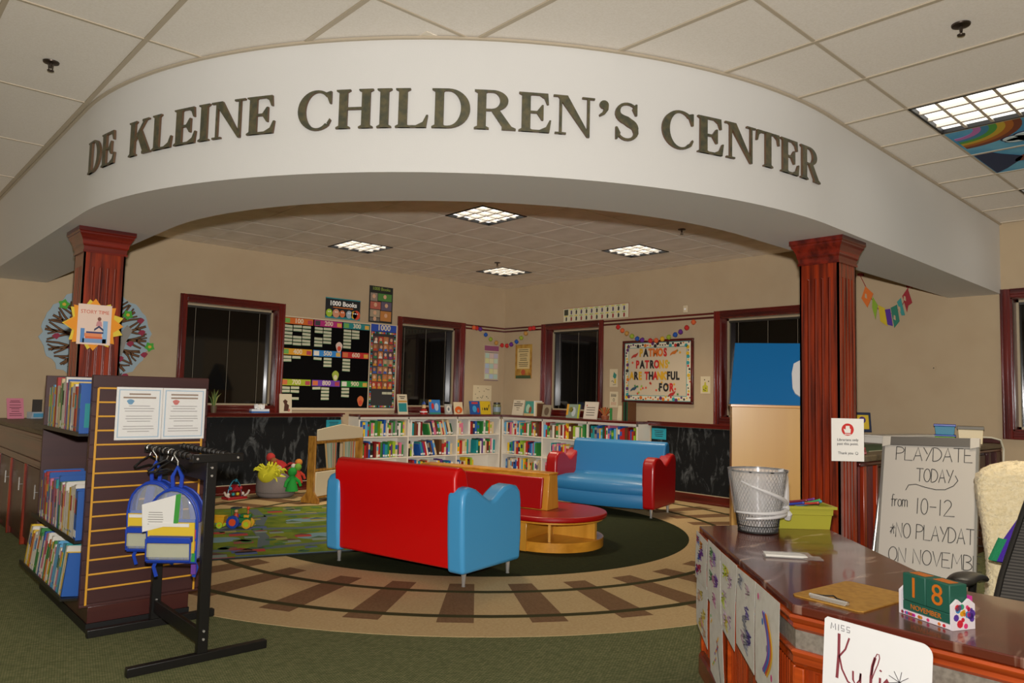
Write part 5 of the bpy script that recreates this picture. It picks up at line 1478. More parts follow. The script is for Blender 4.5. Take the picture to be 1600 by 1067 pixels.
# on the far-left cabinet
t = thing('flyer', 'pink flyer standing on the far-left cabinet', 'flyer', (1.40, 9.2, .9915), R(20), rot=(R(-12), 0, R(15)))
MB().box(0, .16, 0, .004, 0, .215).build('sheet', col('c87888', .7), t)
b = MB(); lines(b, .02, .14, [.03, .05, .075, .1, .115, .14, .17, .185], .006, -.0008, 0, random.Random(2)); b.build('print_lines', col('5a2a34', .7), t)
t = thing('card_holder', 'small holder of grey and blue cards on the far-left cabinet', 'card holder', (1.62, 9.2, .9915), R(20))
MB().loft([[(0, .02, 0), (.12, .02, 0), (.12, .1, 0), (0, .1, 0)], [(0, .0, .07), (.12, .0, .07), (.12, .1, .07), (0, .1, .07)]]).build('holder', mat('pale_acrylic', 'a8b0b4', .2), t)
MB().loft([[(.015, .035, .02), (.115, .035, .02), (.115, .042, .02), (.015, .042, .02)], [(.035, .07, .2), (.135, .07, .2), (.135, .077, .2), (.035, .077, .2)]]).build('cards', col('3a3630', .5), t)
MB().box(.01, .11, -.004, .0, .015, .055).build('blue_label', col('4a90b0', .5), t)

# ---------------------------------------------------------------- tree on the left wall
t = thing('wall_tree', 'round pale blue paper tree with dark branches, leaves and red birds on the left wall', 'wall decoration', (2.26, YC - .002, 1.93))
r = random.Random(21)
tp = []
for a in range(0, 360, 6):
    rr = .545 + .012 * math.sin(a * .31) + r.uniform(-.018, .012)
    tp.append((rr * 1.04 * math.cos(R(a)), rr * .96 * math.sin(R(a))))
MB().prism(tp, -.012, 0, 'xz').build('sky_disc', mat('pale_blue_paper', '93a4aa', .8), t)
M_bark = mat('brown_bark', '6a4726', .8)
M_barkd = mat('dark_bark_outline', '120e0a', .8)
MB().prism([(-.13, -.95), (.16, -.95), (.10, -.6), (.11, -.2), (-.09, -.2), (-.11, -.6)], -.016, -.0125, 'xz').build('trunk', mat('grey_bark', '7a7068', .8), t)
MB().prism([(.10, -.95), (.21, -.95), (.22, -.62), (.28, -.42), (.13, -.5)], -.015, -.0125, 'xz').build('root_branch', mat('grey_brown_bark', '4a4036', .8), t)
def strip(p, q, w_):
    m_ = ((p[0] + q[0]) / 2 + r.uniform(-.012, .012), (p[1] + q[1]) / 2 + r.uniform(-.012, .012))
    MB().ribbon([p, m_, q], [w_ + .012, w_ * .9 + .011, w_ * .7 + .01], -.0155, -.012).build('branch_outline', M_barkd, t)
    MB().ribbon([p, m_, q], [w_, w_ * .9, w_ * .6], -.018, -.0155).build('branch', M_bark, t)
def rim(a, f_=1.0): return (.53 * f_ * math.cos(R(a)), .50 * f_ * math.sin(R(a)))
for a in range(-75, 270, 23):
    if -105 < a - 360 < -80: continue
    st = (.10 * math.cos(R(a)), -.04 + .12 * math.sin(R(a)))
    e1 = rim(a + r.uniform(-3, 3), r.uniform(.93, 1.0)); strip(st, e1, .026)
    for f_, da, w_ in ((.45, 10, .016), (.5, -10, .016), (.72, 6, .012), (.74, -6, .012)):
        s1 = (st[0] + (e1[0] - st[0]) * f_, st[1] + (e1[1] - st[1]) * f_)
        strip(s1, rim(a + da + r.uniform(-2, 2), r.uniform(.88, 1.0)), w_)
for (x, z, nm) in [(-.36, .32, 'leaf'), (.3, .26, 'leaf'), (.56, -.1, 'leaf'), (-.2, -.34, 'leaf')]:
    a0 = r.uniform(0, 60)
    MB().prism([(x + (.062 if k_ % 2 == 0 else .042) * math.cos(R(a0 + 36 * k_)), z + (.062 if k_ % 2 == 0 else .042) * math.sin(R(a0 + 36 * k_))) for k_ in range(10)], -.024, -.018, 'xz').build('leaf', col('3f9a2a', .7), t)
    MB().prism([(x + .022 * math.cos(R(a0 + 72 * k_)), z + .02 * math.sin(R(a0 + 72 * k_))) for k_ in range(5)], -.026, -.024, 'xz').build('leaf_centre', col('c9a62c', .7), t)
for (x, z) in [(-.18, .42), (-.26, .18), (-.42, -.04), (-.12, -.1), (-.26, -.16), (.44, .2), (.46, .06), (.34, -.08), (.5, -.2), (.24, -.26), (.3, -.46), (.05, .3)]:
    MB().prism([(x - .04, z), (x - .01, z + .03), (x + .02, z + .035), (x + .045, z + .015), (x + .03, z - .01), (x + .01, z - .035), (x - .02, z - .02)], -.024, -.018, 'xz').build('red_bird', col('8a1f3a', .7), t)
sq = MB().prism([(.12, -.2), (.26, -.22), (.3, -.05), (.36, .08), (.3, .14), (.24, .05), (.2, .12), (.12, .1), (.14, .0)], -.024, -.018, 'xz').build('grey_squirrel', col('8a857c', .7), t)
MB().ball((.17, -.026, .06), .012, 8, 6, sy=.3).build('eye', M_ink, sq)
MB().prism([(-.06, -.2), (.02, -.2), (.02, -.12), (-.06, -.12)], -.026, -.018, 'xz').build('yellow_patch', col('c9a018', .7), t)

# story-time poster with its paper sunburst on the column
t = thing('story_poster', 'story time poster on a yellow and orange paper burst, on the left column', 'poster', (1.375, 5.903, 1.785), 0)
def burst(rx, rz, n_, a0, inn, cx=0, cz=0): return [(cx + (rx if k_ % 2 == 0 else rx * inn) * math.cos(R(a0 + 180 * k_ / n_)), cz + (rz if k_ % 2 == 0 else rz * inn) * math.sin(R(a0 + 180 * k_ / n_))) for k_ in range(2 * n_)]
MB().prism(burst(.20, .18, 9, 20, .72), -.006, -.003, 'xz').build('yellow_burst', col('dcc23a', .7), t)
MB().prism(burst(.19, .185, 8, 0, .70), -.009, -.0062, 'xz').build('orange_burst', col('e8941a', .7), t)
MB().box(-.107, .107, -.0125, -.0095, -.142, .142).build('sheet', mat('peach_paper', 'e6cbb8', .7), t)
text('STORY TIME', .036, col('c8502a', .7), t, 0, .088, y=-.0128, sx=.92)
for (a, b_, c_, d_, cc) in ((-.07, .08, -.13, -.10, '7a9ac0'), (-.055, .055, -.10, -.085, 'd86a3a'), (-.06, .05, -.085, -.062, 'e08a5a'), (-.05, .06, -.062, -.05, '3a3a6a'), (.055, .085, -.13, .03, '8ab0d0'), (-.085, -.06, -.13, -.03, '5a8ac0')):
    MB().box(a, b_, -.0133, -.0125, c_, d_).build('printed_book', col(cc, .7), t)
b = MB(); b.prism([(-.0, -.045), (.03, -.02), (.06, -.045), (.06, -.03), (.03, -.005), (0, -.03)], -.0135, -.0125, 'xz'); b.build('open_book', col('3a3a5a', .7), t)
b = MB(); b.prism([(.01, -.01), (.05, -.01), (.045, .02), (.03, .035), (.015, .02)], -.0133, -.0125, 'xz'); b.build('reading_figure', col('c88a8a', .7), t)
b = MB(); b.prism(disc(None, .03, .042, .012, .014, 0, 12), -.0134, -.0125, 'xz'); b.build('figure_head', col('7a4a3a', .7), t)
# ---------------------------------------------------------------- poster boards on the left wall
WLF = YC - .001
t = thing('poster_board', 'big black reading-club board of hundreds with coloured number strips and name slips', 'notice board', (4.49, WLF, 1.12))
BW, BH = 1.36, 1.24
MB().box(-.03, BW + .01, -.012, 0, -.03, BH + .0).build('backing', mat('cream_board', 'cdb998', .7), t)
M_felt = mat('black_felt', '070606', .95, spec=.1)
MB().box(.0, BW, -.016, -.0125, .0, BH - .015).build('felt', M_felt, t)
cw3 = BW / 3
tops = [BH - .02, BH * .645, BH * .31]
nums = ['100', '200', '300', '400', '500', '600', '700', '800', '900']
cc = ['c8601a', 'a8246a', '1f7a7a', 'd0921a', '2f7fc0', 'b82420', '9aa81f', '6a3aa0', '2f8a3a']
M_slip = mat('slip_paper', 'b9b79a', .8); M_slipg = mat('slip_green', '3a7a4a', .8)
M_numk = mat('number_cream', 'd8c8a8', .7)
counts = [[(0, 6), (1, 6), (2, 6)], [(0, 5), (1, 5)], [(0, 7), (1, 3)], [(0, 2), (1, 1)], [(0, 1), (1, 3)], [(0, 4)], [(0, 2), (1, 3)], [(0, 1), (1, 4)], [(0, 3)]]
r = random.Random(17)
for i, nm in enumerate(nums):
    x0 = .01 + cw3 * (i % 3); zt = tops[i // 3]
    st = MB().box(x0, x0 + cw3 - .02, -.0185, -.0165, zt - .085, zt).build('number_strip', col(cc[i], .7), t)
    MB().box(x0 + .01, x0 + .09, -.0195, -.0187, zt - .075, zt - .01).build('strip_picture', col(r.choice(('d8d0c0', '3a3a3a', 'c86a3a', '6aa04a')), .7), st)
    MB().box(x0 + cw3 - .1, x0 + cw3 - .03, -.0195, -.0187, zt - .075, zt - .02).build('strip_picture', col(r.choice(('c86a3a', 'd0a040', 'a83a4a', '5a8aa0')), .7), st)
    text(nm, .088, M_numk, st, x0 + cw3 / 2 - .005, zt - .042, y=-.0198, bold=.002)
    for c_, n_ in counts[i]:
        for k_ in range(n_):
            xx = x0 + .01 + c_ * .135 + (.02 if i == 4 and c_ else 0); zz = zt - .10 - .047 * k_ - (.05 if (i + c_) % 3 == 1 and k_ > 1 else 0)
            if zz - .04 < (tops[i // 3 + 1] if i < 6 else 0): break
            a_ = r.uniform(-2, 2)
            MB().box(0, .122, -.019, -.0168, -.032, 0).build('name_slip', M_slip, t, loc=(xx, 0, zz), rot=(0, R(a_), 0))
            MB().box(0, .122, -.0192, -.017, -.037, -.0322).build('slip_edge', M_slipg, t, loc=(xx, 0, zz), rot=(0, R(a_), 0))
# cut-out animals pinned on the board
for (x, z, c_) in ((.86, .86, 'd0b8a8'), (.82, .45, '9aa83a'), (1.24, .1, 'c86a3a')):
    a_ = MB().prism([(x + .05 * math.cos(R(k_)) * (1 + .15 * math.sin(R(3 * k_))), z + .075 * math.sin(R(k_))) for k_ in range(0, 360, 20)], -.022, -.0195, 'xz').build('animal_cutout', col(c_, .7), t)
    MB().prism([(x + .03 * math.cos(R(k_)), z - .02 + .035 * math.sin(R(k_))) for k_ in range(0, 360, 30)], -.0235, -.022, 'xz').build('cutout_belly', col('c8442a' if c_ != '9aa83a' else 'd0c8a0', .7), a_)

t = thing('photo_board', 'tall board of small photographs in a dotted border, right of the black reading board', 'notice board', (5.87, WLF, 1.12))
PW, PH = .44, 1.25
MB().box(-.01, PW + .03, -.012, 0, -.03, PH).build('backing', mat('cream_board', 'cdb998', .7), t)
MB().box(0, PW, -.016, -.0125, 0, PH - .01).build('panel', mat('charcoal_panel', '2f2c2a', .8), t)
MB().box(.0, PW, -.018, -.0162, PH - .115, PH - .01).build('number_strip', col('24449a', .7), t)
text('1000', .115, M_numk, t, PW / 2, PH - .06, y=-.0186, bold=.002)
b_cols = ['c8442a', 'd8d0c0', '2a7a9a', 'c8a02a', '1a1715', 'c86a86', '2f8a5a']
for k_ in range(112):
    p = k_ / 112 * (2 * .40 + 2 * 1.09)
    if p < .4: x, z = .02 + p, .025
    elif p < 1.49: x, z = PW - .02, .025 + p - .4
    elif p < 1.89: x, z = PW - .02 - (p - 1.49), 1.115
    else: x, z = .02, 1.115 - (p - 1.89)
    MB().box(x - .011, x + .011, -.0182, -.0162, z - .011, z + .011).build('border_dot', col(b_cols[(k_ * 5) % 7], .7), t)
for i in range(4):
    for j in range(9):
        if j < 1: continue
        if j == 1 and i < 4:
            if i in (2, 3): MB().box(.045 + .09 * i, .045 + .09 * i + .085, -.0185, -.0165, .05 + .105 * j + .05, .05 + .105 * j + .085).build('name_slip', M_slip, t)
            continue
        c1 = r.choice(('8a5a3a', '6a4a3a', 'a8744a', '3a5a4a', '5a3a3a', '9a8a6a', '4a4a5a', 'a83a2a', 'b06a3a'))
        p_ = MB().box(.042 + .09 * i, .042 + .09 * i + .084, -.0185, -.0165, .06 + .112 * j, .06 + .112 * j + .105).build('photograph', col(c1, .5), t)
        x, z = .084 + .09 * i, .06 + .112 * j
        MB().prism(disc(None, x + r.uniform(-.01, .01), z + .06, .022, .026, 0, 10), -.0192, -.0186, 'xz').build('face', col(r.choice(('c89a78', 'b07a5a', 'd8b090')), .6), p_)
        MB().prism([(x - .032, z + .004), (x + .032, z + .004), (x + .022, z + .038), (x - .022, z + .038)], -.0192, -.0186, 'xz').build('shirt', col(r.choice(('b83a2a', '3a5aa0', '2f7a4a', 'd8d0c0', 'c88a2a', '7a3a7a')), .6), p_)

t = thing('poster', 'small dark 1000 Books poster with little monsters, above the reading board', 'poster', (5.12, WLF, 2.385))
MB().box(0, .56, -.004, 0, 0, .295).build('sheet', col('14181a', .6), t)
MB().box(0, .56, -.005, -.004, .28, .295).box(0, .56, -.005, -.004, .0, .03).build('teal_edge', col('1f7a80', .6), t)
text('1000 Books', .092, mat('chalk_white', 'e8e4dc', .7), t, .28, .215, y=-.0055, bold=.003)
MB().box(.12, .44, -.0052, -.004, .155, .168).build('orange_line', col('c86a2a', .6), t)
for x, c_, s_ in ((.06, '9ab82a', .05), (.17, 'c88a6a', .055), (.27, 'c86a3a', .045), (.38, '9aa8b0', .05), (.46, 'd0a02a', .05), (.5, 'c8442a', .06)):
    m_ = MB().prism(disc(None, x, .075, s_, s_ * 1.15, 0, 14), -.0055, -.004, 'xz').build('monster', col(c_, .6), t)
    MB().prism(disc(None, x - .012, .095, .008, .01, 0, 8), -.0062, -.0055, 'xz').prism(disc(None, x + .014, .095, .008, .01, 0, 8), -.0062, -.0055, 'xz').build('eyes', M_paper, m_)
t = thing('poster', 'tall poster of photographs with a lime 1000 Books heading, above the photo board', 'poster', (5.825, WLF, 2.385))
MB().box(0, .41, -.004, 0, 0, .545).build('sheet', col('1d1f1a', .6), t)
text('1000 Books', .066, col('8aa03a', .6), t, .205, .505, y=-.0055)
for (a, b_, c_, d_, cc_) in ((.02, .14, .32, .44, '8a7a6a'), (.15, .39, .33, .44, '4a7a3a'), (.02, .2, .2, .31, 'a85a4a'), (.21, .39, .19, .32, '5a5060'), (.02, .19, .08, .19, '9a8a70'), (.2, .39, .03, .18, 'b0743a'), (.02, .19, .02, .07, '6a6458')):
    p_ = MB().box(a, b_, -.0055, -.004, c_, d_).build('photograph', col(cc_, .5), t)
    MB().prism(disc(None, (a + b_) / 2, (c_ + d_) / 2 + .01, .028, .032, 0, 10), -.006, -.0055, 'xz').build('face', col('c89a78', .6), p_)

# strips and papers near the corner
t = thing('poster', 'narrow pastel calendar poster left of the room corner', 'poster', (8.085, WLF, 1.595))
MB().box(0, .315, -.004, 0, 0, .595).build('sheet', col('b8a890', .6), t)
MB().box(0, .315, -.005, -.004, .5, .585).build('header_strip', col('8a4a6a', .6), t)
MB().box(.0, .315, -.0052, -.004, .47, .478).box(.0, .315, -.0052, -.004, 0, .01).build('edge_strip', col('5a3a5a', .6), t)
for i in range(3):
    for j in range(5):
        MB().box(.02 + .095 * i, .105 + .095 * i, -.005, -.004, .03 + .087 * j, .108 + .087 * j).build('pastel_square', col(('b8c8b0', 'c8c890', 'c8b0a8', 'a8b8c8', 'd0c8a0', 'b0a8b8', 'a8c0b0')[(i * 3 + j * 5) % 7], .7), t)
t = thing('poster', 'narrow golden poem poster right of the room corner', 'poster', (XC - .001, 9.218, 1.64), -PI / 2)
MB().box(0, .40, -.004, 0, 0, .565).build('sheet', mat('autumn_paper', 'b08a3a', .7, noise=('8a5a1a', 9, 3, .4, .65, (1, 1, 1))), t)
MB().box(.05, .35, -.0046, -.004, .16, .5).build('pale_field', mat('parchment', 'c8b07a', .7), t)
b = MB(); lines(b, .07, .33, [.20, .23, .26, .30, .33, .37, .40, .44, .47], .009, -.0054, -.0046, random.Random(12)); b.build('print_lines', M_ink, t)
MB().box(.02, .38, -.005, -.004, .0, .05).build('grass', col('3a4a2a', .7), t)
MB().prism(disc(None, .2, .105, .05, .045, 0, 12), -.0055, -.004, 'xz').build('bird', col('a84a2a', .7), t)
def sheet(name, label, cat, loc, rz, w_, h_, seed, kind='dots', paper='c8b896'):
    t = thing(name, label, cat, loc, rz)
    MB().box(0, w_, -.003, 0, 0, h_).build('sheet', mat('paper_' + paper, paper, .8), t)
    rr = random.Random(seed)
    if kind == 'dots':
        b = MB()
        for k_ in range(16):
            x, z = rr.uniform(.03, w_ - .03), rr.uniform(.03, h_ - .03)
            b.prism(disc(None, x, z, .008, .008, 0, 7), -.004, -.003, 'xz')
        b.build('print_marks', M_ink, t)
    return t
sheet('paper', 'cream sheet printed with small dots, under the pastel calendar poster', 'paper', (7.86, WLF, 1.25), 0, .40, .26, 4)
t = thing('drawing', 'little drawing of a green and yellow dinosaur, left of the framed board', 'drawing', (XC - .001, 7.155, 1.515), -PI / 2)
MB().box(0, .15, -.003, 0, 0, .262).build('sheet', mat('paper_c8b896', 'c8b896', .8), t)
MB().prism([(.06, .15), (.08, .22), (.1, .2), (.13, .18), (.12, .13), (.09, .12)], -.004, -.003, 'xz').build('green_shape', col('2f7a6a', .7), t)
MB().box(.09, .12, -.004, -.003, .05, .12).build('yellow_shape', col('c8a83a', .7), t)
b = MB(); b.ribbon([(.03, .08), (.06, .09), (.08, .06)], .008, -.004, -.003); b.ribbon([(.06, .03), (.12, .035)], .006, -.004, -.003); b.build('ink_line', M_ink, t)
t = thing('paper_sign', 'narrow hand-lettered sign with a red last word, left of the framed board', 'sign', (XC - .001, 7.15, 1.215), -PI / 2)
MB().box(0, .155, -.003, 0, 0, .23).build('sheet', mat('paper_c8b896', 'c8b896', .8), t)
b = MB()
for x in (.03, .055, .08, .105): b.ribbon([(x, .155), (x + .004, .2), (x + .014, .18), (x + .008, .155)], .006, -.004, -.003)
b.ribbon(arc(.078, .11, .014, .022, 0, 360, 12), .006, -.004, -.003)
b.build('black_letters', M_ink, t)
b = MB()
for x in (.03, .055, .08, .105): b.ribbon([(x + .016, .075), (x, .06), (x + .014, .05), (x, .035)], .006, -.004, -.003)
b.build('red_letters', col('a8342a', .7), t)
t = thing('drawing', 'drawing of a yellow giraffe, right of the framed board', 'drawing', (XC - .001, 5.597, 1.44), -PI / 2)
MB().box(0, .146, -.003, 0, 0, .225).build('sheet', mat('paper_c8b896', 'c8b896', .8), t)
MB().prism([(.03, .02), (.11, .02), (.11, .1), (.085, .11), (.08, .15), (.06, .15), (.055, .11), (.03, .1)], -.004, -.003, 'xz').build('giraffe_shape', col('b0a82a', .7), t)
b = MB()
for (x, z) in ((.05, .05), (.08, .07), (.07, .04), (.06, .18), (.12, .16)): b.prism(disc(None, x, z, .009, .009, 0, 7), -.0048, -.003, 'xz')
b.build('brown_spots', col('4a3a1a', .7), t)

# alphabet strip over the narrow window
t = thing('alphabet_strip', 'long paper strip of little black and yellow pictures over the right-hand narrow window', 'poster', (XC - .001, 8.117, 2.53), -PI / 2)
MB().box(0, 1.30, -.004, 0, 0, .205).build('sheet', mat('paper_strip', 'c8c0a0', .8), t)
MB().box(0, 1.305, -.0045, -.0005, .205, .211).box(1.30, 1.306, -.0045, -.0005, 0, .21).build('red_edge', col('8a2a2a', .7), t)
MB().box(.015, .1, -.005, -.004, .1, .19).build('dark_square', col('3a3a2a', .7), t)
rr = random.Random(2)
for i in range(12):
    for j in range(2):
        if i == 0 and j: continue
        x, z = .06 + .105 * i, .05 + .1 * j
        MB().prism([(x - .04, z + .03), (x + .04, z + .035), (x + .02, z + .045), (x - .03, z + .045)], -.005, -.004, 'xz').build('yellow_mark', col(('c8b81f', '8aa03a')[(i + j) % 2], .7), t)
        MB().prism([(x - .012, z - .04), (x + .014, z - .04), (x + .02, z), (x + .004, z + .03), (x - .012, z + .01)], -.0052, -.004, 'xz').build('figure_mark', col(('2a2622', '2a2622', '8a2a2a', '4a3a5a')[(i * 2 + j) % 4], .7), t)

# framed bulletin board
t = thing('bulletin_board', 'framed bulletin board lettered PATMOS PATRONS ARE THANKFUL FOR', 'notice board', (XC - .001, 6.90, 1.29), -PI / 2)
FW, FH = 1.20, .89
MB().box(.035, FW - .035, -.014, 0, .035, FH - .035).build('cork', mat('pale_backing', 'bfae92', .8), t)
for (a, b_, c_, d_) in ((0, FW, 0, .035), (0, FW, FH - .035, FH), (0, .035, .035, FH - .035), (FW - .035, FW, .035, FH - .035)):
    MB().box(a, b_, -.035, 0, c_, d_).build('frame_rail', M_cherry_x, t, bev=.006)
bt = .075
for (a, b_, c_, d_) in ((.036, FW - .036, .036, .036 + bt), (.036, FW - .036, FH - .036 - bt, FH - .036), (.036, .036 + bt, .036 + bt, FH - .036 - bt), (FW - .036 - bt, FW - .036, .036 + bt, FH - .036 - bt)):
    MB().box(a, b_, -.0165, -.0145, c_, d_).build('border_strip', mat('border_paper', 'd0c4a8', .8), t)
b = MB()
i0, i1, k0, k1 = .036 + bt, FW - .036 - bt, .036 + bt, FH - .036 - bt
for (a, b_, c_, d_) in ((i0 - .006, i1 + .006, k0 - .008, k0), (i0 - .006, i1 + .006, k1, k1 + .008), (i0 - .008, i0, k0, k1), (i1, i1 + .008, k0, k1), (.036, FW - .036, .036, .044), (.036, FW - .036, FH - .044, FH - .036), (.036, .044, .036, FH - .036), (FW - .044, FW - .036, .036, FH - .036)):
    b.box(a, b_, -.018, -.0166, c_, d_)
b.build('teal_edge', col('2f8a8a', .7), t)
rr = random.Random(5)
for k_ in range(84):
    p = k_ / 84 * (2 * 1.05 + 2 * .74); off = rr.uniform(-.022, .022)
    if p < 1.05: x, z = .075 + p, .074 + off
    elif p < 1.79: x, z = FW - .074 + off, .075 + p - 1.05
    elif p < 2.84: x, z = FW - .075 - (p - 1.79), FH - .074 + off
    else: x, z = .074 + off, FH - .075 - (p - 2.84)
    s_ = rr.choice((.011, .016, .026))
    MB().prism(disc(None, x, z, s_, s_, 0, 9), -.019, -.0166, 'xz').build('border_leaf', col(rr.choice(('b82a20', 'c86a1a', 'c8a01a', '2a2420', '2f8a8a', '5a2a5a', '2a2420')), .7), t)
LC = {'k': '1f1a18', 'r': 'b8201c', 'o': 'c8641a', 'y': 'c8981a'}
for wd_, cs_, x0, z0, adv in (('PATMOS', 'ykooor', .285, .645, .083), ('PATRONS', 'rkrkryy', .225, .48, .083), ('ARE THANKFUL', 'yky rkryykkk', .13, .32, .074), ('FOR', 'kkr', .62, .16, .092)):
    x = x0
    for ch, c_ in zip(wd_, cs_):
        if ch != ' ':
            text(ch, .15, col(LC[c_], .7), t, x + adv / 2, z0 + .06, y=-.0175, sx=.74, name='letter', depth=.0015, bold=.0075)
        x += adv * (.55 if ch == ' ' else 1)
for (x, z, c_) in ((.21, .66, 'a8342a'), (.88, .69, 'b8641a'), (.2, .19, '2f4a5a'), (.85, .12, 'a82420')):
    b = MB().prism([(x - .06, z - .03), (x - .02, z - .01), (x + .02, z - .01), (x + .05, z + .02), (x + .07, z + .06), (x + .03, z + .04), (x - .02, z + .025), (x - .05, z + .0)], -.018, -.0146, 'xz').build('leaf_bird', col(c_, .7), t)
for k_ in range(26):
    x, z = rr.uniform(.14, 1.06), rr.choice((rr.uniform(.13, .3), rr.uniform(.13, .3), rr.uniform(.42, .74)))
    if .26 < x < .72 and z > .4: continue
    s_ = .021
    MB().prism([(x + (s_ if q % 2 == 0 else s_ * .55) * math.cos(R(36 * q)), z + (s_ if q % 2 == 0 else s_ * .55) * math.sin(R(36 * q))) for q in range(10)], -.0172, -.0146, 'xz').build('star', col(rr.choice(('b8a82a', '8aa83a', 'c8442a', 'c8901a', '3a7a3a')), .7), t)

# turquoise notices on the chalkboards
for (label, loc, rz, w_) in (('turquoise notice taped to the left chalkboard beside the white bookcase', (5.20, YC - .016, .80), 0, .235), ('turquoise notice taped to the right chalkboard above the blue sofa', (XC - .016, 6.37, .80), -PI / 2, .24)):
    t = thing('chalkboard_notice', label, 'notice', loc, rz)
    MB().box(0, w_, -.003, 0, 0, .15).build('sheet', col('1f93a0', .7), t)
    b = MB(); lines(b, .03, w_ - .03, [.04, .065, .09, .112], .008, -.004, -.003, random.Random(3)); b.build('print_lines', M_ink, t)

# ---------------------------------------------------------------- pom-pom garlands and the bunting
POM = {'red': 'b0221c', 'orange': 'c8582a', 'amber': 'b0803a', 'yellow': 'c8981a', 'green': '8a9a2a', 'blue': '1f4a94', 'purple': '5a2476'}
def garland(label, pts, cols, r_):
    t = thing('pompom_garland', label, 'garland')
    MB().tube(pts, .0035, 5).build('string', col('b8a888', .8), t)
    for p, c_ in zip(pts, cols):
        b = MB().ball(p, r_, 12, 8)
        q = random.Random(int(p[2] * 1e4))
        b.v = [tuple(p[i] + (v[i] - p[i]) * (1 + q.uniform(-.13, .13)) for i in range(3)) for v in b.v]
        b.build('pompom', col(POM[c_], .9), t, smooth=80)
xr = XC - .075
garland('garland of coloured pom-poms swagged over the framed bulletin board', [(xr, y, z) for y, z in ((6.95, 2.385), (6.87, 2.33), (6.79, 2.285), (6.695, 2.238), (6.60, 2.2), (6.51, 2.178), (6.37, 2.163), (6.27, 2.163), (6.165, 2.18), (6.06, 2.2), (5.955, 2.228), (5.87, 2.265), (5.77, 2.315), (5.665, 2.385))],
        ['red', 'orange', 'amber', 'green', 'blue', 'purple', 'red', 'orange', 'yellow', 'green', 'blue', 'purple', 'red', 'orange'], .034)
yl = YC - .04
garland('garland of coloured pom-poms swagged across the room corner', [(7.81, yl, 2.455), (7.87, yl, 2.45), (7.95, yl, 2.44), (8.07, yl, 2.355), (8.18, yl, 2.288), (8.31, yl, 2.235), (8.44, yl, 2.2), (xr, 9.36, 2.19), (xr, 9.25, 2.21), (xr, 9.12, 2.25), (xr, 9.01, 2.31), (xr, 8.90, 2.38), (xr, 8.80, 2.455), (xr, 8.72, 2.46)],
        ['orange', 'red', 'purple', 'blue', 'green', 'amber', 'red', 'red', 'purple', 'blue', 'green', 'amber', 'red', 'red'], .036)
t = thing('bunting', 'string of seven coloured paper pennants on the wall right of the column', 'garland')
xb = XC - .07
def bp(px_, pz_): return (px_, pz_)
MB().tube([(xb, 3.495, 2.80), (xb, 3.43, 2.66), (xb, 3.38, 2.54), (xb, 3.30, 2.40), (xb, 3.2, 2.335), (xb, 3.12, 2.34), (xb, 3.05, 2.42), (xb, 2.995, 2.52), (xb, 2.985, 2.62)], .004, 5).build('cord', col('8a2a2a', .8), t)
for nm, c_, poly, hole in (
        ('orange_pennant', 'c8641a', [(3.43, 2.66), (3.475, 2.53), (3.41, 2.42), (3.345, 2.57)], (3.425, 2.55)),
        ('lime_pennant', '7a9a1f', [(3.355, 2.54), (3.30, 2.44), (3.325, 2.28), (3.36, 2.42)], None),
        ('yellow_pennant', 'b8a01a', [(3.295, 2.44), (3.225, 2.40), (3.20, 2.20), (3.275, 2.26)], None),
        ('purple_pennant', '4a2080', [(3.225, 2.385), (3.17, 2.39), (3.145, 2.20), (3.2, 2.22)], None),
        ('green_pennant', '1f6a54', [(3.165, 2.40), (3.10, 2.43), (3.075, 2.25), (3.13, 2.18)], (3.125, 2.29)),
        ('teal_pennant', '2f8078', [(3.10, 2.46), (3.06, 2.50), (3.02, 2.31), (3.055, 2.31)], (3.075, 2.38)),
        ('red_pennant', '8a1820', [(3.045, 2.52), (2.99, 2.60), (2.945, 2.44), (2.985, 2.41), (3.0, 2.34)], (3.02, 2.49))):
    b = MB(); b.prism(poly, xb - .006, xb - .003, 'yz'); p_ = b.build(nm, col(c_, .7), t)
    if hole:
        b = MB(); b.prism([(hole[0] - .012, hole[1] - .03), (hole[0] + .012, hole[1] - .015), (hole[0] + .008, hole[1] + .03), (hole[0] - .008, hole[1] + .02)], xb - .0065, xb - .006, 'yz'); b.build('cut_letter', M_wall, p_)
for (y, z) in ((3.495, 2.80), (2.985, 2.62)):
    MB().box(XC - .075, XC - .002, y - .02, y + .02, z - .012, z + .012).build('red_tape', col('8a1a1a', .6), t)

# ---------------------------------------------------------------- things standing on the ledges
LZ_ = 1.0365
def stand_book(label, x, y, rz, w_, h_, c_, art, cat='book', name='display_book', z=LZ_, tilt=10, group=None):
    t = thing(name, label, cat, (x, y, z), 0, group, rot=(R(-tilt), 0, rz))
    MB().box(0, w_, 0, .012, 0, h_).build('cover', col(c_, .45), t, bev=.001)
    MB().box(.002, w_ - .004, .0121, .02, .003, h_ - .003).build('pages', M_pages, t)
    for nm, cc_, poly in art:
        MB().prism([(p[0] * w_, p[1] * h_) for p in poly], -.0012, .0, 'xz').build(nm, col(cc_, .5), t)
    return t
def blob(cx, cz, rx, rz, n=12): return [(cx + rx * math.cos(2 * PI * k_ / n), cz + rz * math.sin(2 * PI * k_ / n)) for k_ in range(n)]
def rect(a, b_, c_, d_): return [(a, c_), (b_, c_), (b_, d_), (a, d_)]
LY_ = YC - .15
t_ = stand_book('upright leaflet with a teal picture, left end of the white bookcase ledge', 6.31, LY_, 0, .175, .30, 'c8bca0', [('teal_picture', '1f7f80', rect(.08, .9, .12, .55)), ('orange_band', 'b8843a', rect(.05, .95, .6, .68)), ('heading', '2a2622', rect(.2, .8, .86, .9)), ('heading', '2a2622', rect(.3, .7, .78, .82))], 'leaflet', 'leaflet')
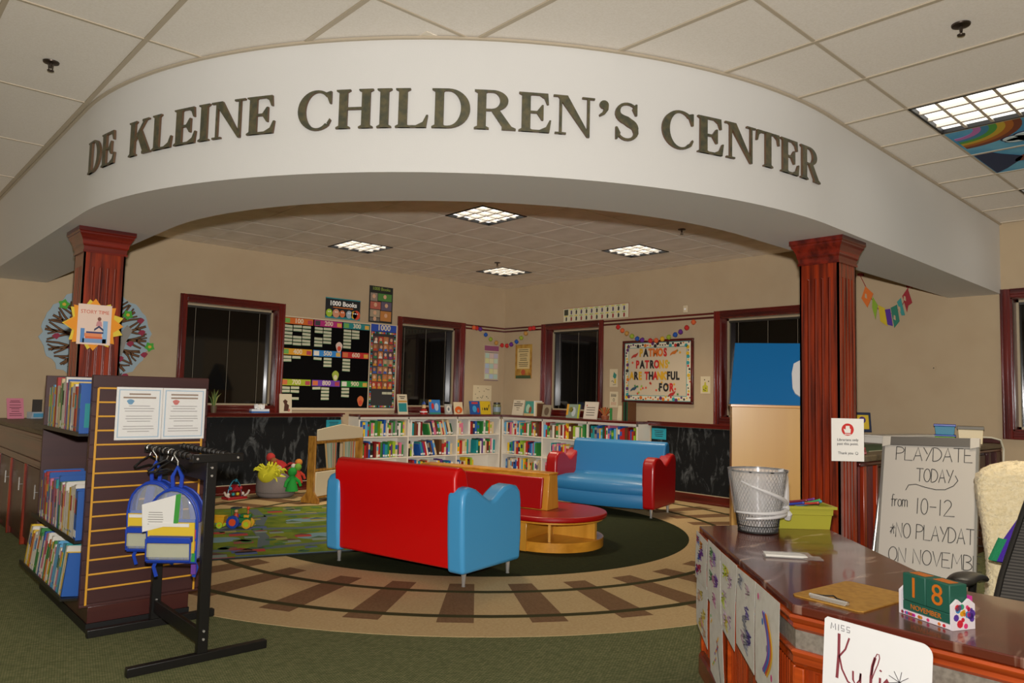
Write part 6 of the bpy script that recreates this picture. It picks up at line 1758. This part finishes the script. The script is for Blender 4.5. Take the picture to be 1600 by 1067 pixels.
t = thing('toy_figure', 'small red and white stacked toy figure on the bookcase ledge', 'toy', (6.755, LY_ - .02, LZ_))
MB().lathe([(.001, 0), (.055, 0), (.06, .02), (.045, .075), (.02, .085), (.001, .085)], n=18).build('body', col('a82420', .4), t)
MB().lathe([(.001, .086), (.03, .09), (.036, .115), (.025, .145), (.001, .15)], n=16).build('head', col('c8a878', .5), t)
MB().lathe([(.001, .15), (.036, .15), (.02, .18), (.001, .2)], n=16).build('cap', col('1f3f80', .5), t)
MB().lathe([(.061, .03), (.061, .045), (.056, .045)], n=18, cap=False).build('belt', M_paper, t)
stand_book('sky-blue picture book with a red figure on the bookcase ledge', 6.89, LY_, 0, .21, .225, '2f6fae', [('red_figure', 'b8281f', blob(.3, .55, .12, .22)), ('pale_bear', '9ab0c8', blob(.65, .5, .18, .28)), ('yellow_corner', 'c8981a', rect(0, .2, .85, 1)), ('green_strip', '2f7a6a', rect(0, 1, 0, .12))])
stand_book('small pale grey book with a round picture on the bookcase ledge', 7.19, LY_, 0, .14, .16, '9a9a94', [('round_picture', 'c8c4b8', blob(.5, .5, .32, .36)), ('grey_centre', '6a7a8a', blob(.5, .5, .14, .18))])
stand_book('cream book with an orange tiger face on the bookcase ledge', 7.37, LY_, 0, .18, .195, 'c8b896', [('tiger_face', 'c8581a', blob(.5, .35, .42, .3)), ('tiger_muzzle', 'd8c8a8', blob(.5, .25, .16, .12)), ('nose', '1f1a18', blob(.5, .3, .05, .04))])
stand_book('blue picture book with a night scene, left of the yellow book', 7.695, LY_, 0, .215, .215, '1f4a8a', [('red_title', 'b83a3a', rect(.2, .8, .78, .92)), ('blue_figure', '3a90c0', blob(.45, .4, .2, .26)), ('red_figure', 'a82a2a', blob(.8, .3, .12, .2))])
stand_book('bright yellow picture book with black marks on the bookcase ledge', 7.925, LY_, 0, .215, .215, 'c8a81f', [('black_mark', '1f1a18', rect(.15, .2, .3, .5)), ('black_mark', '1f1a18', blob(.4, .4, .08, .12)), ('black_mark', '1f1a18', blob(.62, .4, .08, .12)), ('black_mark', '1f1a18', [(.75, .3), (.9, .75), (.8, .7)])])
t = thing('jar', 'glass jar with a dark lid and green filling by the room corner', 'jar', (8.245, LY_ - .02, LZ_))
MB().lathe([(.001, 0), (.062, 0), (.066, .01), (.066, .15), (.055, .165), (.001, .165)], n=22).build('glass', col('6a6f4a', .15), t)
MB().lathe([(.001, .166), (.058, .166), (.058, .195), (.001, .195)], n=22).build('lid', col('2a2a28', .4), t)
MB().lathe([(.0665, .04), (.0668, .04), (.0668, .12), (.0665, .12)], n=22, cap=False).build('label_band', col('7a8a94', .5), t)
RXW = XC - .16
stand_book('white printed notice standing right of the room corner', RXW, 9.11, -PI / 2, .26, .25, 'c8bca4', [('line', '2a2622', rect(.3, .65, .85, .89)), ('line', '2a2622', rect(.1, .9, .72, .77)), ('line', '2a2622', rect(.1, .85, .60, .65)), ('line', '2a2622', rect(.35, .65, .46, .5)), ('line', '5a5248', rect(.4, .6, .32, .35))], 'notice', 'notice_card')
stand_book('teal picture book with a small animal, right of the white notice', RXW, 8.82, -PI / 2, .265, .235, '3f8478', [('animal', '8a4a2a', blob(.5, .4, .12, .25)), ('pale_field', '9ab8a0', blob(.3, .5, .18, .3)), ('ground', 'b8a070', rect(0, 1, 0, .15))])
for k_, (c_, nm) in enumerate((('white', 'white'), ('cream', 'cream'), ('brown', 'brown'))):
    P = Matrix.Translation((RXW - .04, 8.545 - .035 * k_, LZ_)) @ Matrix.Rotation(-PI / 2, 4, 'Z')
    book(c_, None, False, .025, .16, .24 - .02 * k_, P, 0, f'{nm} book standing spine out beside the teal picture book', 'three spine-out books on the right ledge')
stand_book('grey picture book under the left edge of the narrow window', RXW, 8.41, -PI / 2, .18, .185, '8a7f6a', [('brown_scene', '5a4a3a', blob(.55, .45, .3, .35))])
stand_book('lime-edged picture book below the narrow window', RXW, 7.885, -PI / 2, .265, .21, '7a8a7a', [('lime_edge', 'a8b01f', rect(.88, 1, 0, 1)), ('orange_edge', 'c8902a', rect(0, .15, .2, 1)), ('pale_figure', 'a8b0b0', blob(.55, .45, .16, .35)), ('olive_shape', '6a6a2a', blob(.35, .6, .16, .2))])
stand_book('square white lettered sign below the narrow window', RXW, 7.53, -PI / 2, .265, .255, 'cbbfae', [('red_dot', 'a8342a', blob(.18, .78, .04, .05))] + [('script_line', '3a3430', rect(.18, .8, z_, z_ + .035)) for z_ in (.2, .35, .5, .64)], 'sign', 'square_sign')
t = thing('fan_ornament', 'terracotta fan and green card standing by the end of the right ledge', 'ornament', (RXW, 7.10, LZ_), -PI / 2)
MB().lathe([(.001, 0), (.05, 0), (.06, .05), (.05, .06), (.001, .06)], n=16).build('pot', col('8a4a2a', .6), t)
for k_ in range(7):
    a_ = R(-45 + 15 * k_)
    MB().bar((0, 0, .05), (.16 * math.sin(a_), 0, .05 + .13 * math.cos(a_)), .03, .006).build('fan_blade', col(('a8522a', '8a6a3a', 'b0642a')[k_ % 3], .7), t)
MB().box(.11, .15, -.03, -.02, 0, .17).build('green_card', col('2f7a3a', .6), t)
t = thing('card', 'tall cream card standing at the end of the right ledge', 'card', (XC - .10, 6.93, LZ_), 0, rot=(R(-8), 0, -PI / 2))
MB().box(0, .16, 0, .004, 0, .21).build('sheet', mat('paper_c8b896', 'c8b896', .8), t)
MB().box(.0, .16, -.001, .0, .0, .004).build('fold', M_pages, t)
for k_, c_ in enumerate(('brown', 'dark green', 'black', 'dark green', 'brown')):
    P = Matrix.Translation((XC - .19, 6.765 - .026 * k_, LZ_)) @ Matrix.Rotation(-PI / 2, 4, 'Z')
    book(c_, None, False, .023, .16, .265, P, 0, f'{("first", "second", "third", "fourth", "last")[k_]} of the tall dark volumes, {c_}, under the framed board', 'dark volumes at the end of the right ledge')
# left chair-rail ledge
sl_ = structure(MB().box(3.1, 5.44, YC - .11, YC - .0605, 1.03, 1.048).build('trim_20', M_cherry_x, bev=.004))
t = thing('tissue_box', 'blue and white tissue box on the rail under the big window', 'tissue box', (4.08, YC - .10, 1.0485))
MB().box(0, .24, 0, .085, 0, .05).build('carton', col('d0d4d8', .6), t, bev=.002)
MB().box(-.001, .241, -.001, .086, .0, .022).build('blue_band', col('2f5fa0', .6), t)
rng = random.Random(3)
MB().loft([[(.06 + .12 * q / 6, .03 + .02 * math.sin(q * 1.7 + z_ * 40), .05 + z_ + .012 * math.sin(q * 2.3)) for q in range(7)] + [(.18 - .12 * q / 6, .05 + .02 * math.sin(q * 1.3), .05 + z_ + .012 * math.sin(q * 1.9 + 2)) for q in range(7)] for z_ in (0, .03, .06)]).build('tissue', M_paper, t, smooth=60)
stand_book('white card with a brown dog at the lower left of the reading board', 4.465, YC - .09, 0, .175, .255, 'c8bca0', [('dog_body', '4a2a1c', [(.35, .1), (.7, .1), (.78, .4), (.6, .5), (.66, .62), (.45, .72), (.28, .62), (.4, .45)]), ('pink_patch', 'a86a5a', blob(.75, .15, .12, .08))], 'card', 'dog_card', z=1.0485, tilt=5)
t = thing('potted_plant', 'spiky potted plant on the rail at the left edge of the big window', 'plant', (3.60, YC - .07, 1.0485))
MB().lathe([(.001, 0), (.03, 0), (.042, .09), (.034, .09), (.001, .08)], n=16).build('pot', col('5a4a34', .6), t)
rng = random.Random(14)
for k_ in range(15):
    a_ = rng.uniform(0, 2 * PI); h_ = rng.uniform(.12, .22); s_ = rng.uniform(.04, .11)
    p = [(0.01 * math.cos(a_), min(.06, .01 * math.sin(a_)), .08), (s_ * .5 * math.cos(a_), min(.05, s_ * .5 * math.sin(a_)), .08 + h_ * .7), (s_ * math.cos(a_), min(.055, s_ * math.sin(a_)), .08 + h_)]
    MB().tube(p, [.006, .006, .001], 5).build('leaf', col(('6a7a3a', '8a8a4a', '4f6a34')[k_ % 3], .6), t)

# ---------------------------------------------------------------- puppet stage, toy tub, tractor
w_ = Vector((.91, .41)).normalized()
t = thing('puppet_stage', 'wooden puppet stage with white panels and striped curtains, left of the red sofa', 'puppet theatre', (4.37, 8.31, .0055), math.atan2(w_.y, w_.x))
M_pine = mat('speckled_oak', 'b07c2c', .5, noise=('8a5a1a', 30, 5, .4, .65, (1, 1, .3)))
WS = 1.0
for x in (0, WS - .025):
    up = MB().prism([(-.13, 0), (.13, 0), (.13, .05), (.07, .11), (.055, .14), (.055, .80), (-.055, .80), (-.055, .14), (-.07, .11), (-.13, .05)], x, x + .025, 'yz').build('upright', M_pine, t, bev=.004)
M_wpan = mat('white_stage_panel', 'cfbf9e', .5)
MB().prism([(.026, .745), (WS - .026, .745), (WS - .026, .88), (WS * .5, .935), (.026, .88)], -.064, -.046, 'xz').build('pediment', M_wpan, t, bev=.004)
MB().box(.026, WS - .026, -.058, -.044, .075, .37).build('front_panel', M_wpan, t, bev=.012)
MB().box(.026, WS - .026, -.045, .05, .375, .395).build('shelf', M_pine, t, bev=.003)
MB().box(.026, WS - .026, -.03, .0, .705, .735).build('curtain_rail', M_pine, t, bev=.003)
MB().box(.026, WS - .026, -.045, .045, .05, .07).build('bottom_rail', M_pine, t, bev=.003)
for x0, x1, x2, x3 in ((.22, .47, .28, .46), (.60, .85, .62, .84)):
    b = MB(); n = 40; rr_ = []
    for i in range(n + 1):
        f_ = i / n
        col_ = []
        for j in range(7):
            g_ = j / 6; x = (x0 + (x1 - x0) * f_) * (1 - g_) + (x2 + (x3 - x2) * f_) * g_
            col_.append((x, -.02 + .010 * math.sin(f_ * 2 * PI * 7), .72 - .325 * g_))
        rr_.append(col_)
    for i in range(n):
        b.m = (i // 2) % 5
        b.loft([rr_[i], rr_[i + 1]], cap=False, closed=False)
    b.build('curtain', [col(c_, .85) for c_ in ('7a8a6a', 'b8905a', '9aa08a', 'a8563a', '8a9480')], t, smooth=60)
t = thing('toy_tub', 'soft grey tub of puppets against the left chalkboard', 'tub', (4.31, 9.10, .0035))
MB().lathe([(.001, 0), (.20, 0), (.235, .03), (.245, .12), (.235, .25), (.225, .265), (.212, .255), (.215, .12), (.20, .03), (.001, .02)], n=32).build('wall', mat('grey_felt', '7a7068', .9, bump=(60, .3)), t, smooth=60)
MB().lathe([(.247, .06), (.249, .065), (.247, .07)], n=32, cap=False).build('seam', mat('grey_seam', '5a524a', .9), t)
def puppet(label, x, y, z, c1, c2, s_, kind, seed):
    p = thing('hand_puppet', label, 'puppet', (x, y, z), 0)
    q = random.Random(seed)
    if kind == 'hair':
        b = MB().ball((0, 0, .03), .1 * s_, 14, 9, 1.25, .9, .95)
        b.build('head', col(c1, .9), p, smooth=80)
        for k_ in range(34):
            a_, e2 = q.uniform(0, 2 * PI), q.uniform(-.2, 1.4)
            d_ = Vector((math.cos(a_) * math.cos(e2) * 1.25, math.sin(a_) * math.cos(e2), math.sin(e2)))
            o_ = d_ * .09 * s_ + Vector((0, 0, .03)); MB().tube([o_, o_ + d_ * .05 * s_ + Vector((0, 0, -.01)), o_ + d_ * .07 * s_ + Vector((0, 0, -.04))], [.012 * s_, .01 * s_, .002], 5).build('hair_tuft', col(c2, .9), p)
    else:
        MB().lathe([(.001, .16 * s_), (.035 * s_, .15 * s_), (.045 * s_, .1 * s_), (.075 * s_, .0), (.085 * s_, -.05 * s_), (.001, -.05 * s_)], n=14).build('body', col(c1, .85), p, smooth=60)
        MB().ball((0, 0, .2 * s_), .06 * s_, 12, 8).build('head', col(c2, .85), p)
        for sx in (-1, 1):
            MB().tube([(sx * .03 * s_, 0, .12 * s_), (sx * .09 * s_, -.02, .07 * s_), (sx * .11 * s_, -.03, .01 * s_)], [.025 * s_, .022 * s_, .018 * s_], 8).build('arm', col(c1, .85), p)
    return p
puppet('shaggy yellow puppet drooping over the left of the grey tub', 4.17, 9.0, .265, 'b8b01c', 'd2cc2a', 1.2, 'hair', 1)
o_ = puppet('red puppet on top of the heap in the grey tub', 4.35, 9.06, .37, 'a81c1c', 'b8302a', .95, 'doll', 2); o_.rotation_euler = (R(-50), 0, R(40))
o_ = puppet('second red puppet with a yellow band, right of the first in the grey tub', 4.46, 8.99, .33, '8f1a1e', 'c87a2a', .8, 'doll', 3); o_.rotation_euler = (R(-40), R(40), R(-30))
o_ = puppet('green puppet hanging out over the front of the grey tub', 4.395, 8.835, .14, '158a2a', '158a2a', .95, 'doll', 4)
o_ = puppet('orange and green puppet squeezed next to the puppet stage', 4.50, 8.90, .22, 'b8341c', '6a9a2a', .8, 'doll', 5)
o_ = puppet('pale pink puppet peeping from the middle of the grey tub', 4.27, 8.97, .2, 'b89a98', 'c8a8a0', .8, 'doll', 6)
o_ = puppet('black and white striped puppet between the red and green ones', 4.455, 8.93, .28, '1a1816', 'c8c0b4', .55, 'doll', 7)
o_ = puppet('brown bear puppet behind the yellow one in the grey tub', 4.26, 9.09, .3, '7a4422', '8a5228', .75, 'doll', 8)

t = thing('bead_maze', 'red and teal bead activity toy on the floor by the left baseboard', 'toy', (3.80, 9.15, .0035), R(10))
MB().box(-.13, .13, -.08, .08, 0, .03).build('base', col('9a1a1e', .5), t, bev=.006)
MB().tube([(-.1 + .2 * k_ / 12, 0, .03 + .2 * math.sin(PI * k_ / 12) ** .6) for k_ in range(13)], .006, 6).build('wire', col('1f7a94', .4), t)
MB().tube([(-.09 + .18 * k_ / 16, .04 * math.sin(k_ * 1.2), .03 + .14 * math.sin(PI * k_ / 16)) for k_ in range(17)], .005, 6).build('wire', col('9a1a1e', .4), t)
MB().prism([(-.06, .1), (.06, .1), (0, .17)], -.05, .05, 'xz').build('red_roof', col('9a1a2a', .5), t)
for k_, (x, z, c_) in enumerate(((-.07, .13, '1f7a94'), (.07, .13, '9a1a1e'), (-.03, .06, '2f8a8a'), (.03, .06, 'c8b02a'), (.0, .225, '1f7a94'), (-.1, .06, 'c8c0b0'), (.1, .06, 'c8c0b0'))):
    MB().ball((x, -.02, z), .022, 10, 7).build('bead', col(c_, .4), t)
for sx in (-1, 1):
    MB().tube([(sx * .1, -.05, .03), (sx * .15, -.05, .06), (sx * .17, -.05, .1)], .012, 8).build('handle', col('c8b8a8', .4), t)

M_tg = col('1f6a30', .4); M_ty = col('d0981a', .4); M_tl = col('a8c01f', .4); M_tb = col('1a3a90', .4); M_to = col('d0481a', .4)
tr = Vector((.96, -.28)).normalized()
t = thing('toy_tractor', 'green toy tractor with blue and yellow wheels on the play rug', 'toy', (3.05, 7.17, .0132), R(-42))
MB().box(-.08, .09, -.04, .04, .05, .10).build('chassis', M_tg, t, bev=.006)
MB().box(.0, .105, -.032, .032, .1005, .135).build('hood', M_tg, t, bev=.01)
MB().box(.04, .09, -.034, -.0325, .105, .13).build('side_label', M_ty, t)
for (x, y, r_, hub, m1) in ((-.055, .055, .062, M_to, M_tb), (-.055, -.055, .062, M_to, M_tb), (.075, .048, .045, M_tl, M_ty), (.075, -.048, .045, M_tl, M_ty)):
    wh = MB().cyl((x, y - .014, r_ - .001), (x, y + .014, r_ - .001), r_, n=20).build('wheel', m1, t, bev=.004)
    MB().cyl((x, y - .018, r_ - .001), (x, y + .018, r_ - .001), r_ * .55, n=16).build('hub', hub, wh)
MB().tube([(-.075, -.03, .10), (-.08, -.03, .18), (-.03, -.03, .185)], .006, 6).tube([(-.075, .03, .10), (-.08, .03, .18), (-.03, .03, .185)], .006, 6).build('roll_bar', M_tg, t)
MB().box(-.09, .0, -.04, .04, .186, .196).build('roof', col('2a3440', .4), t, bev=.003)
dv = MB().lathe([(.001, .10), (.024, .10), (.02, .14), (.001, .145)], n=12).build('driver', col('b8401c', .5), t, loc=(-.045, 0, 0))
MB().ball((0, 0, .16), .018, 10, 7).build('head', col('c8946a', .6), dv)
MB().cyl((.07, 0, .135), (.07, 0, .185), .006, n=8).ball((.07, 0, .19), .016, 10, 6).build('exhaust', M_to, t)
t = thing('toy_trailer', 'yellow toy trailer with lime wheels behind the toy tractor', 'toy', (2.875, 7.325, .0132), R(-42))
MB().loft([[(-.095, -.045, .05), (.085, -.045, .05), (.085, .045, .05), (-.095, .045, .05)], [(-.105, -.055, .11), (.095, -.055, .11), (.095, .055, .11), (-.105, .055, .11)], [(-.098, -.048, .11), (.088, -.048, .11), (.088, .048, .11), (-.098, .048, .11)], [(-.09, -.04, .06), (.08, -.04, .06), (.08, .04, .06), (-.09, .04, .06)]]).build('bed', M_ty, t, smooth=0)
MB().bar((.085, 0, .05), (.125, 0, .05), .012).build('hitch', M_to, t)
for x in (-.06, .05):
    for y in (-.05, .05):
        wh = MB().cyl((x, y - .01, .029), (x, y + .01, .029), .03, n=18).build('wheel', M_tl, t, bev=.003)
        MB().cyl((x, y - .0125, .029), (x, y + .0125, .029), .012, n=10).build('hub', M_ty, wh)
